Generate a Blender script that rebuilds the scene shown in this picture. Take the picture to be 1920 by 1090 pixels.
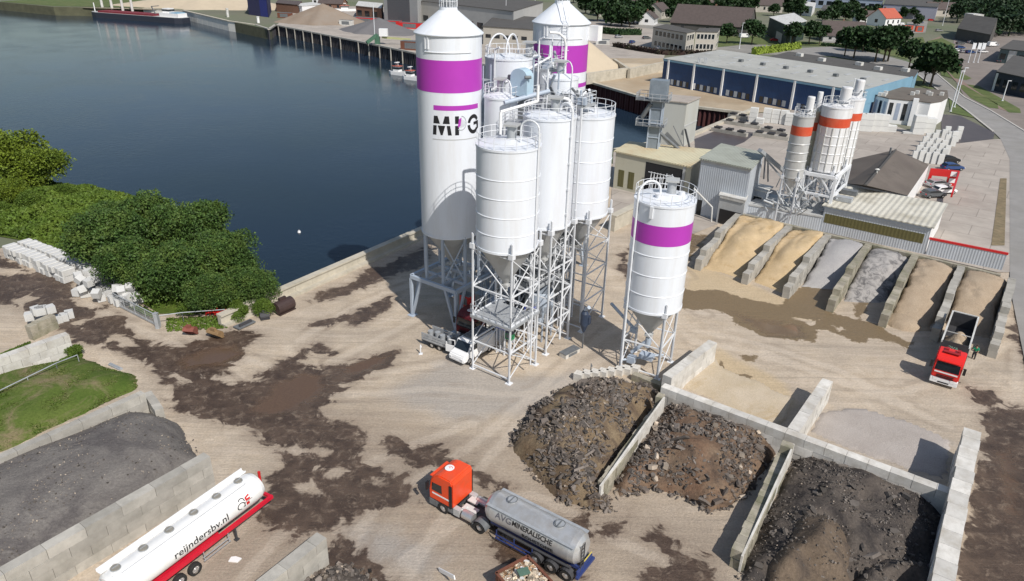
import bpy, bmesh, math, random
import numpy as np
from mathutils import Vector, Matrix
from mathutils.geometry import tessellate_polygon
sc = bpy.context.scene
for o in list(bpy.data.objects): bpy.data.objects.remove(o)
random.seed(7); RNG = np.random.default_rng(7)
R = math.radians; PI = math.pi
# ---------------------------------------------------------------- camera, sky, sun
CF, CH, CT, CR = 1340.0, 38.0, R(25.5), R(1.43)          # focal (px of 1920), height, pitch, roll
fw = Vector((0, math.cos(CT), -math.sin(CT))); r0 = Vector((1, 0, 0)); u0 = r0.cross(fw)
RT = (math.cos(CR)*r0 + math.sin(CR)*u0).normalized(); UP = (-math.sin(CR)*r0 + math.cos(CR)*u0).normalized()
cam = bpy.data.cameras.new('camera'); co = bpy.data.objects.new('camera', cam); sc.collection.objects.link(co)
cam.sensor_fit = 'HORIZONTAL'; cam.sensor_width = 36; cam.lens = 36*CF/1920; cam.clip_start = 0.5; cam.clip_end = 6000
m = Matrix((RT, UP, -fw)).transposed().to_4x4(); m.translation = (0, 0, CH); co.matrix_world = m
sc.camera = co
SUN_EL, SUN_DIR = R(46), R(122.5-180)                     # direction towards the sun
w = bpy.data.worlds.new('World'); sc.world = w; w.use_nodes = True
nt = w.node_tree; bg = nt.nodes['Background']; sky = nt.nodes.new('ShaderNodeTexSky'); sky.sky_type = 'NISHITA'
sky.sun_disc = False; sky.sun_elevation = SUN_EL; sky.sun_rotation = PI/2 - SUN_DIR; sky.air_density = 1.2; sky.dust_density = 1.2
nt.links.new(sky.outputs[0], bg.inputs[0]); bg.inputs[1].default_value = 0.085
sl = bpy.data.lights.new('sun', 'SUN'); sl.energy = 4.1; sl.angle = R(0.5); sl.color = (1, .95, .88)
so = bpy.data.objects.new('sun', sl); sc.collection.objects.link(so)
sv = Vector((math.cos(SUN_EL)*math.cos(SUN_DIR), math.cos(SUN_EL)*math.sin(SUN_DIR), math.sin(SUN_EL)))
so.rotation_euler = sv.to_track_quat('Z', 'Y').to_euler(); so.location = (0, 0, 200)
sc.view_settings.view_transform = 'Standard'; sc.view_settings.look = 'None'; sc.view_settings.exposure = 0.08; sc.view_settings.gamma = 1

# ---------------------------------------------------------------- helpers
def G(px, py, z=0.0):                                     # where the photo's pixel meets the level z
    d = fw*CF + RT*(px-960) - UP*(py-545); t = (z-CH)/d.z
    return Vector((d.x*t, d.y*t, z))
def proj(p):
    d = Vector(p)-Vector((0, 0, CH)); q = d.dot(fw); return 960+CF*d.dot(RT)/q, 545-CF*d.dot(UP)/q
def ht(b, row):
    lo, hi = -10, 90
    for _ in range(50):
        m_ = (lo+hi)/2
        if proj((b[0], b[1], m_))[1] > row: lo = m_
        else: hi = m_
    return lo
GA = R(-35.5)                                             # the yard's own grid
U = Vector((math.cos(GA), math.sin(GA), 0)); V = Vector((-U.y, U.x, 0)); Z = Vector((0, 0, 1))
def col(o): sc.collection.objects.link(o); return o
class MB:
    def __init__(s): s.v = []; s.f = []; s.m = []; s.s = []
    def add(s, vs, fs, mi=0, smooth=False):
        b = len(s.v); s.v += [tuple(v) for v in vs]
        for f in fs: s.f.append(tuple(b+i for i in f)); s.m.append(mi); s.s.append(smooth)
        return s
    def hexa(s, p, mi=0):                                 # 8 points: bottom ring, top ring
        return s.add(p, [(3,2,1,0), (4,5,6,7), (0,1,5,4), (1,2,6,5), (2,3,7,6), (3,0,4,7)], mi)
    def box(s, c, d, rz=0, mi=0, tx=1, ty=1):
        cx, cy, cz = c; hx, hy, hz = d[0]/2, d[1]/2, d[2]/2; k, q = math.cos(rz), math.sin(rz); P = []
        for z, a, b in ((-hz, 1, 1), (hz, tx, ty)):
            for x, y in ((-hx, -hy), (hx, -hy), (hx, hy), (-hx, hy)):
                x *= a; y *= b; P.append((cx+x*k-y*q, cy+x*q+y*k, cz+z))
        return s.hexa(P, mi)
    def bx(s, x0, x1, y0, y1, z0, z1, mi=0): return s.box(((x0+x1)/2, (y0+y1)/2, (z0+z1)/2), (abs(x1-x0), abs(y1-y0), abs(z1-z0)), 0, mi)
    def prism(s, pts, z0, z1, mi=0, mtop=None):
        n = len(pts); a = sum(pts[i][0]*pts[(i+1)%n][1]-pts[(i+1)%n][0]*pts[i][1] for i in range(n))
        if a < 0: pts = pts[::-1]
        zt = z1 if isinstance(z1, (list, tuple)) else [z1]*n
        if a < 0 and isinstance(z1, (list, tuple)): zt = zt[::-1]
        P = [(p[0], p[1], z0) for p in pts]+[(p[0], p[1], zt[i]) for i, p in enumerate(pts)]
        s.add(P, [(i, (i+1)%n, n+(i+1)%n, n+i) for i in range(n)]+[tuple(range(n))[::-1]], mi)
        s.add(P[n:], [tuple(range(n))], mi if mtop is None else mtop); return s
    def tube(s, p, q, r, n=8, r2=None, mi=0, cap=True):
        p = Vector(p); q = Vector(q); d = q-p
        if d.length < 1e-6: return s
        d.normalize(); a = d.orthogonal().normalized(); b = d.cross(a); r2 = r if r2 is None else r2
        P = []
        for c, rr in ((p, r), (q, r2)):
            for i in range(n): t = 2*PI*i/n; P.append(c+(a*math.cos(t)+b*math.sin(t))*rr)
        s.add(P, [(i, (i+1)%n, n+(i+1)%n, n+i) for i in range(n)], mi, n > 5)
        if cap: s.add(P, [tuple(range(n))[::-1], tuple(range(n, 2*n))], mi)
        return s
    def beam(s, p, q, wd, hg, mi=0):                       # rectangular bar between two points
        p = Vector(p); q = Vector(q); d = (q-p).normalized(); a = d.cross(Z)
        a = Vector((1, 0, 0)) if a.length < 1e-3 else a.normalized(); b = a.cross(d); P = []
        for c in (p, q):
            for i, j in ((-1,-1), (1,-1), (1,1), (-1,1)): P.append(c+a*(i*wd/2)+b*(j*hg/2))
        return s.hexa(P, mi)
    def path(s, pts, r, n=8, mi=0):
        for a, b in zip(pts, pts[1:]): s.tube(a, b, r, n, None, mi)
        return s
    def lathe(s, prof, n=32, c=(0, 0), mi=0, smooth=True, a0=0, a1=2*PI):
        full = abs(a1-a0-2*PI) < 1e-6; k = n if full else n+1
        for (ra, za), (rb, zb) in zip(prof, prof[1:]):
            P = []
            for rr, zz in ((ra, za), (rb, zb)):
                for i in range(k): t = a0+(a1-a0)*i/n; P.append((c[0]+rr*math.cos(t), c[1]+rr*math.sin(t), zz))
            s.add(P, [(i, (i+1)%k, k+(i+1)%k, k+i) for i in range(n)], mi, smooth)
        return s
    def ring(s, c, r, z, rr, n=32, a0=0, a1=2*PI, seg=6, mi=0):   # horizontal torus-like bar
        P = [(c[0]+r*math.cos(a0+(a1-a0)*i/n), c[1]+r*math.sin(a0+(a1-a0)*i/n), z) for i in range(n+1)]
        return s.path(P, rr, seg, mi)
    def grid(s, X, Y, Zv, mi=0, smooth=True):
        ny, nx = X.shape; b = len(s.v)
        s.v += list(zip(X.ravel().tolist(), Y.ravel().tolist(), Zv.ravel().tolist()))
        for j in range(ny-1):
            for i in range(nx-1):
                k = b+j*nx+i; s.f.append((k, k+1, k+nx+1, k+nx)); s.m.append(mi); s.s.append(smooth)
        return s
    def xf(s, M):
        M = M if isinstance(M, Matrix) else M
        s.v = [tuple(M @ Vector(v)) for v in s.v]; return s
    def mesh(s, name, mats):
        me = bpy.data.meshes.new(name); me.from_pydata(s.v, [], s.f)
        for mt in (mats if isinstance(mats, (list, tuple)) else [mats]): me.materials.append(mt)
        me.polygons.foreach_set('material_index', s.m); me.polygons.foreach_set('use_smooth', s.s); me.update(); return me
    def build(s, name, mats, parent=None, loc=None, rz=0):
        o = col(bpy.data.objects.new(name, s.mesh(name, mats)))
        if parent is not None: o.parent = parent
        if loc is not None: o.location = loc; o.rotation_euler = (0, 0, rz)
        return o
def tag(o, label=None, cat=None, group=None, kind=None):
    for k, x in (('label', label), ('category', cat), ('group', group), ('kind', kind)):
        if x: o[k] = x
    return o
def thing(name, label, cat, loc=(0, 0, 0), rz=0, group=None):
    o = col(bpy.data.objects.new(name, None)); o.empty_display_size = .3; o.location = loc; o.rotation_euler = (0, 0, rz)
    return tag(o, label, cat, group)
def kids(o): return [c for c in bpy.data.objects if c.parent is o]
def dup(root, loc=None, rz=None, label=None, group=None, scale=None):
    def cp(o, par):
        c = col(o.copy())
        if par is not None: c.parent = par
        for k in KID.get(o.name, []): KID.setdefault(c.name, []).append(cp(k, c))
        return c
    if root.name not in KID:
        def scan(o):
            KID[o.name] = kids(o)
            for k in KID[o.name]: scan(k)
        scan(root)
    r = cp(root, None)
    if loc is not None: r.location = loc
    if rz is not None: r.rotation_euler = (0, 0, rz)
    if scale is not None: r.scale = (scale,)*3 if not isinstance(scale, tuple) else scale
    if label: r['label'] = label
    if group: r['group'] = group; root['group'] = group
    return r
KID = {}
# ---------------------------------------------------------------- materials
def nodes(name):
    mt = bpy.data.materials.new(name); mt.use_nodes = True; n = mt.node_tree; return mt, n, n.nodes['Principled BSDF']
def mat(name, c, rough=.6, metal=0, var=.12, scale=1.5, bump=0, bscale=None, island=0, dirt=None, damt=.5, dscale=.4, spec=None, streak=False):
    mt, n, b = nodes(name); N = n.nodes.new; L = n.links.new
    tc = N('ShaderNodeTexCoord'); src = tc.outputs['Object']
    if streak:
        mp = N('ShaderNodeMapping'); mp.inputs['Scale'].default_value = (1, 1, .12); L(src, mp.inputs[0]); src2 = mp.outputs[0]
    else: src2 = src
    no = N('ShaderNodeTexNoise'); no.inputs['Scale'].default_value = scale; no.inputs['Detail'].default_value = 6; no.inputs['Roughness'].default_value = .65; L(src2, no.inputs['Vector'])
    mr = N('ShaderNodeMapRange'); mr.inputs[1].default_value = .25; mr.inputs[2].default_value = .75; mr.inputs[3].default_value = 1-var; mr.inputs[4].default_value = 1+var; L(no.outputs[0], mr.inputs[0])
    mul = mr.outputs[0]
    if island:
        ge = N('ShaderNodeNewGeometry'); m2 = N('ShaderNodeMapRange'); m2.inputs[3].default_value = 1-island; m2.inputs[4].default_value = 1+island; L(ge.outputs['Random Per Island'], m2.inputs[0])
        mm = N('ShaderNodeMath'); mm.operation = 'MULTIPLY'; L(mul, mm.inputs[0]); L(m2.outputs[0], mm.inputs[1]); mul = mm.outputs[0]
    vm = N('ShaderNodeVectorMath'); vm.operation = 'SCALE'; vm.inputs[0].default_value = c; L(mul, vm.inputs['Scale']); out = vm.outputs[0]
    if dirt:
        n2 = N('ShaderNodeTexNoise'); n2.inputs['Scale'].default_value = dscale; n2.inputs['Detail'].default_value = 8; n2.inputs['Roughness'].default_value = .7; L(src2, n2.inputs['Vector'])
        m3 = N('ShaderNodeMapRange'); m3.inputs[1].default_value = .45; m3.inputs[2].default_value = .7; m3.inputs[4].default_value = damt; L(n2.outputs[0], m3.inputs[0])
        mx = N('ShaderNodeMix'); mx.data_type = 'RGBA'; L(m3.outputs[0], mx.inputs[0]); L(out, mx.inputs[6]); mx.inputs[7].default_value = (*dirt, 1); out = mx.outputs[2]
    L(out, b.inputs['Base Color']); b.inputs['Roughness'].default_value = rough; b.inputs['Metallic'].default_value = metal
    if spec is not None: b.inputs['Specular IOR Level'].default_value = spec
    if bump:
        n4 = N('ShaderNodeTexNoise'); n4.inputs['Scale'].default_value = bscale or scale*4; n4.inputs['Detail'].default_value = 5; L(src, n4.inputs['Vector'])
        bp = N('ShaderNodeBump'); bp.inputs['Strength'].default_value = 1; bp.inputs['Distance'].default_value = bump; L(n4.outputs[0], bp.inputs['Height']); L(bp.outputs[0], b.inputs['Normal'])
    return mt
def corrug(name, c, axis='X', period=.35, amp=.03, rough=.5, dirt=None, damt=.5, dscale=.2, var=.08, metal=0):
    mt = mat(name, c, rough, metal, var, .5, dirt=dirt, damt=damt, dscale=dscale); n = mt.node_tree; N = n.nodes.new; L = n.links.new
    wv = N('ShaderNodeTexWave'); wv.bands_direction = axis; wv.inputs['Scale'].default_value = 6.2832/period/20; tc = N('ShaderNodeTexCoord'); L(tc.outputs['Object'], wv.inputs['Vector'])
    bp = N('ShaderNodeBump'); bp.inputs['Distance'].default_value = amp; L(wv.outputs[0], bp.inputs['Height']); L(bp.outputs[0], n.nodes['Principled BSDF'].inputs['Normal']); return mt
M = {}
M['silo'] = mat('silo_paint', (.74, .775, .83), .36, 0, .04, .5, dirt=(.55, .53, .50), damt=.32, dscale=.8, streak=True)
M['hopper'] = mat('hopper_paint', (.45, .46, .46), .5, 0, .08, .6, dirt=(.33, .31, .28), damt=.5)
M['steel'] = mat('painted_steel', (.72, .74, .77), .45, 0, .08, 1)
M['bsteel'] = mat('blue_grey_steel', (.40, .46, .54), .45, 0, .08, 1)
M['galv'] = mat('galvanised', (.42, .44, .46), .5, .3, .2, 2)
M['dgalv'] = mat('dark_grey_metal', (.16, .17, .18), .6, .2, .3, 2)
M['purple'] = mat('purple_paint', (.42, .04, .42), .4, 0, .04, .4)
M['orange'] = mat('orange_paint', (.58, .07, .025), .5, 0, .12, .8, dirt=(.4, .2, .12), damt=.4)
M['black'] = mat('black_paint', (.012, .012, .014), .5)
M['white'] = mat('white_paint', (.8, .8, .8), .45, 0, .05, 1)
M['dwhite'] = mat('weathered_white', (.62, .62, .6), .6, 0, .12, 1, dirt=(.32, .28, .22), damt=.6, dscale=.6)
M['conc'] = mat('concrete_blocks', (.40, .38, .34), .9, 0, .18, 1.2, .01, 20, island=.16, dirt=(.2, .19, .16), damt=.55, dscale=.5)
M['wconc'] = mat('pale_concrete_blocks', (.60, .58, .54), .9, 0, .16, 1.2, .015, 16, island=.16, dirt=(.36, .32, .26), damt=.7, dscale=.7)
M['mossy'] = mat('mossy_concrete', (.33, .30, .24), .95, 0, .25, 1.4, .01, 20, island=.2, dirt=(.10, .11, .04), damt=.8, dscale=.45)
M['quay'] = mat('quay_concrete', (.50, .46, .38), .9, 0, .12, .8, .01, 12, dirt=(.28, .26, .2), damt=.6, dscale=.3)
M['rust'] = mat('rusty_metal', (.16, .06, .035), .8, 0, .3, 3, .01)
M['red'] = mat('red_paint', (.55, .02, .02), .4, 0, .08, 1)
M['tcab'] = mat('orange_red_cab', (.78, .07, .015), .35, 0, .06, 1, dirt=(.42, .12, .06), damt=.35, dscale=1.2)
M['tyre'] = mat('tyre_rubber', (.02, .02, .02), .85, 0, .2, 8)
M['glass'] = mat('dark_glass', (.015, .02, .025), .08, 0, .1, 1, spec=.8)
M['chrome'] = mat('hub_metal', (.6, .6, .6), .35, .7, .1, 6)
M['chassis'] = mat('chassis_dark', (.05, .05, .055), .7, 0, .2, 4)
M['bark'] = mat('bark', (.10, .075, .05), .9, 0, .2, 4)
def leafmat(name, c, c2, isl=.45):
    mt = mat(name, c, .6, 0, .35, .35, island=isl, dirt=c2, damt=.9, dscale=.35); b = mt.node_tree.nodes['Principled BSDF']
    b.inputs['Specular IOR Level'].default_value = .25; return mt
M['leaf_d'] = leafmat('dark_leaves', (.050, .098, .022), (.11, .15, .03))
M['leaf_m'] = leafmat('green_leaves', (.085, .14, .02), (.11, .15, .022))
M['leaf_l'] = leafmat('light_leaves', (.125, .17, .016), (.055, .10, .02))
M['leaf_f'] = leafmat('far_leaves', (.022, .048, .017), (.035, .07, .02))
def blocks(mb, L, h, t, bl=1.6, bh=.8, steps=None, gap=.012, jit=.02, mi=0, rng=random, studs=False):
    """a wall of stacked blocks along +x, its foot on z=0; steps(x) gives the height there"""
    rows = max(1, round(h/bh))
    for r in range(rows):
        x = -(bl/2 if r % 2 else 0)
        while x < L-.05:
            x0, x1 = max(0, x), min(L, x+bl); x += bl
            if x1-x0 < .15: continue
            if steps and (r+1)*bh > steps((x0+x1)/2)+.05: continue
            j = rng.uniform(-jit, jit)
            if studs and r == rows-1: [mb.bx(x0+.2+q*.4-.07, x0+.2+q*.4+.07, w_-.07, w_+.07, h, h+.07) for q in range(int((x1-x0)/.4)) for w_ in (-t*.3, 0, t*.3)]
            mb.bx(x0+gap, x1-gap, -t/2+j, t/2+j, r*bh+(gap if r else -.2), (r+1)*bh-gap*.3+(rng.uniform(-.006, .012)), mi)
    return mb
def wall(label, p0, p1, h, t=.8, mt='conc', steps=None, name='block_wall', z=0, bl=1.6, jit=.02, group=None, studs=False):
    p0 = Vector(p0).to_2d(); p1 = Vector(p1).to_2d(); d = p1-p0
    o = blocks(MB(), d.length, h, t, steps=steps, bl=bl, jit=jit, studs=studs).build(name, M[mt], None, (p0.x, p0.y, z), math.atan2(d.y, d.x)); return tag(o, label, 'wall', group)
ORD = ['first', 'second', 'third', 'fourth', 'fifth', 'sixth', 'seventh', 'eighth', 'ninth', 'tenth', 'eleventh', 'twelfth']
def nth(i):
    i += 1
    if i <= 12: return ORD[i-1]
    return str(i)+('th' if 10 <= i % 100 <= 20 else {1: 'st', 2: 'nd', 3: 'rd'}.get(i % 10, 'th'))
def relabel(group, tmpl):
    L = [o for o in bpy.data.objects if o.parent is None and o.get('group') == group]; L.sort(key=lambda o: proj(o.location)[0])
    for i, o in enumerate(L): o['label'] = tmpl.replace('#', nth(i))
def adopt(child, parent):
    bpy.context.view_layer.update(); child.parent = parent; child.matrix_parent_inverse = parent.matrix_world.inverted()
    for k in ('label', 'category'):
        if k in child: del child[k]
def clumps(mb, pts, size, up=.35, mi=0):
    """leaf-clump quads at the given points (numpy)"""
    n = len(pts); a = RNG.normal(size=(n, 3)); a /= np.linalg.norm(a, axis=1)[:, None]; b = RNG.normal(size=(n, 3)); b[:, 2] *= up
    b -= (a*b).sum(1)[:, None]*a; b /= np.linalg.norm(b, axis=1)[:, None]
    s = size*RNG.uniform(.55, 1.3, n)[:, None]; k = len(mb.v)
    q = np.stack([pts-a*s-b*s*.2, pts+b*s*.75, pts+a*s+b*s*.15, pts-b*s*.6], 1).reshape(-1, 3)
    mb.v += list(map(tuple, q.tolist())); mb.f += [(k+4*i, k+4*i+1, k+4*i+2, k+4*i+3) for i in range(n)]; mb.m += [mi]*n; mb.s += [False]*n
    return mb
def crown_pts(n, lobes):
    """points on the outer shells of random lobes (c, r)"""
    out = []; tot = sum(r*r for c, r in lobes)
    for c, r in lobes:
        k = max(6, int(n*r*r/tot)); d = RNG.normal(size=(k, 3)); d /= np.linalg.norm(d, axis=1)[:, None]; d[:, 2] = np.where(d[:, 2] < -.55, -d[:, 2], d[:, 2])
        rr = r*(.55+.55*RNG.random(k)**.7)*(1+.24*np.sin(d[:, 0]*7+c[0]*3)*np.sin(d[:, 1]*6+c[1])*np.cos(d[:, 2]*5)); out.append(np.array(c)+d*rr[:, None]*np.array([1, 1, .82]))
    return np.concatenate(out)
def tree_mesh(h, cr, th, n, size, leaf, seed, trunk_r=.25, lobes_n=9, low=.35):
    rg = random.Random(seed); L = []
    ch = h-th
    for i in range(lobes_n):
        a = i*2.4+rg.random(); rad = cr*(.25+.5*rg.random()) if i else 0; zz = th+ch*(low+(.62-low)*rg.random()+.12*(1-rad/cr))
        L.append(((rad*math.cos(a), rad*math.sin(a), zz), cr*(.42+.2*rg.random())))
    L.append(((rg.uniform(-.2, .2)*cr, rg.uniform(-.2, .2)*cr, h-cr*.5), cr*.5))
    cb = clumps(MB(), crown_pts(n, L), size)
    tb = MB(); tb.tube((0, 0, -.3), (0, 0, th+ch*.35), trunk_r, 8, trunk_r*.5)
    for c, r in L[:6]: tb.tube((0, 0, th*.75), (c[0]*.8, c[1]*.8, c[2]), trunk_r*.4, 5, trunk_r*.12)
    return cb.mesh('crown', leaf), tb.mesh('trunk', M['bark'])
def tree(name, meshes, loc, label, s=1, rz=0, group=None, cat='tree', sz=None):
    t = thing(name, label, cat, loc, rz, group); t.scale = (s, s, sz or s)
    for nm, me in zip(('crown', 'trunk'), meshes): o = col(bpy.data.objects.new(nm, me)); o.parent = t
    return t
# ---------------------------------------------------------------- water, land, yard
WZ = -5.0
mt, n, b = nodes('water'); N = n.nodes.new; L = n.links.new
tc = N('ShaderNodeTexCoord'); no = N('ShaderNodeTexNoise'); no.inputs['Scale'].default_value = .012; no.inputs['Detail'].default_value = 3; L(tc.outputs['Object'], no.inputs[0])
cr = N('ShaderNodeValToRGB'); cr.color_ramp.elements[0].position = .35; cr.color_ramp.elements[0].color = (.013, .025, .036, 1); cr.color_ramp.elements[1].position = .7; cr.color_ramp.elements[1].color = (.015, .029, .058, 1); L(no.outputs[0], cr.inputs[0]); L(cr.outputs[0], b.inputs['Base Color'])
b.inputs['Roughness'].default_value = .10; b.inputs['IOR'].default_value = 1.33; b.inputs['Specular IOR Level'].default_value = .26
n2 = N('ShaderNodeTexNoise'); n2.inputs['Scale'].default_value = .9; n2.inputs['Detail'].default_value = 6; n2.inputs['Roughness'].default_value = .6; n2.inputs['Distortion'].default_value = .4; L(tc.outputs['Object'], n2.inputs[0])
n3 = N('ShaderNodeTexNoise'); n3.inputs['Scale'].default_value = .035; n3.inputs['Detail'].default_value = 2; n3.inputs['Distortion'].default_value = 1.5; L(tc.outputs['Object'], n3.inputs[0])
mr = N('ShaderNodeMapRange'); mr.inputs[1].default_value = .3; mr.inputs[2].default_value = .7; mr.inputs[3].default_value = .25; mr.inputs[4].default_value = 1; L(n3.outputs[0], mr.inputs[0])
bp = N('ShaderNodeBump'); bp.inputs['Distance'].default_value = .06; L(mr.outputs[0], bp.inputs['Strength']); L(n2.outputs[0], bp.inputs['Height']); L(bp.outputs[0], b.inputs['Normal']); M['water'] = mt
w_ = MB().add([(-2500, -200, WZ), (600, -200, WZ), (600, 2500, WZ), (-2500, 2500, WZ)], [(0, 1, 2, 3)]); tag(w_.build('water', M['water']), kind='structure')
def gp(lst, z=0): return [G(x, y, z) for x, y in lst]
q_near = [(415, 612), (790, 445)]
Q0, Q1 = G(415, 612), G(790, 445); QD = (Q1-Q0).normalized(); Q2 = Q0+QD*95       # the quay line
CORN = G(1408, 212)
river = [Vector((-2500, 260, 0)), Vector((-700, 190, 0)), G(-260, 335), G(-60, 345), G(130, 350), G(300, 400), G(430, 470), G(500, 545), Q0+Vector((-1.5, 4, 0))-QD*0, Q0-QD*1.5, Q1, Q0+QD*62]
river += [G(1150, 283), G(1300, 252), G(1322, 243), CORN, G(1240, 192), G(1095, 150), G(780, 99), G(665, 75), G(517, 46), G(505, 55), G(430, 40), G(345, 20), G(270, 16), G(100, 13), G(0, 4), Vector((-700, 700, 0)), Vector((-2500, 900, 0))]
outer = [Vector(p) for p in ((-2500, -150, 0), (2600, -150, 0), (2600, 4200, 0), (-2500, 4200, 0))]
M['land'] = mat('far_ground', (.17, .17, .12), .95, 0, .3, .02, dirt=(.06, .10, .03), damt=.9, dscale=.01)
tri = tessellate_polygon([outer, river[::-1]]); mb = MB(); allp = outer+river[::-1]; mb.add(allp, [tuple(t) for t in tri]); lo = mb.build('ground', M['land'])
bmx = bmesh.new(); bmx.from_mesh(lo.data); bmesh.ops.recalc_face_normals(bmx, faces=bmx.faces)
if sum(f.normal.z for f in bmx.faces) < 0: bmesh.ops.reverse_faces(bmx, faces=bmx.faces)
bmx.to_mesh(lo.data); bmx.free(); tag(lo, kind='structure')
# banks: skirts down from the land's edge
M['bank'] = mat('bank_earth', (.10, .10, .06), .95, 0, .3, .3)
mb = MB(); K = len(river)
for i in range(K-1): a, c = river[i], river[i+1]; mb.add([a, c, (c.x, c.y, WZ-2), (a.x, a.y, WZ-2)], [(0, 1, 2, 3)])
tag(mb.build('river_bank', M['bank']), kind='structure')

# yard sheet with stain fields
def sdpoly(X, Y, poly):
    P = np.array([(p[0], p[1]) for p in poly]); d = np.full(X.shape, 1e9); ins = np.zeros(X.shape, bool); m_ = len(P)
    for i in range(m_):
        a, c = P[i], P[(i+1) % m_]; e = c-a; wx, wy = X-a[0], Y-a[1]; t = np.clip((wx*e[0]+wy*e[1])/(e@e+1e-9), 0, 1)
        d = np.minimum(d, (wx-e[0]*t)**2+(wy-e[1]*t)**2); k = ((a[1] > Y) != (c[1] > Y)); xi = (c[0]-a[0])*(Y-a[1])/(c[1]-a[1]+1e-12)+a[0]; ins ^= k & (X < xi)
    return np.where(ins, 1, -1)*np.sqrt(d)
wet = [[(-60,470),(0,478),(50,505),(48,510),(0,500),(-60,495)],
 [(-80,510),(0,512),(55,515),(80,510),(105,515),(131,531),(143,542),(152,551),(134,561),(143,573),(162,579),(191,576),(208,571),(184,587),(177,600),(227,587),(241,604),(234,616),(258,632),(286,642),(320,653),(363,648),(370,640),(417,630),(430,618),(467,620),(493,630),(460,653),(457,673),(427,690),(425,712),(445,715),(490,705),(530,680),(560,664),(578,658),(565,684),(585,692),(640,685),(700,667),(748,657),(735,690),(690,705),(650,715),(632,740),(600,765),(612,785),(640,790),(667,790),(680,813),(677,853),(650,860),(700,876),(750,893),(780,913),(773,943),(703,956),(655,970),(640,1010),(600,1000),(560,1008),(500,985),(485,960),(500,935),(497,905),(515,885),(540,870),(520,850),(480,820),(440,795),(380,790),(330,768),(322,735),(300,705),(270,680),(235,662),(190,650),(133,640),(110,600),(60,590),(30,572),(-80,560)],
 [(583,562),(600,548),(640,537),(690,507),(740,490),(800,460),(810,480),(790,500),(740,517),(700,535),(640,556),(600,567)],
 [(600,605),(620,595),(650,592),(700,570),(730,560),(742,568),(720,585),(690,600),(660,612),(640,600),(610,610)],
 [(585,610),(600,603),(625,600),(610,610),(592,613)],
 [(712,812),(750,825),(772,848),(745,850),(725,835)],
 [(770,852),(790,838),(830,842),(850,862),(900,880),(950,908),(945,916),(905,905),(870,885),(830,880),(775,872)],
 [(560,660),(600,640),(622,660),(600,668)],
 [(630,1010),(683,1046),(720,1073),(760,1100),(560,1100),(600,1040)],
 [(1055,970),(1100,968),(1120,990),(1180,973),(1182,985),(1150,1010),(1120,1000),(1098,1000)],
 [(1213,1000),(1235,990),(1260,1010),(1282,1025),(1240,1030),(1215,1015)],
 [(1200,1100),(1190,1080),(1240,1065),(1290,1040),(1325,1045),(1345,1100)],
 [(1870,765),(1930,760),(2000,900),(1990,1110),(1790,1110),(1812,1000),(1825,900),(1850,868),(1842,830),(1850,790)],
 [(1810,728),(1860,735),(1868,750),(1845,770),(1875,790),(1850,785),(1825,750)],
 [(1898,583),(1930,590),(1935,700),(1912,670),(1905,640),(1893,618),(1903,600)],
 [(920,985),(960,960),(1040,1010),(1100,1090),(980,1090),(925,1020)],
 [(1160,480),(1175,470),(1180,520),(1165,520)], [(640,705),(660,700),(690,705),(640,740)]]
wetb = [[(1275,540),(1347,545),(1380,556),(1467,573),(1480,555),(1500,540),(1540,520),(1600,470),(1630,475),(1600,530),(1555,585),(1610,600),(1650,612),(1700,640),(1712,640),(1700,652),(1680,642),(1630,638),(1607,645),(1580,632),(1540,616),(1527,642),(1493,642),(1440,632),(1390,615),(1370,595),(1347,582),(1300,583),(1270,578)],
 [(1340,703),(1353,678),(1362,683),(1363,691),(1403,708),(1400,721)],[(1390,666),(1400,663),(1423,671),(1420,685),(1395,675)],
 [(1620,500),(1650,500),(1640,560),(1612,600),(1600,590)], [(1286,440),(1330,440),(1300,480),(1280,500)]]
dry = [[(203,640),(215,625),(240,635),(255,648),(225,652)],[(310,703),(340,700),(370,712),(345,718)],[(395,712),(450,698),(490,712),(440,722)],[(515,840),(545,835),(560,850),(530,855)],
 [(560,915),(590,905),(602,925),(575,940)],[(140,605),(165,598),(150,615)],[(20,565),(60,548),(75,560),(40,575)],[(570,850),(590,835),(620,850),(600,862)],[(600,880),(640,870),(650,885),(620,895)],
 [(1490,596),(1530,603),(1525,610)],[(1560,612),(1580,617),(1572,625)],[(700,895),(720,890),(712,905)]]
pud = [[(470,772),(500,742),(530,715),(570,700),(612,706),(605,735),(580,755),(540,775),(490,780)],[(640,695),(660,680),(700,672),(735,668),(700,695),(650,705)],[(330,680),(380,655),(440,650),(455,665),(420,685),(350,695)],
 [(1370,585),(1430,600),(1500,610),(1510,635),(1440,628),(1395,605)],[(930,985),(960,965),(1030,1010),(1000,1060),(950,1030)],[(1870,850),(1900,840),(1910,960),(1885,980)],[(1290,445),(1325,442),(1300,470)]]
sand = [[(1280,500),(1330,500),(1400,530),(1480,560),(1560,580),(1540,605),(1400,590),(1380,560),(1280,550)],[(1270,690),(1345,650),(1480,720),(1500,760),(1470,795),(1300,730)]]
grey = [[(780,700),(860,640),(960,700),(1180,690),(1100,720),(1000,780),(850,800),(700,740)],[(1530,760),(1600,770),(1790,830),(1720,900),(1490,810)],[(640,980),(760,990),(860,1040),(800,1100),(640,1060)]]
brown = [[(380,780),(700,740),(960,820),(1300,930),(1400,1000),(1380,1130),(200,1130),(480,940),(500,860)]]
e1, e2 = U, V; O_ = Vector((0, 62, 0)); st = .36
us = np.arange(-72, 74, st); vs_ = np.arange(-56, 74, st); A_, B_ = np.meshgrid(us, vs_)
X = O_.x+A_*e1.x+B_*e2.x; Y = O_.y+A_*e1.y+B_*e2.y
def fld(polys):
    F_ = np.full(X.shape, -9.0)
    for p in polys: F_ = np.maximum(F_, sdpoly(X, Y, gp(p)))
    return F_
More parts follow.
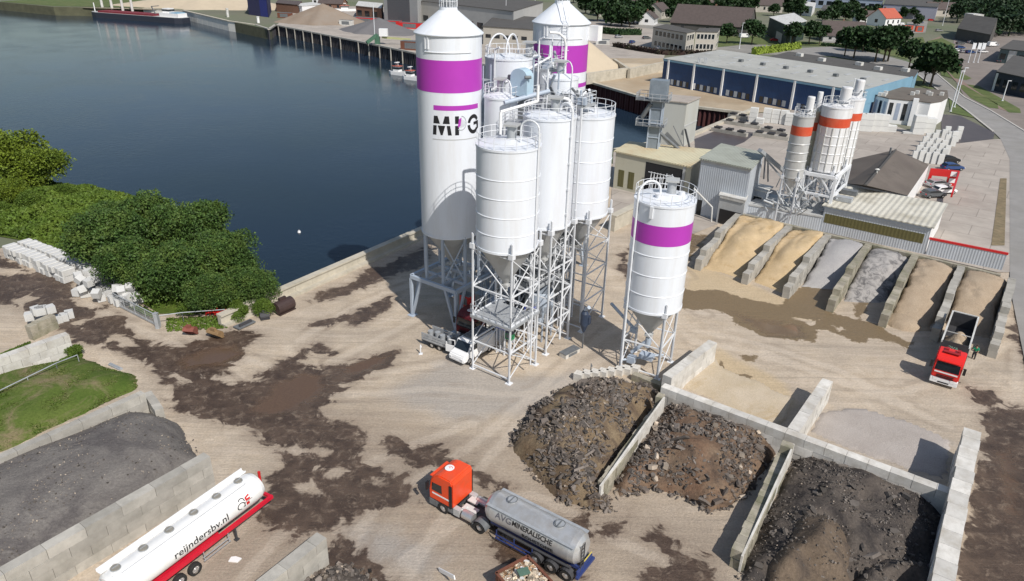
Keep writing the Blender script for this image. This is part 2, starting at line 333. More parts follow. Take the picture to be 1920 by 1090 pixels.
Fw = np.minimum(fld(wet), -fld(dry)); Fb = np.minimum(fld(wetb), -fld(dry)); Fp = fld(pud); Fs = fld(sand); Fg = fld(grey); Fn = fld(brown)
tracks = [[(1190,640),(1120,680),(1040,730),(980,790),(900,880),(820,990),(760,1090)],[(1160,610),(1080,670),(1000,740),(930,800),(850,860),(780,900),(700,960),(640,1060)],[(1900,640),(1700,735),(1560,690),(1400,640),(1300,620)],[(1700,760),(1600,720),(1500,690),(1380,655),(1290,640)],[(1780,800),(1650,745),(1530,700),(1420,655)],
 [(300,660),(420,720),(540,740),(680,740),(820,730),(950,740),(1060,730)],[(300,600),(400,650),(520,690),(700,700),(840,680)],[(100,540),(220,600),(330,650),(430,720),(520,800),(600,900),(640,1010)],[(560,640),(640,590),(740,545),(860,500)],[(620,680),(700,640),(800,590)],[(450,1090),(540,990),(640,900),(760,840),(900,790)],[(330,1100),(420,1020),(540,930),(640,880)],
 [(1290,520),(1250,470),(1230,420)],[(1320,590),(1240,540),(1200,480),(1190,420)],[(720,1090),(800,1020),(900,960),(1000,930),(1150,1010),(1300,1080)],[(1885,740),(1870,860),(1850,1000),(1830,1090)],[(1910,640),(1905,760),(1895,900),(1880,1090)]]
Dt = np.full(X.shape, 9.0)
for tr in tracks:
    P = [G(*q).to_2d() for q in tr]; P2 = []
    for i in range(len(P)-1):
        a, c_ = P[max(i-1, 0)], P[i]; d_, e_ = P[i+1], P[min(i+2, len(P)-1)]
        for k in range(6): t_ = k/6; P2.append(.5*((2*c_)+(d_-a)*t_+(2*a-5*c_+4*d_-e_)*t_*t_+(3*c_-a-3*d_+e_)*t_**3))
    for a, c_ in zip(P2, P2[1:]):
        e = c_-a; t_ = np.clip(((X-a.x)*e.x+(Y-a.y)*e.y)/(e.x**2+e.y**2+1e-9), 0, 1); Dt = np.minimum(Dt, np.hypot(X-a.x-e.x*t_, Y-a.y-e.y*t_))
sea = sdpoly(X, Y, river+[]) if False else sdpoly(X, Y, [(p.x, p.y) for p in river])
yard_z = .02+.05*np.sin(X*.35+1)*np.sin(Y*.28)+.04*np.sin(X*.9+Y*.6)
yard_z = np.clip(yard_z, .006, .09)
ys = X.shape; idx = np.arange(X.size).reshape(ys)
f = np.stack([idx[:-1, :-1], idx[:-1, 1:], idx[1:, 1:], idx[1:, :-1]], -1).reshape(-1, 4)
keep = (np.maximum.reduce([sea.ravel()[f[:, k]] for k in range(4)]) < -.1) & (Y.ravel()[f].mean(1) > 12) & (Y.ravel()[f].mean(1) < 150)
f = f[keep]; me = bpy.data.meshes.new('yard_ground'); me.vertices.add(X.size); me.vertices.foreach_set('co', np.stack([X, Y, yard_z], -1).ravel().astype(np.float32))
me.loops.add(f.size); me.loops.foreach_set('vertex_index', f.ravel().astype(np.int32)); me.polygons.add(len(f)); me.polygons.foreach_set('loop_start', np.arange(0, f.size, 4, dtype=np.int32)); me.update(calc_edges=True); me.validate()
me.polygons.foreach_set('use_smooth', np.ones(len(me.polygons), bool))
for nm, F_ in (('wet', Fw), ('wetb', Fb), ('puddle', Fp), ('sand', Fs), ('grey', Fg), ('brown', Fn), ('track', Dt)):
    at = me.attributes.new(nm, 'FLOAT', 'POINT'); at.data.foreach_set('value', np.clip(F_, -4, 4).ravel().astype(np.float32))
yo = col(bpy.data.objects.new('yard_ground', me)); tag(yo, kind='structure')
mt, n, b = nodes('yard'); N = n.nodes.new; L = n.links.new; tc = N('ShaderNodeTexCoord'); geo = N('ShaderNodeNewGeometry'); P_ = tc.outputs['Object']
def noise(s, d=6, r=.6, dist=0, v=None):
    x = N('ShaderNodeTexNoise'); x.inputs['Scale'].default_value = s; x.inputs['Detail'].default_value = d; x.inputs['Roughness'].default_value = r; x.inputs['Distortion'].default_value = dist; L(v or P_, x.inputs[0]); return x.outputs[0]
def rng_(v, a, c, o0=0, o1=1):
    x = N('ShaderNodeMapRange'); x.interpolation_type = 'SMOOTHSTEP'
    for i, q in ((1, a), (2, c), (3, o0), (4, o1)): x.inputs[i].default_value = q
    L(v, x.inputs[0]); return x.outputs[0]
def ma(op, a, c):
    x = N('ShaderNodeMath'); x.operation = op
    for i, q in ((0, a), (1, c)):
        if isinstance(q, (int, float)): x.inputs[i].default_value = q
        else: L(q, x.inputs[i])
    return x.outputs[0]
def mixc(f_, a, c, bt='MIX'):
    x = N('ShaderNodeMix'); x.data_type = 'RGBA'; x.blend_type = bt
    for i, q in ((0, f_), (6, a), (7, c)):
        if isinstance(q, tuple): x.inputs[i].default_value = (*q, 1)
        elif isinstance(q, (int, float)): x.inputs[i].default_value = q
        else: L(q, x.inputs[i])
    return x.outputs[2]
def attr(k): x = N('ShaderNodeAttribute'); x.attribute_name = k; return x.outputs['Fac']
big = noise(.09, 8, .65, .6); mid = noise(.45, 8, .7, .3); fine = noise(5, 8, .75); 
mp = N('ShaderNodeMapping'); mp.inputs['Rotation'].default_value = (0, 0, -GA+R(12)); mp.inputs['Scale'].default_value = (.06, 1.1, 1); L(P_, mp.inputs[0]); trk = noise(.9, 6, .65, .5, mp.outputs[0])
mp2 = N('ShaderNodeMapping'); mp2.inputs['Rotation'].default_value = (0, 0, R(-62)); mp2.inputs['Scale'].default_value = (.07, 1.2, 1); L(P_, mp2.inputs[0]); trk2 = noise(.8, 6, .65, .5, mp2.outputs[0])
c = mixc(rng_(mid, .3, .75), (.47, .38, .28), (.60, .51, .405)); c = mixc(rng_(big, .35, .7), c, (.40, .335, .265))
c = mixc(ma('MULTIPLY', rng_(trk, .52, .72), .5), c, (.60, .51, .42)); c = mixc(ma('MULTIPLY', rng_(trk2, .5, .66), .3), c, (.28, .235, .19)); c = mixc(ma('MULTIPLY', rng_(trk, .46, .3), .4), c, (.30, .25, .20))
c = mixc(ma('MULTIPLY', rng_(ma('ADD', attr('brown'), ma('MULTIPLY', mid, 3)), 0, 5), .6), c, (.27, .215, .165))
c = mixc(ma('MULTIPLY', rng_(ma('ADD', attr('grey'), ma('MULTIPLY', mid, 3)), .8, 3.5), .65), c, (.33, .31, .29))
c = mixc(ma('MULTIPLY', rng_(ma('ADD', attr('sand'), ma('MULTIPLY', mid, 2.4)), .7, 2.4), .75), c, (.50, .385, .235))
tw = ma('ADD', attr('track'), ma('MULTIPLY', ma('SUBTRACT', noise(.8, 3, .5), .5), .5)); tm = ma('MULTIPLY', rng_(tw, .6, .85), rng_(tw, 1.5, 1.2)); tin = rng_(tw, .6, .3)
tmask = ma('MULTIPLY', tm, rng_(noise(.25, 5, .6), .38, .6)); c = mixc(ma('MULTIPLY', tmask, .36), c, (.28, .225, .175)); c = mixc(ma('MULTIPLY', tin, .28), c, (.60, .52, .43))
edge = ma('SUBTRACT', ma('ADD', ma('MULTIPLY', noise(.42, 9, .66, .9), 4.6), ma('MULTIPLY', trk2, 1.6)), 3.15)
damp = ma('ADD', attr('wet'), ma('ADD', edge, ma('MULTIPLY', tmask, .5))); c = mixc(ma('MULTIPLY', rng_(damp, -1.7, .3), .5), c, (.235, .18, .135)); wm = rng_(damp, -.22, .22); wb = rng_(ma('ADD', attr('wetb'), ma('MULTIPLY', edge, .7)), -.08, .12); pm = rng_(ma('ADD', attr('puddle'), ma('MULTIPLY', edge, .6)), -.7, .7)
c = mixc(wb, c, (.20, .145, .082)); wc = mixc(rng_(mid, .35, .7), (.058, .037, .026), (.115, .078, .055)); c = mixc(wm, c, wc)
c = mixc(ma('MULTIPLY', wm, ma('MULTIPLY', rng_(noise(1.1, 9, .75, .6), .50, .66), .7)), c, (.25, .19, .14))
c = mixc(ma('MULTIPLY', pm, ma('MAXIMUM', wm, ma('MULTIPLY', wb, .45))), c, (.118, .074, .047))
c = mixc(ma('MULTIPLY', rng_(fine, .3, .7), .30), c, (.1, .08, .06), 'MULTIPLY') if False else c
vm = N('ShaderNodeVectorMath'); vm.operation = 'SCALE'; L(c, vm.inputs[0]); L(rng_(fine, .2, .8, .78, 1.2), vm.inputs['Scale']); L(vm.outputs[0], b.inputs['Base Color'])
wetness = ma('MAXIMUM', wm, wb); rr = rng_(wetness, 0, 1, .92, .45); rr2 = N('ShaderNodeMix'); rr2.data_type = 'FLOAT'; L(ma('MULTIPLY', pm, wetness), rr2.inputs[0]); L(rr, rr2.inputs[2]); rr2.inputs[3].default_value = .12; L(rr2.outputs[0], b.inputs['Roughness'])
bp = N('ShaderNodeBump'); bp.inputs['Distance'].default_value = .08; L(ma('MULTIPLY', ma('ADD', fine, ma('MULTIPLY', trk, 1.5)), ma('SUBTRACT', 1, ma('MULTIPLY', pm, wetness))), bp.inputs['Height']); L(bp.outputs[0], b.inputs['Normal'])
me.materials.append(mt); M['yard'] = mt
def sheet(name, polys, m_, z=.12, kind='structure', lab=None, cat=None):
    mb = MB()
    for p in polys:
        p = [Vector(q) if len(q) > 2 else G(*q) for q in p]; p = [Vector((q.x, q.y, z)) for q in p]; t = tessellate_polygon([p])
        for a in t:
            q = [p[i] for i in a]
            if (q[1]-q[0]).cross(q[2]-q[0]).z < 0: q = q[::-1]
            mb.add(q, [(0, 1, 2)])
    o = mb.build(name, m_); tag(o, lab, cat, None, kind); return o
# ---------------------------------------------------------------- silos
def brace_face(mb, a, c, zs, w=.075, light=False):
    a = Vector(a); c = Vector(c)
    if light:
        for z in zs: mb.beam((a.x, a.y, z), (c.x, c.y, z), w*1.5, w*1.5)
        mb.beam((a.x, a.y, zs[-1]), (c.x, c.y, zs[-2]), w, w); return
    for z0, z1 in zip(zs, zs[1:]):
        mb.beam((a.x, a.y, z0), (c.x, c.y, z1), w, w); mb.beam((c.x, c.y, z0), (a.x, a.y, z1), w, w)
    for z in zs[1:-1]: mb.beam((a.x, a.y, z), (c.x, c.y, z), w*1.6, w*1.6)
def railing(mb, r, z, h=1.1, n=16, a0=0, a1=2*PI, rails=2):
    for i in range(n+1): t = a0+(a1-a0)*i/n; mb.tube((r*math.cos(t), r*math.sin(t), z), (r*math.cos(t), r*math.sin(t), z+h), .03, 5)
    for k in range(rails): mb.ring((0, 0), r, z+h*(k+1)/rails, .028, 32, a0, a1, 5)
def silo(name, label, c, r, zo, zb, zt, rings=(), band=None, s=4.6, levels=(0, 3, 6), cone=0, group='grey-white storage silos', pipe=0, filt=(.3, .5), rail=(0, 2*PI, 1.0), rz=GA, mats=('silo', 'purple'), legw=.30, ring_r=.05, legs=True, stripes=False):
    t = thing(name, label, 'silo', (c[0], c[1], 0), rz, group)
    mb = MB(); mb.lathe([(r, zb), (r, zt)], 56); mb.lathe([(r+.06, zt-.12), (r+.06, zt+.06), (r-.1, zt+.06)], 56, smooth=False); mb.lathe([(r, zb+.1), (r+.05, zb+.1), (r+.05, zb-.1), (r-.1, zb-.1)], 56, smooth=False)
    for z in rings: mb.lathe([(r, z-ring_r*1.2), (r+ring_r, z), (r, z+ring_r*1.2)], 56)
    if stripes:
        for i in range(16): a = 2*PI*i/16; mb.box(((r+.02)*math.cos(a), (r+.02)*math.sin(a), (zb+zt)/2-.8), (.08, .1, zt-zb-1.6), a)
    mb.build('barrel', M[mats[0]], t)
    if band: MB().lathe([(r+.012, band[0]), (r+.012, band[1])], 56).build('colour_band', M[mats[1]], t)
    mb = MB(); mb.lathe([(r-.12, zb), (.28, zo), (.28, zo-.5)], 40); mb.tube((0, 0, zo-.5), (0, 0, zo-.9), .2, 10); mb.box((0, 0, zo-.3), (.7, .7, .25)); mb.build('hopper', M['hopper' if mats[0] == 'silo' else mats[0]], t)
    mb = MB()
    if cone:
        ct = zt+cone; mb.lathe([(r+.18, zt-.02), (r+.18, zt+.06)], 56); mb.lathe([(r+.18, zt+.06), (.9, ct)], 56); mb.lathe([(.9, ct), (.85, ct+.25), (0, ct+.3)], 24, smooth=False); mb.lathe([(r+.18, zt-.02), (r-.2, zt-.05)], 56)
    else: mb.lathe([(r-.02, zt+.02), (.5, zt+.38), (0, zt+.4)], 48)
    mb.build('roof', M[mats[0]], t); top = zt+(cone+.3 if cone else .35)
    if rail:
        mb = MB(); railing(mb, r-.05 if not cone else .85, zt+.05 if not cone else top, 1.05, 18, rail[0], rail[1]); mb.build('railing', M['steel'], t)
    if filt and not cone:
        fx, fy = filt[0]*r, filt[1]*r; f_ = MB().tube((fx, fy, zt+.2), (fx, fy, zt+1.5), .42, 16).build('filter_unit', M['galv'], t)
        MB().box((fx, fy, zt+1.6), (1.25, 1.25, .16), .3).build('filter_cap', M['hopper'], f_)
    for k in range(pipe):
        a = R(-60)+k*R(18)-rz if not isinstance(pipe, tuple) else 0
        x0, y0 = (r+.12)*math.cos(a), (r+.12)*math.sin(a); P = [(x0, y0, 1.0), (x0, y0, zt+.9)]
        for j in range(1, 9): q = PI*j/8; d_ = .85*(1-math.cos(q)); P.append((x0-d_*math.cos(a), y0-d_*math.sin(a), zt+.9+.85*math.sin(q)))
        P.append((P[-1][0], P[-1][1], zt+.2)); MB().path(P, .065, 8).build('filling_pipe', M['steel'], t)
    if legs:
        h = s/2; cs = [(-h, -h), (h, -h), (h, h), (-h, h)]; lt = zb+1.1
        for x, y in cs:
            mb = MB(); w = legw
            for q in (-1, 1): mb.box((x+q*w*.28, y-q*w*.28, lt/2), (w*.42, w*.42, lt))
            mb.box((x, y, .04), (w*2, w*2, .08)); mb.box((x*.985, y*.985, zb-.1), (w*1.6, w*1.6, .5)); mb.build('leg', M['steel'], t)
        for i in range(4):
            zz = list(levels)+[zb-.4]; a_, b_ = cs[i], cs[(i+1) % 4]
            if i % 2:
                mb = MB(); brace_face(mb, a_, b_, zz); mb.build('cross_brace', M['steel'], t)
            else:
                for z in zz: MB().beam((*a_, z), (*b_, z), .11, .11).build('cross_bar', M['steel'], t)
                MB().beam((*a_, zz[-1]), (*b_, zz[-2]), .075, .075).build('cross_brace', M['steel'], t)
    return t, top
# the front silo of the cluster with its walkway
tF, _ = silo('storage_silo', 'plain grey-white silo with four ring seams standing nearest on the tallest lattice legs', (-.6, 61.8), 2.86, 9.4, 13.4, 22.7, rings=(13.4+1.6, 13.4+3.3, 13.4+5.0, 13.4+6.7), s=4.5, levels=(.5, 3.3, 6.2, 9.2), filt=(0, .15), pipe=0)
mb = MB(); r = 2.98; ang = R(-30)-GA; x0, y0 = r*math.cos(ang), r*math.sin(ang); P = [(x0, y0, 1.2), (x0, y0, 24.2)]
for j in range(1, 11): q = PI*j/10; d_ = .9*(1-math.cos(q)); P.append((x0-d_*math.cos(ang), y0-d_*math.sin(ang), 24.2+.8*math.sin(q)))
P.append((P[-1][0], P[-1][1], 23)); mb.path(P, .08, 8); mb.build('filling_pipe', M['steel'], tF)
mb = MB()                                                  # walkway under the hopper
for x0, x1, y0, y1 in ((-2.4, 2.4, -2.4, -1.5), (1.5, 2.4, -1.5, 2.4), (-2.4, -1.5, -1.5, 2.4), (-1.5, 1.5, -1.5, 1.5)): mb.bx(x0, x1, y0, y1, 6.1, 6.16)
for a, c_ in (((-2.4, -2.4), (2.4, -2.4)), ((2.4, -2.4), (2.4, 2.4)), ((-2.4, 2.4), (-2.4, -2.4))):
    mb.beam((*a, 6.0), (*c_, 6.0), .12, .26)
mb.build('walkway', M['galv'], tF)
mb = MB()
for a, c_ in (((-2.4, -2.4), (2.4, -2.4)), ((2.4, -2.4), (2.4, 2.4)), ((-2.4, 2.4), (-2.4, -2.4))):
    A3, C3 = Vector((*a, 6.2)), Vector((*c_, 6.2))
    for i in range(7): p = A3.lerp(C3, i/6); mb.tube(p, p+Vector((0, 0, 1.05)), .03, 5)
    for k in (.55, 1.05): mb.tube(A3+Vector((0, 0, k)), C3+Vector((0, 0, k)), .028, 5)
mb.build('walkway_railing', M['galv'], tF)
tD, _ = silo('storage_silo', 'plain smooth grey-white silo without ring seams in the middle of the front row', (3.15, 67.4), 2.5, 9.8, 13.6, 24.1, s=4.3, levels=(.5, 3.4, 6.4, 9.4), filt=(.1, .2), rail=(0, 2*PI))
tE, _ = silo('storage_silo', 'plain grey-white silo with ring seams at the right end of the front row', (7.2, 72.7), 2.75, 9.2, 13.0, 23.3, rings=(14.7, 16.8, 18.9, 21.0), s=4.6, levels=(.5, 3.6, 6.8, 9.6), filt=(-.3, .3), pipe=0)
for t_, rr, zt, an in ((tD, 2.5, 24.1, R(-42)), (tE, 2.75, 23.3, R(-118))):
    an -= GA; x0, y0 = (rr+.14)*math.cos(an), (rr+.14)*math.sin(an); P = [(x0, y0, 1.2), (x0, y0, zt+.7)]
    for j in range(1, 9): q = PI*j/8; d_ = .7*(1-math.cos(q)); P.append((x0-d_*math.cos(an), y0-d_*math.sin(an), zt+.7+.7*math.sin(q)))
    MB().path(P, .12 if t_ is tD else .08, 8).build('filling_pipe', M['steel'], t_)
    for z in (15, 17.5, 20, 22.5): MB().box(((rr+.1)*math.cos(an), (rr+.1)*math.sin(an), z), (.3, .3, .2), an).build('pipe_clamp', M['steel'], t_)
# the single silo
tL, _ = silo('storage_silo', 'single grey-white silo with a purple band standing apart on the open yard', (13.8, 62.75), 2.77, 3.9, 7.2, 17.8, rings=(9.0, 11.0, 13.0), band=(14.1, 16.0), s=3.95, levels=(.4, 3.4), filt=(.1, .25), group='silos with purple bands', rz=R(-30))
an = R(-158)+R(30); rr = 2.77; x0, y0 = (rr+.12)*math.cos(an), (rr+.12)*math.sin(an); P = [(x0, y0, .8), (x0, y0, 18.4)]
for j in range(1, 13): q = PI*j/12; d_ = 1.15*(1-math.cos(q)); P.append((x0-d_*math.cos(an), y0-d_*math.sin(an), 18.4+1.2*math.sin(q)))
MB().path(P+[(P[-1][0], P[-1][1], 18.1)], .11, 10).build('filling_pipe', M['steel'], tL)
mb = MB(); an = R(75)+R(30)                                 # ladder cage at the back
for q in (-.25, .25): mb.tube(((rr+.1)*math.cos(an)-q*math.sin(an), (rr+.1)*math.sin(an)+q*math.cos(an), 1), ((rr+.1)*math.cos(an)-q*math.sin(an), (rr+.1)*math.sin(an)+q*math.cos(an), 19.3), .03, 5)
for i in range(50): z = 1.3+i*.36; mb.tube(((rr+.1)*math.cos(an)+.25*math.sin(an), (rr+.1)*math.sin(an)-.25*math.cos(an), z), ((rr+.1)*math.cos(an)-.25*math.sin(an), (rr+.1)*math.sin(an)+.25*math.cos(an), z), .02, 4)
for i in range(12): mb.ring(((rr+.5)*math.cos(an), (rr+.5)*math.sin(an)), .38, 3+i*1.45, .02, 10)
mb.build('ladder', M['steel'], tL)
for a_, b_ in (((-.3, -.9), .35), ((1.2, .9), .3)): MB().tube((*a_, 18.0), (*a_, 18.4), b_, 12).build('roof_hatch', M['steel'], tL)
MB().box((-.2, -rr-.08, 17.2), (.28, .2, 1.1)).build('overflow_box', M['steel'], tL)
mb = MB(); mb.tube((-1.6, .2, 3.6), (-5.2, 2.4, 4.6), .17, 10); mb.tube((-1.5, -.3, 1.2), (.2, .1, 3.2), .2, 10); mb.box((-1.7, .2, 3.5), (.7, .5, .5)); mb.tube((0, 0, 3.2), (0, 0, 2.2), .3, 12); mb.box((.1, -.2, 1.2), (1.4, .9, .5)); mb.box((-1.2, -.9, .8), (.8, .7, .7)); mb.tube((-2, -1.4, .7), (1.4, 1.2, 1.1), .12, 8); mb.build('screw_conveyor', M['bsteel'], tL)

# the two big lettered silos
def strips(poly, step=.2):
    bm = bmesh.new(); pv = [Vector((x, 0, z)) for x, z in poly]; vs = [bm.verts.new(p) for p in pv]
    for t in tessellate_polygon([[Vector((x, z, 0)) for x, z in poly]]):
        try: bm.faces.new([vs[i] for i in t])
        except ValueError: pass
    x0 = min(p.x for p in pv); x1 = max(p.x for p in pv); k = math.floor(x0/step)*step+step
    while k < x1: bmesh.ops.bisect_plane(bm, geom=bm.verts[:]+bm.edges[:]+bm.faces[:], plane_co=(k, 0, 0), plane_no=(1, 0, 0)); k += step
    bm.verts.index_update(); out = ([v.co.copy() for v in bm.verts], [[v.index for v in f.verts] for f in bm.faces]); bm.free(); return out
def wrapped(polys, r, a_mid, z0, sc_=1.0):
    mb = MB()
    for p in polys:
        vs, fs = strips(p); P = []
        for v in vs: a = a_mid+v.x*sc_/r; P.append((r*math.cos(a), r*math.sin(a), z0+v.z*sc_))
        for f_ in fs:
            a, b_, c_ = (Vector(P[i]) for i in f_[:3]); nn = (b_-a).cross(c_-a)
            mb.add([P[i] for i in (f_ if nn.dot(Vector((a.x, a.y, 0))) > 0 else f_[::-1])], [tuple(range(len(f_)))])
    return mb
def arc(cx, cz, ra, rb, a0, a1, asp=1.0, n=14):
    o = [(cx+ra*asp*math.cos(R(a0+(a1-a0)*i/n)), cz+ra*math.sin(R(a0+(a1-a0)*i/n))) for i in range(n+1)]
    return o+[(cx+rb*asp*math.cos(R(a1+(a0-a1)*i/n)), cz+rb*math.sin(R(a1+(a0-a1)*i/n))) for i in range(n+1)]
LM = [[(-2.0, 1.2), (-1.92, 2), (-1.5, 2), (-1.25, 1.2)], [(-.95, 1.2), (-.72, 2), (-.28, 2), (-.2, 1.2)], [(-2.02, 1.0), (-1.62, 1.0), (-1.68, 0), (-2.1, 0)], [(-1.5, 1.0), (-.68, 1.0), (-.98, 0), (-1.18, 0)], [(-.52, 1.0), (-.16, 1.0), (0, 0), (-.4, 0)],
      [(.36, 1.2), (.36, 2), (.78, 2), (.78, 1.2)], [(.36, 1.0), (.78, 1.0), (.78, 0), (.36, 0)],
      arc(2.62, 1.02, 1.02, .62, 28, 168, .82), arc(2.62, 1.0, 1.02, .62, 182, 325, .82), [(2.62, 1.22), (3.42, 1.32), (3.46, .5), (3.2, .35), (3.1, .95), (2.62, .9)]]
LG = [arc(1.02, 1.25, .78, .69, -125, 85, .8, 20)]+[[(.85+i*.13, .75+.04*i), (.89+i*.13, .75+.04*i), (1.02+i*.13, 1.75-.1*i), (.98+i*.13, 1.75-.1*i)] for i in range(5)]
LP = [[(.66+i*.07, .85+.05*i), (.74+i*.07, .8+.05*i), (.86+i*.07, 1.65+.05*i), (.78+i*.07, 1.7+.05*i)] for i in range(4)]
def big_silo(label, c, axis_px, zb=10.4, ztop=30.6, r=3.22, amid=R(-82), first=True):
    t, top = silo('storage_silo', label, c, r, 6.6, zb, ztop, band=(25.4, 28.4), cone=2.05, filt=None, rail=(0, 2*PI), group='silos with purple bands', legs=False)
    am = amid-GA
    for nm, polys, mm, z0, rr in (('lettering', LM, "black", 21.35, r+.014), ('logo_rings', LG, "galv", 21.35, r+.016), ('logo_stripes', LP, "purple", 21.35, r+.02), ('purple_bar', [[(-1.95, 0), (-1.95, .5), (3.4, .5), (3.4, 0)]], 'purple', 23.75, r+.014), ('underline', [[(-2.15, 0), (-2.15, .09), (3.3, .09), (3.3, 0)]], 'hopper', 20.85, r+.014)):
        wrapped(polys, rr, am, z0, .93).build(nm, M[mm], t)
    mb = MB()                                               # inspection doors and rail under the eave
    for a in (-128, -122): q = R(a)-GA; mb.box(((r+.05)*math.cos(q), (r+.05)*math.sin(q), ztop-.7), (.1, .14, 1.1), q)
    mb.ring((0, 0), r+.04, ztop-1.5, .05, 20, R(-130)-GA, R(-45)-GA); mb.build('eave_door', M['steel'], t)
    h = 3.25; zt = 4.9; cs = [(-h, -h), (h, -h), (h, h), (-h, h)]; fr = MB()
    for i in range(4): a, b_ = cs[i], cs[(i+1) % 4]; fr.beam((*a, zt), (*b_, zt), .34, .42)
    for q in (-1.1, 1.1): fr.beam((-h, q, zt-.03), (h, q, zt-.03), .22, .3); fr.beam((q, -h, zt+.03), (q, h, zt+.03), .22, .3)
    fr.build('table_frame', M['bsteel'], t)
    for i, (x, y) in enumerate(cs):
        l = MB(); l.beam((x, y, 0), (x, y, zt-.2), .3, .3); l.box((x, y, .05), (.9, .9, .1)); sx, sy = (-1 if x > 0 else 1), (-1 if y > 0 else 1)
        l.beam((x, y, .1), (x+sx*1.5, y, zt-.2), .24, .28); l.beam((x, y, .1), (x, y+sy*1.5, zt-.2), .24, .28); l.build('leg', M['bsteel'], t)
    n = 8; P = [((r-.12)*math.cos(2*PI*(i+.5)/n), (r-.12)*math.sin(2*PI*(i+.5)/n)) for i in range(n)]
    for i in range(n):
        MB().beam((*P[i], zt+.2), (*P[i], zb+.1), .3, .24).build('column', M['bsteel'], t)
        if i % 2 == 0: mb = MB(); brace_face(mb, P[i], P[(i+1) % n], [zt+.3, zb-.3], .12); mb.build('cross_brace', M['bsteel'], t)
    mb = MB(); mb.box((0, 0, top+.5), (.9, .7, 1.0)); mb.tube((.5, .3, top), (.5, .3, top+1.8), .16, 8); mb.tube((-.4, -.3, top), (-.4, -.3, top+1.3), .2, 8); mb.path([(.2, -.5, top), (.2, -.5, top+1.7), (2, -.5, top+1.9)], .1); mb.build('vent_unit', M['galv'], t)
    return t
tA = big_silo('tall white silo with purple band and full black lettering beside the water', (-6.75, 73.2), 848)
tK = big_silo('tall white silo with purple band behind the pipework, a ladder up its front', (4.9, 87.2), 1052, amid=R(-66))
mb = MB(); an = R(-85)-GA; rr = 3.4
for q in (-.28, .28): mb.tube((rr*math.cos(an)-q*math.sin(an), rr*math.sin(an)+q*math.cos(an), 20), (rr*math.cos(an)-q*math.sin(an), rr*math.sin(an)+q*math.cos(an), 31.4), .04, 5); mb.tube((rr*math.cos(an)-q*math.sin(an), rr*math.sin(an)+q*math.cos(an), 31.4), (1.0*math.cos(an)-q*math.sin(an), 1.0*math.sin(an)+q*math.cos(an), 34.3), .04, 5)
for i in range(36): z = 20.2+i*.32; mb.tube((rr*math.cos(an)+.28*math.sin(an), rr*math.sin(an)-.28*math.cos(an), z), (rr*math.cos(an)-.28*math.sin(an), rr*math.sin(an)+.28*math.cos(an), z), .025, 4)
for i in range(8): mb.ring(((rr+.35)*math.cos(an), (rr+.35)*math.sin(an)), .42, 21.5+i*1.3, .025, 10)
mb.build('ladder', M['steel'], tK)
MB().box((3.6, 1.6, 29.6), (1.3, 1.0, 1.6)).build('control_cabinet', M['white'], tK)
# silos in the middle of the cluster
tH, _ = silo('storage_silo', 'broad pale silo between the two lettered silos, its railed top below a capped filter', (-.9, 80.0), 2.6, 18, 20.5, 27.6, s=4, levels=(.5, 5, 10, 15), filt=(.75, .35))
for k, a in enumerate((-150, -120)):
    an = R(a)-GA; P = []
    for j in range(13): q = PI*j/12; P.append((1.3*math.cos(an)+1.3*math.cos(q)*math.cos(an)+(.5*k), 1.3*math.sin(an)+1.3*math.cos(q)*math.sin(an)+(.9*k), 28.0+2.0*math.sin(q)))
    MB().path(P, .09, 8).build('filling_pipe', M['steel'], tH)
tI, _ = silo('storage_silo', 'slim pale silo with a round grey filter directly behind the nearest silo', (-1.5, 72.6), 1.75, 13.8, 16.5, 24.8, s=3, levels=(.5, 5, 9), filt=(-.2, .2), pipe=1, legs=False)
tJ, _ = silo('storage_silo', 'slim pale silo carrying a round grey filter in front of the far lettered silo', (4.7, 77.6), 1.75, 15, 18, 26.0, s=3, levels=(.5, 5, 10), filt=(-.1, 0), rail=None, pipe=1)
for o in (tF, tD, tE, tH, tI, tJ): o['group'] = 'silos of the mortar plant cluster'

# lift tower, platforms and pipes in the cluster
t = thing('bucket_elevator', 'blue-grey bucket elevator head and dark shaft rising between the cluster silos', 'elevator', (.45, 72.2, -1.0), GA)
MB().bx(-.45, .45, -.35, .35, 0, 26).build('shaft', M['dgalv'], t)
mb = MB(); mb.prism([(-1.0, -.55), (1.0, -.55), (1.0, .55), (-1.0, .55)], 26, 27.8); 
for i in range(8): a0, a1 = PI*i/8, PI*(i+1)/8; mb.add([(math.cos(a0), -.55, 27.8+.8*math.sin(a0)), (math.cos(a1), -.55, 27.8+.8*math.sin(a1)), (math.cos(a1), .55, 27.8+.8*math.sin(a1)), (math.cos(a0), .55, 27.8+.8*math.sin(a0))], [(0, 1, 2, 3)])
mb.add([(math.cos(PI*i/8), -.55, 27.8+.8*math.sin(PI*i/8)) for i in range(9)], [tuple(range(9))]); mb.add([(math.cos(PI*i/8), .55, 27.8+.8*math.sin(PI*i/8)) for i in range(9)], [tuple(range(9))[::-1]])
mb.build('elevator_head', mat('pale_blue_steel', (.42, .56, .66), .4, 0, .08, 1), t); MB().tube((-1.3, -.4, 27.6), (-.9, .4, 27.6), .3, 10).tube((.9, -.8, 27.9), (1.3, -.3, 27.9), .16, 8).build('drive_motor', M['dgalv'], t)
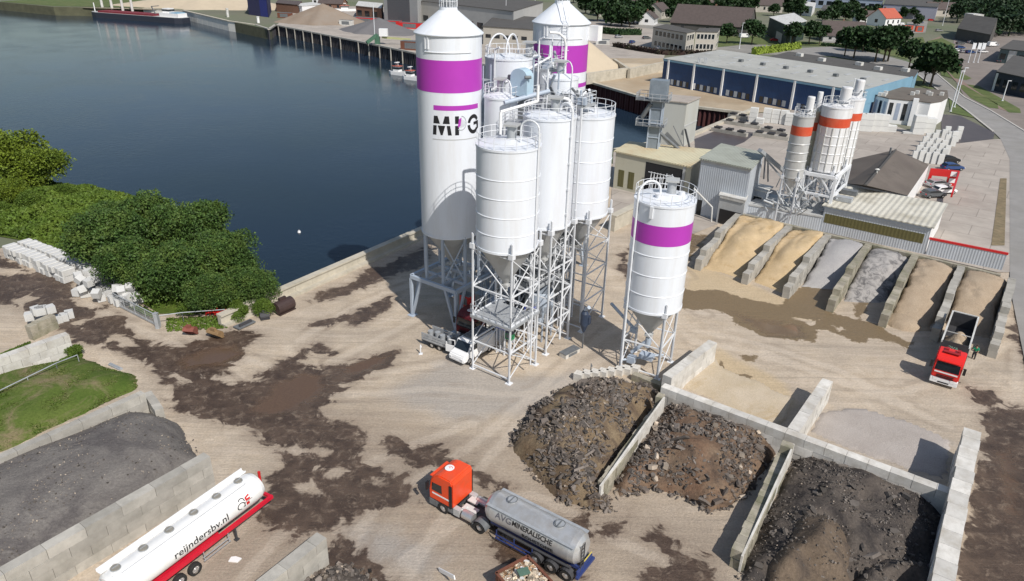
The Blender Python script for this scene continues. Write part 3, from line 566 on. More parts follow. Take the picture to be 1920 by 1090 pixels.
def platform(label, cx, cy, z, wx, wy, posts=True, stair=False):
    t = thing('service_platform', label, 'platform', (cx, cy, 0), GA, 'service platforms in the silo cluster'); hx, hy = wx/2, wy/2
    mb = MB(); mb.bx(-hx, hx, -hy, hy, z-.06, z); [mb.beam((a*hx, -hy, z-.18), (a*hx, hy, z-.18), .12, .22) for a in (-1, 1)]; [mb.beam((-hx, a*hy, z-.18), (hx, a*hy, z-.18), .12, .22) for a in (-1, 1)]; mb.build('deck', M['galv'], t)
    mb = MB(); C4 = [(-hx, -hy), (hx, -hy), (hx, hy), (-hx, hy)]
    for i in range(4):
        a, b_ = Vector((*C4[i], z)), Vector((*C4[(i+1) % 4], z)); n = max(2, int((b_-a).length/1.1))
        for k in range(n+1): p = a.lerp(b_, k/n); mb.tube(p, p+Z*1.1, .03, 5)
        for k in (.4, .75, 1.1): mb.tube(a+Z*k, b_+Z*k, .026, 5)
    mb.build('railing', M['steel'], t)
    if posts:
        for x, y in C4: MB().beam((x, y, 0), (x, y, z-.2), .16, .16).build('post', M['steel'], t)
    return t
p1 = platform('upper open grating platform left of the purple band of the far silo', 2.9, 80.3, 26.6, 3.4, 3.2)
p2 = platform('middle grating platform crowded with pipes below the upper one', 3.2, 76.0, 24.0, 3.8, 3.0)
p3 = platform('small railed platform on a bracket in front of the slim silo', .3, 69.6, 23.0, 2.4, 1.6, True)
p4 = platform('railed platform with ladder above the smooth middle silo', 5.8, 71.5, 24.6, 3.0, 2.6, True)
for t_, z_, sd_, hh_ in ((p1, 26.6, 5, 1.6), (p2, 24.0, 6, 2.2), (p4, 24.6, 7, 1.2)):
    rg = random.Random(sd_)
    for i in range(12):
        x, y = rg.uniform(-1.4, 1.4), rg.uniform(-1.1, 1.1); mb = MB()
        if i % 3 == 0: mb.box((x, y, z_+.4), (rg.uniform(.4, .9), rg.uniform(.4, .8), rg.uniform(.6, 1.0)), rg.random())
        else: mb.path([(x, y, z_), (x, y, z_+rg.uniform(.4, hh_)), (x+rg.uniform(-1, 1), y+rg.uniform(-.8, .8), z_+rg.uniform(.6, hh_+.4))], rg.uniform(.06, .17), 7)
        mb.build('valve_box' if i % 3 == 0 else 'pipe', M[('dgalv', 'galv', 'steel', 'bsteel')[i % 4]], t_)
for i, (x, y, z0, z1) in enumerate([(2.2, 78.4, 0, 29.6), (1.6, 74.4, 0, 28.2), (-2.4, 77.6, 0, 28.6), (4.2, 74.6, 0, 27.0), (3.0, 72.6, 12, 27.6)]): tag(MB().tube((x, y, z0), (x, y, z1), .09, 8).tube((x, y, z1), (x+.5, y-.4, z1+.3), .09, 8).build('riser_pipe', M['bsteel' if i % 2 else 'steel']), nth(i)+' slim riser pipe standing between the tops of the cluster silos', 'pipe', 'riser pipes of the cluster')
t = thing('stair_tower', 'narrow ladder tower between the lettered silo and the slim silo', 'tower', (-3.55, 74.6, 0), GA)
mb = MB()
for x in (-.6, .6):
    for y in (-.6, .6): mb.beam((x, y, 0), (x, y, 27.5), .12, .12)
mb.build('frame', M['bsteel'], t); mb = MB()
for i in range(22): z = 1.2*i+.8; mb.bx(-.6, .6, -.6, .6, z, z+.05) if i % 2 else mb.beam((-.6, -.6, z), (.6, -.6, z), .1, .1)
mb.build('landing', M['galv'], t)
PIPES = [('thick white slanting transfer pipe above the nearest silo', [tuple(G(938, 252, 22.9)), tuple(G(938, 252, 22.9)[:2])+(24.9,), tuple(G(1008, 190, 25.6)), tuple(G(1008, 190, 25.6)[:2])+(27.0,)], .14, 'white'),
 ('grey horizontal screw conveyor below the elevator head', [(-1.2, 70.2, 24.6), (3.2, 72.6, 25.4)], .22, 'bsteel'),
 ('thin curved pipe rising beside the purple band', [(5.0, 78.6, 20), (5.0, 78.6, 29), (4.8, 78.4, 29.8), (4.2, 78.2, 30.3), (3.2, 77.9, 30.4)], .13, 'white'),
 ('white pipe bent over the top of the smooth silo', [(5.2, 69.0, 14), (5.2, 69.0, 24.8), (4.9, 69.0, 25.3), (4.2, 68.9, 25.5), (3.6, 68.6, 25.4)], .16, 'white'),
 ('thin vertical riser pipe in front of the far lettered silo', [(3.6, 79.2, 14), (3.6, 79.2, 30)], .07, 'steel'),
 ('long white feed pipe crossing behind the slim silo', [(-3.0, 76.6, 24.5), (3.4, 79.0, 27.8), (3.4, 79.0, 29)], .13, 'steel'),
 ]
for lb, P, r_, mm in PIPES: tag(MB().path(P, r_, 10).build('transfer_pipe', M[mm]), lb, 'pipe', 'transfer pipes over the silo tops')
# process plant under the silos: hoppers, belts, mixer, boxes
def plantbit(name, label, cat, loc, fn, rz=GA):
    t = thing(name, label, cat, (*loc, 0), rz); fn(t); return t
def mixer(t):
    mb = MB()
    for z in (3.2, 6.4, 9.4): mb.bx(-3.8, 4.8, -2.2, 2.2, z, z+.08); [mb.beam((-3.8, q, z-.12), (4.8, q, z-.12), .14, .24) for q in (-2.2, 0, 2.2)]
    mb.build('deck', M['galv'], t)
    for x in (-3.8, .5, 4.8):
        for y in (-2.2, 2.2): MB().beam((x, y, 0), (x, y, 10.6), .2, .2).build('post', M['steel'], t)
    mb = MB(); rg = random.Random(3)
    for i in range(130):
        x, y = rg.uniform(-3.4, 4.4), rg.uniform(-1.9, 1.9); z = rg.choice((3.3, 6.5, 9.5)); s = rg.uniform(.3, 1.0)
        if rg.random() < .5: mb.box((x, y, z+s/2), (s, s*rg.uniform(.5, 1.2), s), rg.random()*3)
        else: mb.tube((x, y, z), (x+rg.uniform(-.8, .8), y+rg.uniform(-.8, .8), z+rg.uniform(.8, 2.2)), rg.uniform(.1, .35), 10)
    mb.build('machinery', M['dgalv'], t); mb = MB()
    for i in range(75): x, y = rg.uniform(-3.6, 4.6), rg.uniform(-2, 2); z = rg.choice((3.4, 6.6, 9.6)); mb.tube((x, y, z), (x+rg.uniform(-2.5, 2.5), y+rg.uniform(-1, 1), z+rg.uniform(0, 1.8)), rg.uniform(.05, .14), 7)
    mb.build('pipework', M['steel'], t); mb = MB()
    for z in (3.3, 6.5, 9.5):
        for y in (-2.2, 2.2):
            for k in (.55, 1.05): mb.tube((-3.8, y, z+k), (4.8, y, z+k), .03, 5)
            for i in range(9): mb.tube((-3.8+i*1.075, y, z), (-3.8+i*1.075, y, z+1.05), .03, 5)
    mb.build('railing', M['steel'], t)
plantbit('mixing_plant', 'three-level steel mixing plant with dark machinery packed under the silos', 'plant', (2.3, 70.4), mixer, GA+PI/2)
def hop(t):
    mb = MB(); mb.lathe([(1.3, 4.2), (1.3, 5.6), (1.25, 5.7)], 20); mb.lathe([(1.3, 4.2), (.3, 2.4), (.3, 1.6)], 20); mb.build('vessel', M['bsteel'], t)
    for a in range(4): q = PI/4+a*PI/2; MB().beam((1.25*math.cos(q), 1.25*math.sin(q), 0), (1.25*math.cos(q), 1.25*math.sin(q), 4.6), .14, .14).build('leg', M['bsteel'], t)
plantbit('weigh_hopper', 'round blue-grey weigh hopper on four legs under the smooth silo', 'hopper', (3.1, 68.2), hop)
def conv(t):
    mb = MB(); mb.beam((0, 0, 1.0), (8.5, 0, 5.2), .9, .3); mb.beam((0, -.5, 1.3), (8.5, -.5, 5.5), .06, .5); mb.beam((0, .5, 1.3), (8.5, .5, 5.5), .06, .5); mb.build('belt_frame', M['galv'], t)
    for x in (1, 4.5, 8): MB().beam((x, -.4, 0), (x, -.4, 1+x*.49), .1, .1).beam((x, .4, 0), (x, .4, 1+x*.49), .1, .1).build('leg', M['galv'], t)
plantbit('belt_conveyor', 'inclined grey belt conveyor running in under the nearest silo', 'conveyor', (-1.5, 65.2), conv, R(70))
def cyc(t):
    mb = MB(); mb.lathe([(.12, 2.0), (.42, 2.9), (.42, 4.2), (.2, 4.6)], 16); mb.box((.2, .3, 3.4), (.6, .5, .9)); mb.build('body', mat('dark_blue_metal', (.03, .045, .08), .5, 0, .2, 2), t); MB().tube((0, 0, 4.6), (.6, -.3, 5.2), .2, 10).build('duct', M['bsteel'], t); MB().beam((0, 0, 0), (0, 0, 2.2), .12, .12).build('post', M['dgalv'], t)
plantbit('dust_cyclone', 'dark blue dust cyclone where the slanting screw conveyor ends', 'cyclone', (7.6, 65.8), cyc)
def cbox(label, loc, s, c, z0=0, rz=GA, nm='equipment_box'):
    t = thing(nm, label, 'box', (*loc, 0), rz); MB().bx(-s[0]/2, s[0]/2, -s[1]/2, s[1]/2, z0, z0+s[2]).build('housing', c, t)
    mb = MB(); mb.bx(-s[0]/2-.03, s[0]/2+.03, -s[1]/2-.03, s[1]/2+.03, z0+s[2], z0+s[2]+.06); mb.bx(-s[0]*.3, s[0]*.3, -s[1]/2-.02, -s[1]/2, z0+s[2]*.2, z0+s[2]*.85); mb.build('lid', M['dgalv'], t)
    for x in (-1, 1):
        for y in (-1, 1):
            if z0 > .3: MB().beam((x*s[0]*.45, y*s[1]*.45, 0), (x*s[0]*.45, y*s[1]*.45, z0), .1, .1).build('leg', M['steel'], t)
    return t
bl_ = mat('blue_paint', (.03, .06, .45), .4); gr_ = mat('green_paint', (.02, .25, .1), .5)
cbox('bright red control box under the lettered silo', (-4.9, 70.2), (1.3, 1.0, 1.3), M['red'], 2.6)
cbox('blue box on legs seen through the nearest lattice tower', (-.8, 64.6), (1.1, 1.0, .8), bl_, 3.0); cbox('small green box below the blue one in the nearest lattice tower', (-.1, 64.2), (.8, .6, .7), gr_, 1.9)
cbox('blue box under the smooth silo', (1.9, 64.9), (.9, .8, .8), bl_, 4.6); cbox('dark blue cabinet between the middle and right lattice towers', (5.4, 69.8), (1.4, 1.1, 1.4), M['dgalv'], 4.6)
cbox('pale concrete block lying by the feet of the middle tower', tuple(G(1068, 665))[:2], (2.2, .9, .5), M['wconc'], 0, GA+R(80), 'concrete_slab')

relabel('riser pipes of the cluster', '# slim riser pipe from the left between the tops of the cluster silos')
# ---------------------------------------------------------------- quay wall, block walls, bays
qa = math.atan2(QD.y, QD.x)
mb = MB()
seg = 2.6; Lq = (Q1-Q0).length+24; i = 0
while i*seg < Lq:
    x0, x1 = i*seg, min(Lq, i*seg+seg)-.03; mb.bx(x0, x1, -.1, .45, WZ, 1.15); mb.bx(x0, x1, -.28, .6, 1.15, 1.35); mb.bx(x0, x1, -.85, -.1, 0, .35); i += 1
tag(mb.build('quay_wall', M['quay'], None, (Q0.x, Q0.y, 0), qa), 'long pale concrete quay wall between the yard and the water', 'wall')
tag(MB().bx(0, 14, -.4, .4, 0, 2.4).bx(0, 14, -.6, .6, 2.4, 2.55).build('concrete_wall', M['quay'], None, G(1147, 434), math.atan2((G(1195, 378)-G(1147, 401)).y, (G(1195, 378)-G(1147, 401)).x)), 'thick pale concrete wall running from the rightmost tower toward the cream shed', 'wall')
# left: walls of the gravel bay
def wpx(label, a, b, h, t, mt, **k): return wall(label, G(*a, h), G(*b, h), h, t, mt, **k)
wpx('long grey concrete wall between grass bank and dark gravel heap', (-110, 905), (268, 735), 2.4, .7, 'conc', bl=2.4, name='retaining_wall')
wall('low stub of concrete blocks at the corner of the gravel heap', G(277, 742, 1.2), G(300, 775, 1.2), 1.6, .7, 'conc')
wpx('weathered block wall between gravel heap and white tanker trailer', (-40, 1095), (388, 852), 3.2, .8, 'conc', bl=2.4)
wpx('short grey block wall cut by the lower edge, right of the white trailer', (470, 1110), (603, 1003), 2.4, .9, 'conc', bl=2.4)
wpx('stained pale block wall with a heap of blocks behind it at the left edge', (-60, 690), (126, 625), 2.4, .9, 'wconc')
wpx('short mossy block wall stub behind the left block wall', (50, 612), (100, 590), 1.6, .8, 'mossy', jit=.15)
# central T of walls
W1a, W1b = G(1243, 722, 2.4), G(1793, 925, 2.4)
wall('long pale block wall behind the rubble heaps, running up to the right-hand wall', W1a, W1b, 2.4, .82, 'wconc')
wall('pale block wall stub left of the yellow sand floor', G(1247, 712, 2.4)+Vector((.3, .6, 0)), G(1337, 640, 2.4), 2.4, .95, 'wconc', group=None)
wall('pale block wall stub between the sand floor and the grey gravel floor', G(1487, 806, 2.4), G(1552, 712, 2.4), 2.4, .95, 'wconc')
wall('tall pale block wall along the right side of the dark rubble bay', G(1760, 1130, 3.2), G(1824, 806, 3.2), 3.2, 1.25, 'wconc', jit=.05)
def thin(label, a, b, z0, z1, t, mt):
    a = G(*a, z0).to_2d(); b = G(*b, z1).to_2d(); d = b-a; Ld = d.length
    return wall(label, a, b, max(z0, z1), t, mt, steps=lambda x: z0+(z1-z0)*min(1, x/Ld), bl=.8, jit=.06)
mw1 = thin('mossy stepped block wall between the two asphalt rubble heaps', (1242, 738), (1128, 905), 2.4, 1.6, .62, 'mossy')
mw2 = thin('mossy stepped block wall left of the dark rubble heap', (1478, 828), (1385, 1035), 2.4, 1.6, .95, 'mossy')
adopt(MB().beam((0, 0, 0), ((G(1126, 912, 1.6)-G(1246, 745, 2.4)).to_2d().length, 0, -.8), .16, 1.8).build('concrete_panel', M['wconc'], None, G(1246, 745, 2.4)-Vector((0, 0, .85)), math.atan2(*(G(1126, 912, 1.6)-G(1246, 745, 2.4)).to_2d().yx)), mw1)
b0, b1 = G(1489, 832, 2.4), G(1392, 1042, 1.6)
adopt(MB().beam((0, 0, 0), ((b1-b0).to_2d().length, 0, -.8), .14, 1.9).build('concrete_panel', M['wconc'], None, b0-Vector((0, 0, .95)), math.atan2(*(b1-b0).to_2d().yx)), mw2)
b0, b1 = G(1085, 712), G(1190, 700)
for i in range(8):
    p = b0.lerp(b1, i/7.0); tag(MB().bx(-.42, .42, -.4, .4, 0, .8).bx(-.15, .15, -.15, .15, .8, .84).build('concrete_block', M['wconc'], None, (p.x, p.y, 0), GA+R(8)), nth(i)+' pale block from the left in the slanted row of eight before the single silo', 'block', 'row of blocks by the single silo')
wall('low dark concrete kerb between the single silo and the rubble', G(1186, 712), G(1243, 735), .8, .7, 'mossy')
# storage bays on the right
fr = [(24.6, 87.3), (29.6, 83.0), (33.6, 79.3), (37.7, 75.9), (42.3, 72.4), (46.6, 69.3), (51.0, 66.0)]
BW0, BW1 = G(1393, 401, 3.2), G(1877, 515, 3.2); bd = (BW1-BW0).to_2d().normalized()
wall('mossy concrete back wall shared by the six material bays', BW0, BW1, 3.2, .6, 'mossy', z=0)
px_back = [1393, 1478, 1549, 1625, 1703, 1793, 1876]; BK = []
for i, pxx in enumerate(px_back): k = (pxx-1393)/(1876-1393); lo, hi = 0, 1; 
wlab = ['leftmost block wall of the bays, beside the first sand heap', 'block wall between the two yellow sand heaps', 'block wall between yellow sand and smooth grey grit', 'mossy block wall between grey grit and patchy grey grit', 'mossy block wall between patchy grit and brown gravel', 'block wall between brown gravel and the loaded tipper lorry', 'rightmost block wall of the bays, along the road']
for i, (fx, fy) in enumerate(fr):
    # intersection of back wall line with V-direction line
    f_ = Vector((fx, fy)); v2 = V.to_2d() if i else Vector((math.cos(R(58)), math.sin(R(58)))); Mx = Matrix(((v2.x, -bd.x), (v2.y, -bd.y))); s = Mx.inverted() @ (BW0.to_2d()-f_); e = f_+v2*(s.x-.35); BK.append(e); Lw = (e-f_).length
    rg = random.Random(i); brk = [(0, 1.6), (1.9, 2.4), (4.2, 2.4), (6.4+rg.random(), 3.2)]
    def st_(x, brk=brk): return max(h for a, h in brk if x >= a-.01)
    wall(wlab[i], f_, e, 3.2, .85, 'conc' if i not in (3, 4) else 'mossy', steps=st_, bl=1.6, jit=.05, group='walls between the material bays')
# ---------------------------------------------------------------- heaps
def pmat(name, c1, c2, c3=None, sc_=.8, rough=.95, bump=.05, fs=12, thr=(.45, .6)):
    mt, n, b = nodes(name); N = n.nodes.new; L = n.links.new; tc = N('ShaderNodeTexCoord')
    def no(s, d=7, r=.65, dist=0): x = N('ShaderNodeTexNoise'); x.inputs['Scale'].default_value = s; x.inputs['Detail'].default_value = d; x.inputs['Roughness'].default_value = r; x.inputs['Distortion'].default_value = dist; L(tc.outputs['Object'], x.inputs[0]); return x.outputs[0]
    def mr_(v, a, c, o0=0, o1=1): x = N('ShaderNodeMapRange'); [setattr(x.inputs[i], 'default_value', q) for i, q in ((1, a), (2, c), (3, o0), (4, o1))]; L(v, x.inputs[0]); return x.outputs[0]
    def mx(f_, a, c): x = N('ShaderNodeMix'); x.data_type = 'RGBA'; L(f_, x.inputs[0]); [L(q, x.inputs[i]) if not isinstance(q, tuple) else setattr(x.inputs[i], 'default_value', (*q, 1)) for i, q in ((6, a), (7, c))]; return x.outputs[2]
    c = mx(mr_(no(sc_), .35, .65), c1, c2)
    if c3: c = mx(mr_(no(sc_*.6, 8, .7, 1), *thr), c, c3)
    vm = N('ShaderNodeVectorMath'); vm.operation = 'SCALE'; L(c, vm.inputs[0]); L(mr_(no(fs, 6, .8), .25, .75, .65, 1.35), vm.inputs['Scale']); L(vm.outputs[0], b.inputs['Base Color']); b.inputs['Roughness'].default_value = rough; b.inputs['Specular IOR Level'].default_value = .2
    bp = N('ShaderNodeBump'); bp.inputs['Distance'].default_value = bump; L(no(fs*.6, 6, .7), bp.inputs['Height']); L(bp.outputs[0], b.inputs['Normal']); return mt
M['sandy'] = pmat('yellow_sand', (.48, .36, .21), (.56, .43, .27), (.40, .27, .13), .35, thr=(.55, .7)); M['grit'] = pmat('grey_grit', (.33, .32, .32), (.40, .39, .38), None, .3); M['patchy'] = pmat('patchy_grit', (.33, .315, .305), (.38, .36, .34), (.14, .135, .135), 1.3, thr=(.45, .6))
M['gravel'] = pmat('brown_gravel', (.36, .28, .20), (.42, .335, .245), None, .4, bump=.09, fs=9); M['dgrav'] = pmat('dark_gravel', (.145, .133, .125), (.20, .185, .17), (.11, .10, .098), .3, bump=.1, fs=6)
M['soil'] = pmat('brown_soil', (.14, .088, .052), (.20, .145, .095), (.085, .06, .045), .5, bump=.12, fs=5); M['dsoil'] = pmat('dark_soil', (.088, .074, .064), (.14, .118, .10), (.055, .048, .045), .5, bump=.12, fs=5)
M['chunk'] = mat('asphalt_chunks', (.125, .108, .095), .95, 0, .3, 1.5, .02, 20, island=.65, dirt=(.17, .115, .08), damt=.4, dscale=.5)
M['dchunk'] = mat('dark_rubble_chunks', (.115, .10, .088), .95, 0, .3, 1.5, .02, 20, island=.65); M['pchunk'] = mat('pale_stone_chunks', (.36, .30, .24), .9, 0, .3, 1.5, island=.5)
def vnoise(X, Y, s, seed=0):
    o = np.zeros(X.shape); rg = np.random.default_rng(seed)
    for k in range(5):
        for j in range(5): a = rg.random()*6.28; f_ = (1.7**k)/s; o += np.sin((X*math.cos(a)+Y*math.sin(a))*f_*6.28*.35+rg.random()*6.28)*(.62**k)
    return o/5
def heap(name, label, cat, poly, hf, mt, step=.3, chunks=None, group=None, nz=.06, base=0):
    """height field inside a ground polygon; hf(X, Y, sd) -> height; chunks = [(n, size, material, flat)]"""
    P = [Vector(p).to_2d() for p in poly]; x0, x1 = min(p.x for p in P), max(p.x for p in P); y0, y1 = min(p.y for p in P), max(p.y for p in P)
    xs, ys_ = np.arange(x0-step, x1+step*2, step), np.arange(y0-step, y1+step*2, step); X, Y = np.meshgrid(xs, ys_); sd = sdpoly(X, Y, P)
    sd = sd+vnoise(X, Y, 3, 5)*.35*(sd < 1.5); H = hf(X, Y, sd)+vnoise(X, Y, 1.6, 9)*nz*np.clip(sd, 0, 1); H = np.where(sd > 0, np.maximum(H, .0), -.25+np.clip(sd, -.3, 0)); c0 = ((x0+x1)/2, (y0+y1)/2)
    idx = np.arange(X.size).reshape(X.shape); q = np.stack([idx[:-1, :-1], idx[:-1, 1:], idx[1:, 1:], idx[1:, :-1]], -1).reshape(-1, 4); q = q[(sd.ravel()[q] > -step*1.2).any(1)]
    mb = MB(); mb.v = list(zip((X.ravel()-c0[0]).tolist(), (Y.ravel()-c0[1]).tolist(), (H.ravel()+base+.1).tolist())); mb.f = list(map(tuple, q.tolist())); mb.m = [0]*len(q); mb.s = [True]*len(q)
    mats = [mt]; rg = random.Random(len(label or "")); cl = np.clip(.5+vnoise(X, Y, 2.2, 31)*1.1, 0, 1)
    for n_, size, cm, flat in (chunks or []):
        mats.append(cm); mi = len(mats)-1; inside = np.argwhere(sd > -.3)
        for _ in range(n_):
            j, i = inside[rg.randrange(len(inside))]
            if cl[j, i] < rg.random()*.8: continue
            s = size*(.28+2.3*rg.random()**3.2); a = rg.random()*6.28; h_ = float(H[j, i]) if sd[j, i] > 0 else 0
            cx, cy, cz = X[j, i]-c0[0]+rg.uniform(-.15, .15), Y[j, i]-c0[1]+rg.uniform(-.15, .15), max(h_, 0)+base+.1+s*.12
            Rm = Matrix.Rotation(a, 3, 'Z') @ Matrix.Rotation(rg.gauss(0, .6), 3, 'X') @ Matrix.Rotation(rg.gauss(0, .6), 3, 'Y'); k = rg.choice((4, 5, 6)); t_ = s*flat
            el = rg.uniform(.6, 1.5); ring = [(s*.6*el*rg.uniform(.6, 1.2)*math.cos(6.28*u/k), s*.5/el*rg.uniform(.6, 1.2)*math.sin(6.28*u/k)) for u in range(k)]
            P3 = [Rm @ Vector((x, y, -t_/2))+Vector((cx, cy, cz)) for x, y in ring]+[Rm @ Vector((x*.9, y*.9, t_/2))+Vector((cx, cy, cz)) for x, y in ring]
            mb.add(P3, [(u, (u+1) % k, k+(u+1) % k, k+u) for u in range(k)]+[tuple(range(k))[::-1], tuple(range(k, 2*k))], mi)
    o = mb.build(name, mats, None, (*c0, 0)); return tag(o, label, cat, group)
def bayheap(i, label, mt, top, front, group, lobe=0, nz=.05, side=0):
    """fills bay i from the back wall, falling towards the front"""
    a, b_ = Vector(fr[i]), Vector(fr[i+1]); A, B = BK[i], BK[i+1]; va = (A-a).normalized(); vb = (B-b_).normalized(); n_ = (b_-a).normalized(); La = (A-a).length
    fa = a+va*front; fb = b_+vb*(front+side); poly = [fa+n_*.5, fb-n_*.5, B-vb*.1-n_*.5, A-va*.1+n_*.5]; mid = (a+b_)/2
    def hf(X, Y, sd):
        rx = (X-a.x)*va.x+(Y-a.y)*va.y; cx = (X-a.x)*n_.x+(Y-a.y)*n_.y; wdt = (b_-a).dot(n_); q = np.clip(cx/wdt, 0, 1)
        t_ = (rx-front-q*side)/(La-front); t_ = t_-.12*(np.abs(q-.42)*2)**2
        h_ = top*(1-(1-np.clip(t_*1.25, 0, 1))**1.5); h_ = h_*(1-.22*(np.abs(q-.4)*2)**2.2)
        if lobe: h_ = h_+lobe*np.exp(-((t_-.45)**2)/.012)*(.6+.4*np.sin(q*7))-lobe*.8*np.exp(-((t_-.30)**2)/.006)
        h_ = h_-.22*np.clip(1-np.abs(vnoise(X*1.0, Y*.6, 2.6, 40+i)+.1)*9, 0, 1)*np.clip(h_, 0, 1) if lobe else h_
        return np.clip(h_, 0, 9)
    return heap('material_heap', label, 'heap', [tuple(p)+(0,) for p in poly], hf, mt, .3, None, group, nz)
bg_ = 'material heaps in the bays'
bayheap(0, 'large yellow sand heap filling the leftmost bay', M['sandy'], 3.5, 1.2, bg_, .35, .09); bayheap(1, 'yellow sand heap in the second bay, spilling forward', M['sandy'], 3.4, 1.5, bg_, .35, .09)
bayheap(2, 'smooth fine grey grit heap in the third bay', M['grit'], 3.2, 4.6, bg_, 0, .02, 3); bayheap(3, 'patchy grey and white grit heap in the fourth bay', M['patchy'], 3.1, 3.6, bg_, .2, .16, 4)
bayheap(4, 'brown gravel heap with a rounded foot in the fifth bay', M['gravel'], 3.1, .8, bg_, .1, .05, 1.5); bayheap(5, 'brown gravel heap behind the tipper lorry in the last bay', M['gravel'], 3.1, 3.6, bg_, .15, .06, 1)
c_ = G(1690, 606); heap('gravel_mound', 'small round brown gravel mound at the mouth of the fifth bay', 'heap', [(c_.x+2.0*math.cos(a*.524), c_.y+2.2*math.sin(a*.524), 0) for a in range(12)], lambda X, Y, sd: 1.1*(1-np.exp(-np.clip(sd, 0, 9)*.8)), M['gravel'])
def mound(pts, hmax, k=.75):
    P = gp(pts); return P, (lambda X, Y, sd: hmax*(1-np.exp(-np.clip(sd, 0, 99)*k)))
P_a, hf = mound([(-150, 900), (0, 868), (150, 818), (255, 775), (300, 782), (350, 815), (378, 870), (340, 905), (250, 975), (150, 1035), (60, 1100), (-150, 1200)], 2.3, .55)
heap('gravel_heap', 'broad heap of dark grey gravel between two concrete walls at lower left', 'heap', P_a, hf, M['dgrav'], .28, [(2200, .045, M['pchunk'], .6), (2500, .07, M['dchunk'], .6)], nz=.08)
Pp, hf = mound([(1108, 722), (1150, 716), (1232, 742), (1205, 790), (1150, 880), (1132, 925), (1150, 960), (1110, 955), (1050, 935), (1000, 895), (965, 850), (960, 820), (1000, 770), (1050, 735)], 3.0, .42)
heap('rubble_heap', 'heap of broken asphalt slabs in brown soil left of the mossy wall', 'heap', Pp, hf, pmat('tan_brown_soil', (.15, .105, .065), (.24, .185, .12), (.09, .065, .05), .5, bump=.12, fs=5), .28, [(11000, .20, M['chunk'], .22), (400, .38, M['chunk'], .18), (500, .13, M['pchunk'], .5)], nz=.28)
Pp, hf = mound([(1248, 760), (1300, 775), (1400, 808), (1462, 838), (1440, 875), (1405, 925), (1370, 950), (1330, 960), (1270, 930), (1215, 915), (1160, 935), (1150, 900), (1200, 830), (1222, 790)], 2.8, .42)
heap('rubble_heap', 'heap of reddish soil and broken slabs between the two mossy walls', 'heap', Pp, hf, pmat('reddish_soil', (.165, .10, .065), (.20, .145, .10), (.085, .06, .045), .45, bump=.12, fs=5), .28, [(8000, .18, M['chunk'], .22), (90, .34, M['pchunk'], .4), (300, .42, M['chunk'], .2)], nz=.3)
Pp, hf = mound([(1495, 845), (1560, 862), (1650, 893), (1740, 920), (1775, 938), (1760, 1010), (1750, 1110), (1560, 1110), (1390, 1100), (1392, 1050), (1425, 985), (1465, 905)], 2.0, .5)
heap('rubble_heap', 'broad heap of nearly black rubble behind the low block wall', 'heap', Pp, hf, M['dsoil'], .28, [(9000, .085, M['dchunk'], .5), (300, .33, M['dchunk'], .3), (1100, .045, M['pchunk'], .7)], nz=.4)
Pp, hf = mound([(1450, 1040), (1480, 1000), (1530, 985), (1580, 1010), (1600, 1060), (1590, 1120), (1440, 1120), (1425, 1080)], 3.3, .65)
heap('soil_heap', 'rounded brown soil mound in front of the black rubble', 'heap', Pp, hf, pmat('mound_soil', (.12, .09, .065), (.17, .13, .095), (.075, .06, .05), .5, bump=.12, fs=5), .28, [(1200, .08, M['dchunk'], .5)], nz=.22, base=.3)
Pp, hf = mound([(1590, 1085), (1640, 1055), (1720, 1060), (1760, 1100), (1750, 1140), (1600, 1140)], 2.6, .5)
heap('soil_heap', 'dark brown soil mound cut by the lower edge', 'heap', Pp, hf, M['dsoil'], .28, [(400, .16, M['dchunk'], .5)], nz=.12, base=.3)
Pp, hf = mound([(560, 1095), (600, 1075), (640, 1062), (690, 1082), (720, 1110), (560, 1130)], .8, .7)
heap('rubble_heap', 'small low rubble heap beside the short wall at the lower edge', 'heap', Pp, hf, M['dsoil'], .25, [(700, .2, M['chunk'], .5), (120, .14, M['pchunk'], .7)], nz=.15)
Pp, hf = mound([(1268, 722), (1300, 690), (1330, 668), (1360, 690), (1420, 715), (1490, 750), (1478, 785), (1462, 803), (1400, 780)], .25, .5)
heap('sand_bed', 'low bed of yellow sand between the two pale wall stubs', 'heap', Pp, hf, pmat('pale_sand_floor', (.47, .385, .27), (.53, .45, .345), (.40, .30, .17), .3, thr=(.55, .7)), .3, nz=.04)
Pp, hf = mound([(1540, 770), (1600, 765), (1700, 790), (1790, 830), (1770, 905), (1700, 885), (1600, 845), (1515, 812)], .12, .5)
heap('grit_bed', 'flat bed of grey grit between pale stub and tall right wall', 'heap', Pp, hf, pmat('pinkish_grit', (.36, .32, .29), (.42, .38, .35), None, .3), .4, nz=.01)
# ---------------------------------------------------------------- grass, bushes, trees on the left
M['grass'] = pmat('grass', (.065, .105, .018), (.10, .135, .03), (.20, .165, .095), .35, bump=.08, fs=5, thr=(.47, .6)); M['rough_grass'] = pmat('rough_grass', (.05, .085, .014), (.10, .14, .022), (.13, .13, .03), .12, bump=.15, fs=3, thr=(.5, .7))
def tufts(name, polys, n, size, mt, zf, seed):
    rg = random.Random(seed); mb = MB(); pts = []
    for poly in polys:
        P = np.array([(p.x, p.y) for p in gp(poly)]); x0, y0 = P.min(0); x1, y1 = P.max(0); c = RNG.uniform((x0, y0), (x1, y1), (n*3, 2)); sd = sdpoly(c[:, 0], c[:, 1], P); k_ = sd > .15; c = c[k_][:n]; pts.append(np.column_stack([c, sd[k_][:n]]))
    p = np.concatenate(pts); p[:, 2] = zf(p[:, 0], p[:, 1], p[:, 2])+size*.3*RNG.random(len(p)); clumps(mb, p, size, 1.2); return tag(mb.build(name, mt), kind='stuff')
gl = [[(-160, 760), (0, 700), (60, 688), (150, 672), (200, 690), (255, 705), (262, 730), (120, 795), (0, 850), (-160, 925)]]
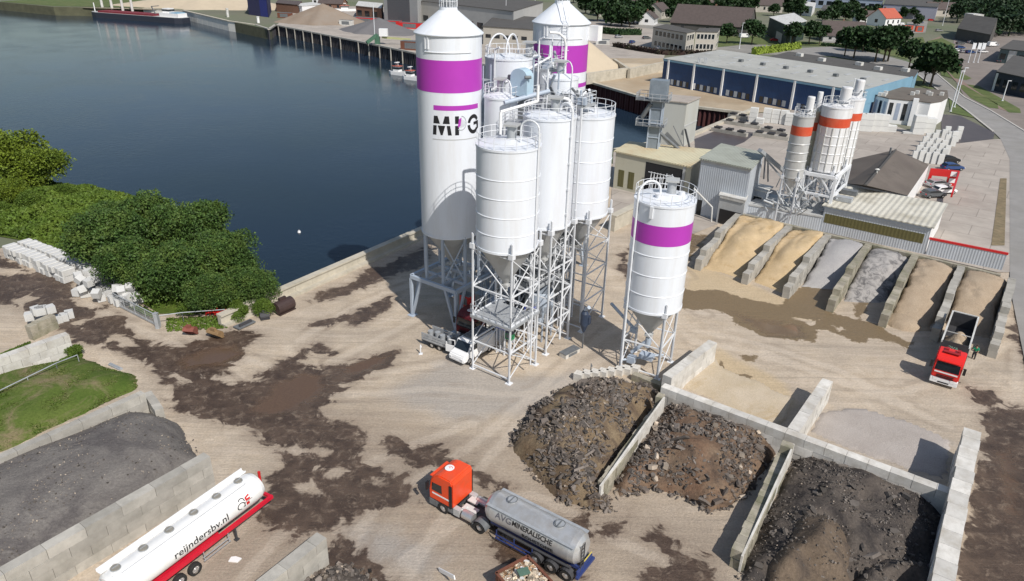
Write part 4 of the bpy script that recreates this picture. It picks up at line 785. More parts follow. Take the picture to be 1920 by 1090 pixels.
Pp = gp(gl[0]); heap('grass_bank', None, None, Pp, lambda X, Y, sd: 1.3*(1-np.exp(-np.clip(sd, 0, 9)*.5)), M['grass'], .5, nz=.1)['kind'] = 'stuff'
tufts('grass_tufts', gl, 22000, .11, leafmat('grass_blades', (.07, .115, .018), (.19, .16, .08), .35), lambda x, y, d: 1.3*(1-np.exp(-d*.5))+.02, 1)
vg = [[(-400, 420), (-100, 440), (0, 445), (60, 455), (130, 500), (210, 530), (250, 560), (300, 590), (430, 590), (440, 600), (520, 555), (440, 440), (300, 380), (130, 345), (-60, 340), (-400, 345)]]
tufts('undergrowth', vg, 60000, .24, M['leaf_m'], lambda x, y, d: .3+.5*np.sin(x*.6)*np.sin(y*.5)+np.clip(d*.12, 0, .9), 2)
sheet('rough_ground', vg, M['rough_grass'], .10)
tufts('weeds', [[(0, 665), (60, 640), (60, 660), (0, 690)], [(310, 598), (425, 592), (430, 618), (310, 625)], [(235, 560), (300, 590), (298, 605), (240, 580)], [(105, 660), (150, 650), (160, 672), (110, 680)]], 1500, .16, M['leaf_m'], lambda x, y, d: .1+0*x, 4)
T1 = [tree_mesh(7.5, 4.2, 1.0, 30000, .16, M['leaf_d'], s, .3, 22, .08) for s in (1, 2, 3)]; T2 = [tree_mesh(7, 4, 1.0, 24000, .17, M['leaf_l'], s, .3, 18, .12) for s in (4, 5)]; T3 = [tree_mesh(3.6, 2.6, .3, 9000, .13, M['leaf_m'], s, .12, 8, .1) for s in (6, 7)]
big = [((210, 505), 1.05, 'dark leafy tree beside the white block row, highest of the clump'), ((285, 465), 1.0, 'dark leafy tree at the upper left of the waterside clump'), ((370, 480), 1.0, 'dark tree in the middle of the waterside clump'), ((255, 545), .85, 'dark low tree just behind the sliding gate'), ((335, 560), .92, 'dark broad tree behind the wire fence'), ((430, 530), .85, 'dark tree at the water side of the clump, near its right end'), ((400, 585), .62, 'smaller dark tree right behind the red harrow'), ((475, 568), .62, 'rightmost small tree of the clump touching the quay wall'), ((215, 450), .72, 'darker tree at the left rear of the clump')]
for i, (p, s, lb) in enumerate(big): tree('leafy_tree', T1[i % 3], G(*p), lb, s, i*1.3, 'trees of the waterside clump')
for i, (p, s, lb) in enumerate([((15, 352), 1.45, 'sunlit yellow-green tree at the left edge by the water'), ((78, 356), 1.05, 'sunlit yellow-green tree leaning over the water'), ((-45, 335), 1.4, 'yellow-green tree cut by the left edge'), ((30, 385), .6, 'yellow-green shrub below the sunlit trees')]): tree('leafy_tree', T2[i % 2], G(*p), lb, s, i*2, 'sunlit trees at the left bank')
for i, (p, s) in enumerate([((60, 392), .8), ((10, 405), .6), ((95, 400), .4), ((-40, 400), .9), ((45, 378), .7), ((450, 595), .5), ((495, 590), .5), ((125, 368), .6), ((355, 592), .45), ((140, 668), .35)]):
    tree('shrub', T3[i % 2], G(*p), 'green shrub in the thicket along the left bank' if i < 5 or i == 7 else 'small green shrub near the fence at the foot of the trees', s, i, 'shrubs of the left bank' if i < 5 or i == 7 else 'small shrubs by the fence', 'shrub')
# ---------------------------------------------------------------- blocks, gate, fences, buckets
rg = random.Random(11)
M['pblock'] = mat('pale_grey_blocks', (.55, .55, .54), .85, 0, .08, 1, island=.1, dirt=(.35, .33, .28), damt=.4)
bm_ = MB().bx(-.42, .42, -.42, .42, 0, .82).bx(-.2, .2, -.42, -.424, .2, .6).mesh('concrete_block', M['pblock']); bm2 = MB().prism([(-.46, -.7), (-.36, -.82), (.36, -.82), (.46, -.7), (.46, .7), (.36, .82), (-.36, .82), (-.46, .7)], 0, .74).box((0, 0, .77), (.78, 1.5, .07), 0, 0, .9, .95).mesh('concrete_block', M['pblock'])
def blk(x, y, z, rz, lab, grp, me=bm_, tilt=(0, 0)): o = col(bpy.data.objects.new('concrete_block', me)); o.location = (x, y, z); o.rotation_euler = (tilt[0], tilt[1], rz); return tag(o, lab, 'block', grp)
a, b_ = G(28, 480), G(215, 560); d = (b_-a); dn = d.normalized(); sn = Vector((-dn.y, dn.x, 0)); da = math.atan2(d.y, d.x); nR = int(d.length/1.12)
for i in range(nR):
    for j, z in ((0, 0), (1, 0), (0, .82), (1, .82)):
        if j == 0 and i > nR*.62: continue
        p = a+dn*(i*1.12)+sn*(1.95*j-.2)+sn*rg.uniform(-.16, .16); blk(p.x, p.y, z+.05, da+rg.uniform(-.13, .13), '%s block from the left, %s course of the %s row by the thicket' % (nth(i), 'upper' if z else 'lower', 'rear' if j else 'front'), 'neatly stacked blocks by the thicket', bm2)
for i in range(48):
    q = rg.random(); c = G(150, 548).lerp(G(245, 583), q)+sn*rg.uniform(-.8, 2.6); lvl = rg.choice((0, 0, .85, 1.6)); blk(c.x, c.y, lvl+.1, rg.random()*3, 'pale block tumbled in the jumbled pile at the gate end of the row', 'tumbled blocks by the gate', bm_, (rg.gauss(0, .3)*(lvl > 0), rg.gauss(0, .3)*(lvl > 0)))
for i in range(11):
    c = G(78, 618).lerp(G(100, 600), rg.random())+Vector((rg.uniform(-1.5, 1.5), rg.uniform(-1.2, 1.2), 0)); blk(c.x, c.y, rg.choice((0, .8, 1.5)), rg.random(), 'grey block in the loose stack behind the stained wall at the left edge', 'loose blocks behind the left wall', bm_)
def fence(name, label, pts, h, mt, cat, mesh_fill=False, sp=2.4, r=.04, bottom=False):
    t = thing(name, label, cat, pts[0]); o = Vector(pts[0])
    mb = MB(); W_ = []
    for a, b_ in zip(pts, pts[1:]):
        a, b_ = Vector(a)-o, Vector(b_)-o; n_ = max(1, round((b_-a).length/sp)); mb.tube(a+Z*h, b_+Z*h, r*1.4, 6)
        if bottom: mb.beam(a+Z*.2, b_+Z*.2, .14, .22)
        for k in range(n_+1): MB().tube(a.lerp(b_, k/n_)-Z*.2, a.lerp(b_, k/n_)+Z*h, r, 6).build('post', mt, t)
        if mesh_fill:
            m_ = int((b_-a).length/.16)
            for k in range(m_): W_.append((a.lerp(b_, k/m_)+Z*.15, a.lerp(b_, k/m_)+Z*h))
            for zz in (.3, .6, .9, 1.2, 1.5): 
                if zz < h: W_.append((a+Z*zz, b_+Z*zz))
    mb.build('top_rail', mt, t)
    if W_:
        m2 = MB(); [m2.tube(p, q, .014, 3) for p, q in W_]; m2.build('bars', mt, t)
    return t
fence('sliding_gate', 'grey barred sliding gate standing open beside the tumbled blocks', [G(216, 572), G(296, 613)], 1.5, M['galv'], 'gate', True, 2, .05, True)
tag(MB().bx(-.2, .2, -.2, .2, 0, 1.8).bx(-.24, .24, -.24, .24, 1.8, 1.86).build('gate_post', M['galv'], None, G(297, 616)), 'thick grey post at the right end of the sliding gate', 'post')
fence('wire_fence', 'wire fence with grey posts between gate and quay wall', [G(302, 612), G(345, 606), G(425, 600)], 1.3, M['galv'], 'fence', False, 3)
fence('wire_fence', 'wire fence with leaning posts across the grass bank', [G(-80, 790, 0.6), G(0, 755, .6), G(110, 700, .6), G(150, 684, .3)], 1.1, M['galv'], 'fence', False, 3)
def bucket(name, label, px, c, L_, r, rz, teeth=False, sides=True):
    t = thing(name, label, 'digger bucket', G(*px), rz); mb = MB(); n_ = 9
    for rr in (r, r-.05):
        for i in range(n_):
            a0, a1 = R(-60)+R(215)*i/n_, R(-60)+R(215)*(i+1)/n_; mb.add([(x, rr*math.cos(a), r+rr*math.sin(a)) for a, x in ((a0, -L_/2), (a0, L_/2), (a1, L_/2), (a1, -L_/2))], [(0, 1, 2, 3) if rr == r else (3, 2, 1, 0)])
    mb.build('shell', c, t)
    for x in (-L_/2, L_/2): MB().add([(x+.03*s_, r*math.cos(R(-60)+R(215)*i/n_), r+r*math.sin(R(-60)+R(215)*i/n_)) for s_ in (0,) for i in range(n_+1)], [tuple(range(n_+1))]).build('side_plate', c, t)
    MB().box((0, -.1, 2*r+.12), (L_*.4, .3, .3)).build('hitch', c, t); MB().beam((-L_/2, r*.75, .12), (L_/2, r*.75, .12), .3, .06).build('lip', c, t); return t
bucket('digger_bucket', 'large dark brown digger bucket lying against the quay wall', (533, 584), mat('dark_brown_steel', (.05, .03, .028), .6, 0, .2, 2), 2.3, .75, qa+PI, True)
bucket('digger_bucket', 'small dark bucket between the grey plate and the large bucket', (497, 598), M['chassis'], 1.0, .4, qa+2.6); bucket('digger_bucket', 'rusty red bucket standing alone on the sand by the fence', (358, 630), mat('rust_red', (.22, .07, .05), .7, 0, .2, 2), 1.2, .55, R(-5)); bucket('digger_bucket', 'muddy yellow bucket next to the rusty red one', (404, 634), mat('mud_yellow', (.24, .15, .07), .8, 0, .3, 2), 1.6, .5, R(-25))
t = thing('levelling_blade', 'dark grey levelling blade lying below the quay wall', 'blade', G(459, 612), qa); MB().beam((-1.1, 0, .25), (1.1, 0, .25), 1.0, .12).build('blade', M['dgalv'], t); MB().box((0, -.2, .45), (1.6, .15, .3)).build('bracket', M['chassis'], t)
t = thing('harrow', 'bright red farm harrow behind the wire fence', 'harrow', G(408, 594), .1); mb = MB()
for i in range(5): mb.beam((-1.1+i*.5, -.5, .5+.1*(i % 2)), (-.9+i*.5, .6, .6), .1, .1)
mb.beam((-1.2, 0, .55), (1.2, 0, .55), .14, .14).beam((-1, .5, .6), (.9, .5, .6), .12, .12).beam((0, 0, .5), (.1, 0, 1.2), .12, .12); mb.build('frame', M['red'], t); mb = MB(); [mb.tube((-1.0+i*.35, -.4, .5), (-1.0+i*.35, -.5, 0), .03, 5) for i in range(7)]; mb.build('tines', M['rust'], t)
# small posts and marks on the ground
for px, h, lb in (((789, 664), 1.1, 'thin pale marker post on the sand left of the white van'), ((1107, 703), 1.3, 'dark marker post standing before the row of pale blocks')): tag(MB().beam((0, 0, 0), (0, 0, h), .1, .1).box((0, 0, .03), (.4, .4, .06)).box((.06, 0, h*.8), (.14, .06, .2)).build('marker_post', M['steel' if h < 1.2 else 'dgalv'], None, G(*px)), lb, 'post')
t = thing('barrier_board', 'white barrier board leaning at the lower edge left of the skip', 'barrier', G(838, 1088), R(-50)); MB().beam((-.9, 0, .2), (.9, 0, 1.0), .08, .3).build('board', M['white'], t); MB().box((.7, 0, .1), (.5, .4, .2)).build('foot', M['dgalv'], t)
tag(MB().box((0, 0, .12), (1.9, .35, .16)).box((0, 0, .24), (1.8, .1, .1)).build('drain_grating', M['galv'], None, G(217, 690), R(-30)), 'grey steel grating lying at the edge of the grass bank', 'grating')
tag(MB().prism([(-.35, -.2), (.3, -.25), (.45, .1), (0, .25), (-.3, .2)], 0, .08).build('paper_scrap', M['white'], None, G(440, 1050)), 'white scrap lying on the sand right of the white trailer', 'litter')

relabel('tumbled blocks by the gate', '# pale block from the left in the tumbled pile behind the sliding gate'); relabel('loose blocks behind the left wall', '# grey block from the left in the loose stack behind the stained wall')
relabel('shrubs of the left bank', '# green shrub from the left in the thicket behind the block rows'); relabel('small shrubs by the fence', '# small green shrub from the left near the fence and gate')
# ---------------------------------------------------------------- vehicles
def wheel(t, x, y, r=.5, w=.34, dual=False, hub='chrome'):
    s = 1 if y > 0 else -1; mb = MB(); ww = w*(1.9 if dual else 1); yc = y-s*ww/2; P = []
    prof = [(r*.58, -ww/2), (r*.95, -ww/2), (r, -ww/2+.05), (r, ww/2-.05), (r*.95, ww/2), (r*.58, ww/2)]; n = 20
    for (ra, ya), (rb, yb) in zip(prof, prof[1:]):
        P = [(x+q*math.cos(2*PI*i/n), yc+yy, r+q*math.sin(2*PI*i/n)) for q, yy in ((ra, ya), (rb, yb)) for i in range(n)]; mb.add(P, [(i, n+i, n+(i+1) % n, (i+1) % n) for i in range(n)], 0, True)
    o = mb.build('wheel', M['tyre'], t); mb = MB(); mb.tube((x, yc-s*ww*.2, r), (x, yc+s*ww*.36, r), r*.58, 18); mb.tube((x, yc+s*ww*.36, r), (x, yc+s*ww*.52, r), r*.26, 12)
    for i in range(8): mb.tube((x+r*.42*math.cos(i*.785), yc+s*ww*.36, r+r*.42*math.sin(i*.785)), (x+r*.42*math.cos(i*.785), yc+s*ww*.4, r+r*.42*math.sin(i*.785)), r*.05, 6)
    mb.build('rim', M[hub], o); return o
def xprism(mb, prof, y0, y1, inset=0, mi=0):                # side profile (x, z) extruded along y
    n = len(prof); P = [(x, y0, z) for x, z in prof]+[(x, y1, z) for x, z in prof]
    a = sum(prof[i][0]*prof[(i+1) % n][1]-prof[(i+1) % n][0]*prof[i][1] for i in range(n)); F_ = [(i, n+i, n+(i+1) % n, (i+1) % n) for i in range(n)]+[tuple(range(n)), tuple(range(n, 2*n))[::-1]]
    if a < 0: F_ = [f[::-1] for f in F_]
    return mb.add(P, [f[::-1] if y1 > y0 and False else f for f in F_], mi)
def fix(o, bev=0):
    bm = bmesh.new(); bm.from_mesh(o.data); bmesh.ops.recalc_face_normals(bm, faces=bm.faces)
    if bev: bmesh.ops.bevel(bm, geom=[e for e in bm.edges if len(e.link_faces) == 2 and e.calc_face_angle(0) > .4], offset=bev, segments=2, affect='EDGES', clamp_overlap=True)
    bm.to_mesh(o.data); bm.free(); return o
def text_polys(body, size, bold=0):
    cu = bpy.data.curves.new('txt', 'FONT'); cu.body = body; cu.size = size; cu.offset = bold; cu.resolution_u = 3; ob = bpy.data.objects.new('txt', cu); col(ob); dg = bpy.context.evaluated_depsgraph_get(); dg.update()
    me = bpy.data.meshes.new_from_object(ob.evaluated_get(dg)); vs = [v.co.copy() for v in me.vertices]; fs = [list(p.vertices) for p in me.polygons]; bpy.data.objects.remove(ob); bpy.data.meshes.remove(me)
    bm = bmesh.new(); V_ = [bm.verts.new(v) for v in vs]
    for f in fs:
        try: bm.faces.new([V_[i] for i in f])
        except ValueError: pass
    y = 0
    for y in (size*.12, size*.25, size*.4, size*.55): bmesh.ops.bisect_plane(bm, geom=bm.verts[:]+bm.edges[:]+bm.faces[:], plane_co=(0, y, 0), plane_no=(0, 1, 0))
    bm.verts.index_update(); out = [v.co.copy() for v in bm.verts], [[v.index for v in f.verts] for f in bm.faces]; bm.free(); return out
def wrap_text(body, size, fn, bold=0, sx=1.0):
    vs, fs = text_polys(body, size, bold); mb = MB(); mb.add([fn(v.x*sx, v.y) for v in vs], fs); return mb
def truck_cab(t, paint, W=2.4, top=3.4, grey='dgalv', roofmark=True, red2=None):
    w = W/2; r2 = red2 or paint
    c = MB(); xprism(c, [(1.28, .95), (1.30, 1.75), (1.12, 2.75), (.85, top-.25), (.35, top), (-.8, top), (-.95, top-.2), (-.95, .95)], -w, w); fix(c.build('cab', paint, t), .09)
    g = MB(); g.add([(1.315, -w+.15, 1.8), (1.315, w-.15, 1.8), (1.14, w-.2, 2.66), (1.14, -w+.2, 2.66)], [(0, 1, 2, 3)]); g.build('windscreen', M['glass'], t)
    for s in (-1, 1):
        MB().add([(1.0, s*(w+.012), 1.85), (.95, s*(w+.012), 2.55), (.05, s*(w+.012), 2.6), (.02, s*(w+.012), 1.85)], [(0, 1, 2, 3)] if s < 0 else [(3, 2, 1, 0)]).build('side_window', M['glass'], t)
        MB().beam((1.25, s*(w+.22), 1.9), (1.25, s*(w+.22), 2.6), .12, .24).beam((1.2, s*w, 2.55), (1.25, s*(w+.22), 2.5), .05, .05).build('mirror', M['black'], t)
        MB().beam((.95, s*(w+.016), 1.6), (-.75, s*(w+.016), 1.6), .01, .14).build('stripe', M['white'], t)
        MB().bx(-.93, -.68, s*(w+.02)-.03, s*(w+.02)+.03, 1.0, 3.0).build('side_fairing', M['black'], t)
        MB().bx(1.2, 1.34, s*w*.62-.2, s*w*.62+.2, .68, .95).build('headlight', M['white'], t)
    b = MB(); b.bx(.5, 1.32, -w, w, .35, .93).bx(-.95, -.45, -w, w, .5, .93).bx(-.95, 1.2, -w+.12, w-.12, .5, .93); fix(b.build('bumper', M[grey], t), .05)
    MB().bx(1.32, 1.34, -w*.62, w*.62, 1.05, 1.16).bx(1.32, 1.34, -w*.62, w*.62, 1.24, 1.35).bx(1.33, 1.345, -w*.4, w*.4, .5, .62).build('grille', M['black'], t)
    MB().beam((1.22, -w*.8, 2.85), (1.22, w*.8, 2.85), .25, .05).build('sun_visor', paint, t)
    if roofmark:
        k = 20; P = [(.25+.36*math.cos(2*PI*i/k)*(1 if abs(math.cos(2*PI*i/k)) < .9 else .95), .36*math.sin(2*PI*i/k), top+.006) for i in range(k)]; MB().add(P, [tuple(range(k))]).build('roof_badge', M['white'], t)
        m_ = MB(); 
        for i in range(9): a0, a1 = R(200+i*16), R(216+i*16); m_.add([(.22+ra*math.cos(a), ra*math.sin(a), top+.012) for ra, a in ((.16, a0), (.16, a1), (.21, a1), (.21, a0))], [(0, 1, 2, 3)])
        m_.add([(.24+.05*math.cos(i*.785), .05*math.sin(i*.785), top+.012) for i in range(8)], [tuple(range(8))]); fix(m_.build('roof_badge_ring', paint, t))
def tractor(t, paint, drive=-3.35, rear=-4.2, frame='dwhite', **k):
    truck_cab(t, paint, **k)
    MB().bx(-.9, rear, .35, .48, .6, .85).bx(-.9, rear, -.48, -.35, .6, .85).bx(-1.5, rear, -.5, .5, .7, .8).build('chassis', M['chassis'], t)
    MB().bx(-1.25, -2.1, -.9, -.2, .9, 1.0).bx(-1.4, -2.6, .1, .9, .92, 1.02).bx(-1.5, -1.75, .35, .8, 1.0, 1.12).build('catwalk', M[frame], t)
    for s in (-1, 1):
        for x, d_ in ((0, False), (drive, True)): wheel(t, x, s*1.2, .48, .32, d_)
        f = MB()
        for i in range(10): a0, a1 = PI*i/10, PI*(i+1)/10; f.add([(drive+.6*math.cos(a), s*yy, .5+.6*math.sin(a)) for a, yy in ((a0, .55), (a1, .55), (a1, 1.22), (a0, 1.22))], [(0, 1, 2, 3)])
        f.build('mudguard', M['dgalv'], t)
        o = MB().tube((-1.75, s*.85, .78), (-2.65, s*.85, .78), .36, 18).build('fuel_tank', M['chrome'], t); MB().box((-1.25, s*.95, .75), (.55, .4, .6)).build('battery_box', M['hopper'], t)
def tank_body(t, prof, zc, sy, paint, n=40, name='tank'):
    mb = MB()
    for (xa, ra), (xb, rb) in zip(prof, prof[1:]):
        P = [(x, r*sy*math.cos(2*PI*i/n), zc(x)+r*math.sin(2*PI*i/n)) for x, r in ((xa, ra), (xb, rb)) for i in range(n)]; mb.add(P, [(i, (i+1) % n, n+(i+1) % n, n+i) for i in range(n)], 0, True)
    return fix(mb.build(name, paint, t))
def bulk_truck(label, loc, rz, cabm, tankm, text=True, frame_m=None):
    t = thing('tanker_lorry', label, 'lorry', loc, rz); tractor(t, cabm); r = 1.14; zc = lambda x: 2.18
    prof = [(-3.55, .02), (-3.57, .5), (-3.68, .88), (-3.9, 1.06), (-4.2, r), (-10.6, r), (-11.0, 1.07), (-11.25, .8), (-11.33, .4), (-11.34, .02)]
    tk = tank_body(t, prof, zc, 1.0, tankm)
    for x in (-5.4, -9.3):
        l = MB().tube((x, 0, 3.28), (x, 0, 3.42), .3, 20).build('manhole', M['galv'], t); MB().ring((x, 0), .36, 3.44, .03, 16).beam((x, -.3, 3.47), (x, .3, 3.47), .06, .04).build('clamp', M['dgalv'], l)
    mb = MB()
    for s in (-1, 1): mb.beam((-3.9, s*.9, 2.92), (-11.0, s*.9, 2.92), .3, .05)
    mb.build('side_rail', M['galv'], t)
    fm = frame_m or mat('blue_frame', (.03, .05, .17), .5, 0, .1, 2); mb = MB()
    for s in (-1, 1): mb.bx(-4, -11.3, s*.55-.08, s*.55+.08, .95, 1.2); mb.beam((-4.8, s*1.15, .45), (-8.0, s*1.15, .45), .05, .1); mb.beam((-4.8, s*1.15, .75), (-8.0, s*1.15, .75), .05, .1); [mb.beam((x, s*1.13, .4), (x, s*1.13, 1.2), .06, .06) for x in (-4.9, -6.4, -7.9)]
    mb.bx(-11.35, -11.55, -1.15, 1.15, .62, .8).bx(-11.3, -11.4, -1.0, 1.0, .8, 1.15); mb.build('trailer_frame', fm, t)
    for s in (-1, 1):
        MB().tube((-4.9, s*.95, 1.15), (-10.8, s*.95, 1.15), .1, 8).build('hose_tube', M['chassis'], t)
        for x in (-8.19, -9.41, -10.6):
            wheel(t, x, s*1.22, .46, .34); f = MB()
            for i in range(8): a0, a1 = PI*i/8, PI*(i+1)/8; f.add([(x+.54*math.cos(a), s*yy, .48+.54*math.sin(a)) for a, yy in ((a0, .75), (a1, .75), (a1, 1.24), (a0, 1.24))], [(0, 1, 2, 3)])
            f.build('mudguard', M['chassis'], t)
        MB().beam((-5.3, s*.8, .1), (-5.3, s*.8, 1.0), .12, .12).box((-5.3, s*.8, .05), (.25, .25, .08)).build('landing_leg', M['chassis'], t)
    mb = MB(); [mb.beam((-11.38, y, .8), (-11.38, y, 3.1), .05, .05) for y in (.2, .6)]; [mb.beam((-11.38, .2, .9+.3*i), (-11.38, .6, .9+.3*i), .03, .03) for i in range(8)]; mb.build('ladder', M['chassis'], t)
    MB().bx(-11.36, -11.39, -.9, .1, 1.3, 1.42).build('marker_strip', mat('yellow_strip', (.6, .5, .1), .5), t)
    if text:
        def f(x0, p0): return lambda x, y: (x0-x, (r+.016)*math.cos(p0+y/r), 2.18+(r+.016)*math.sin(p0+y/r))
        dk = M['black']; wrap_text('AVG', .62, f(-4.75, R(6)), .012, 1.1).build('lettering', mat('grey_lettering', (.12, .12, .14), .5), tk)
        wrap_text('MINERALISCHE', .52, f(-6.15, R(9)), .012, .93).build('lettering', dk, tk); wrap_text('ROHSTOFFE', .46, f(-7.0, R(-20)), .01, 1.0).build('lettering', dk, tk)
        m_ = MB(); [m_.add([f(0, R(6))(x, y) for x, y in ((4.75+i*.25, .54+.02*i), (5.0+i*.25, .56+.02*i), (5.0+i*.25, .68), (4.75+i*.25, .66))], [(3, 2, 1, 0)]) for i in range(5)]; m_.build('red_bar', M['red'], tk)
        wrap_text('AVG', .4, lambda x, y: (-11.3, .5-x, 2.2+y), .01).build('rear_lettering', M['dgalv'], tk)
    return t
M['silver'] = mat('silver_tank', (.52, .53, .54), .34, .45, .12, .6, dirt=(.36, .32, .27), damt=.6, dscale=.8)
h = R(145.5); nl = Vector((-math.sin(h), math.cos(h), 0)); bulk_truck('silver tanker lorry with orange-red cab parked across the lower middle', G(830, 964)-nl*1.2, h, M['tcab'], M['silver'])
h = R(234.5); bulk_truck('dark red lorry with dull blue-grey tank waiting in shade under the silos', (-4.2, 67.6, 0), h, mat('dark_red_cab', (.09, .008, .012), .5), M['bsteel'], False, M['chassis'])
# white tank trailer
def white_trailer():
    h = R(60.3); t = thing('tank_trailer', 'parked white tank trailer on red chassis with a row of round lids, lower left', 'trailer', (-18.55, 40.25, 0), h); ry, rz_, z0 = 1.18, 1.02, 2.55
    prof = [(.62, .02), (.60, .5), (.45, .85), (.15, .97), (-.3, 1.0), (-10.2, 1.0), (-10.6, .95), (-10.8, .8), (-10.85, .02)]; mb = MB(); n = 44
    for (xa, ra), (xb, rb) in zip(prof, prof[1:]):
        P = [(x, r*ry*math.cos(2*PI*i/n), z0+r*rz_*math.sin(2*PI*i/n)) for x, r in ((xa, ra), (xb, rb)) for i in range(n)]; mb.add(P, [(i, (i+1) % n, n+(i+1) % n, n+i) for i in range(n)], 0, True)
    tk = fix(mb.build('tank', mat('white_tank', (.80, .80, .79), .28, 0, .04, .5, dirt=(.5, .47, .42), damt=.25, dscale=.8), t))
    for i in range(6): x = -.75-i*1.85; o = MB().tube((x, .15, 3.5), (x, .15, 3.68), .27, 20).build('manhole', mat('worn_lid', (.30, .28, .24), .6, .2, .2, 3) if i == 0 else bpy.data.materials['worn_lid'], t); MB().ring((x, .15), .29, 3.6, .03, 16).beam((x-.2, .15, 3.71), (x+.2, .15, 3.71), .05, .05).build('clamp', M['galv'], o)
    mb = MB(); mb.bx(.3, -10.7, .62, 1.02, 3.42, 3.46); mb.beam((.3, .62, 3.52), (-10.7, .62, 3.52), .05, .12).beam((.3, 1.04, 3.55), (-10.7, 1.04, 3.55), .05, .16); [mb.bx(-.7-i*1.85, -.82-i*1.85, .3, .62, 3.5, 3.54) for i in range(6)]; mb.build('walkway', M['white'], t)
    MB().path([(-.2, -.15, 3.52), (-.7, -.42, 3.5), (-10.0, -.42, 3.49), (-10.5, -.2, 3.5)], .025, 6).build('vent_line', M['galv'], t)
    mb = MB()
    for s in (-1, 1): mb.bx(1.0, -10.8, s*.98-.1, s*.98+.1, 1.28, 1.56)
    mb.bx(1.0, .8, -1.0, 1.0, 1.3, 1.52).bx(-3.4, -10.8, -.5, .5, 1.0, 1.3); mb.build('chassis', mat('crimson_paint', (.58, .012, .035), .35), t)
    mb = MB(); mb.tube((1.0, .1, 1.4), (1.0, .1, 3.0), .1, 10).tube((1.0, .1, 3.0), (1.0, .1, 3.2), .11, 10); mb.build('red_post', M['red'], t)
    for s in (-1, 1):
        for x in (-5.9, -7.05, -8.2): wheel(t, x, s*1.2, .47, .34)
        MB().beam((-2.4, s*.9, .08), (-2.4, s*.9, 1.35), .13, .13).box((-2.4, s*.9, .05), (.3, .3, .08)).build('landing_leg', M['chassis'], t); mb = MB()
        for z in (.55, .85): mb.beam((-3.0, s*1.1, z), (-5.2, s*1.1, z), .04, .08)
        [mb.beam((x, s*1.08, .5), (x, s*1.08, 1.3), .05, .05) for x in (-3.1, -5.1)]; mb.build('side_guard', M['galv'], t)
    f = lambda x0, p0: (lambda x, y: (x0+x, -(ry+.015)*math.cos(p0+y/1.05), z0+(rz_+.015)*math.sin(p0+y/1.05)))
    wrap_text('reijndersbv.nl', .78, f(-7.1, R(-8)), .008, 1.0).build('lettering', mat('dark_lettering', (.03, .03, .035), .5), tk)
    g = f(-1.75, R(-4)); m_ = MB()
    for cx, cy, ra, a0, a1, sx in ((.0, .22, .2, -60, 270, 1.3), (.1, .5, .2, -20, 150, 1.0)):
        for i in range(16): p = R(a0+(a1-a0)*i/16); q = R(a0+(a1-a0)*(i+1)/16); m_.add([g(cx+rr*sx*math.cos(a), cy+rr*math.sin(a)) for rr, a in ((ra, p), (ra, q), (ra+.06, q), (ra+.06, p))], [(0, 1, 2, 3)])
    m_.add([g(x, y) for x, y in ((.25, 0), (.33, 0), (.36, .56), (.28, .56))], [(0, 1, 2, 3)]); m_.build('logo_letter', M['black'], tk)
    m_ = MB(); [m_.add([g(x, y) for x, y in P], [(0, 1, 2, 3)]) for P in (((.42, .0), (.68, .0), (.68, .24), (.42, .24)), ((.42, .34), (.8, .34), (.8, .72), (.42, .62)))]; m_.build('logo_squares', M['red'], tk); MB().add([g(.3, .27), g(.95, .29), g(.95, .32), g(.3, .31)], [(0, 1, 2, 3)]).build('logo_bar', M['black'], tk)
    mb = MB(); [mb.beam((-10.95, y, .9), (-10.95, y, 3.5), .05, .05) for y in (-.2, .25)]; [mb.beam((-10.95, -.2, 1+.3*i), (-10.95, .25, 1+.3*i), .03, .03) for i in range(8)]; mb.build('ladder', M['galv'], t); return t
white_trailer()
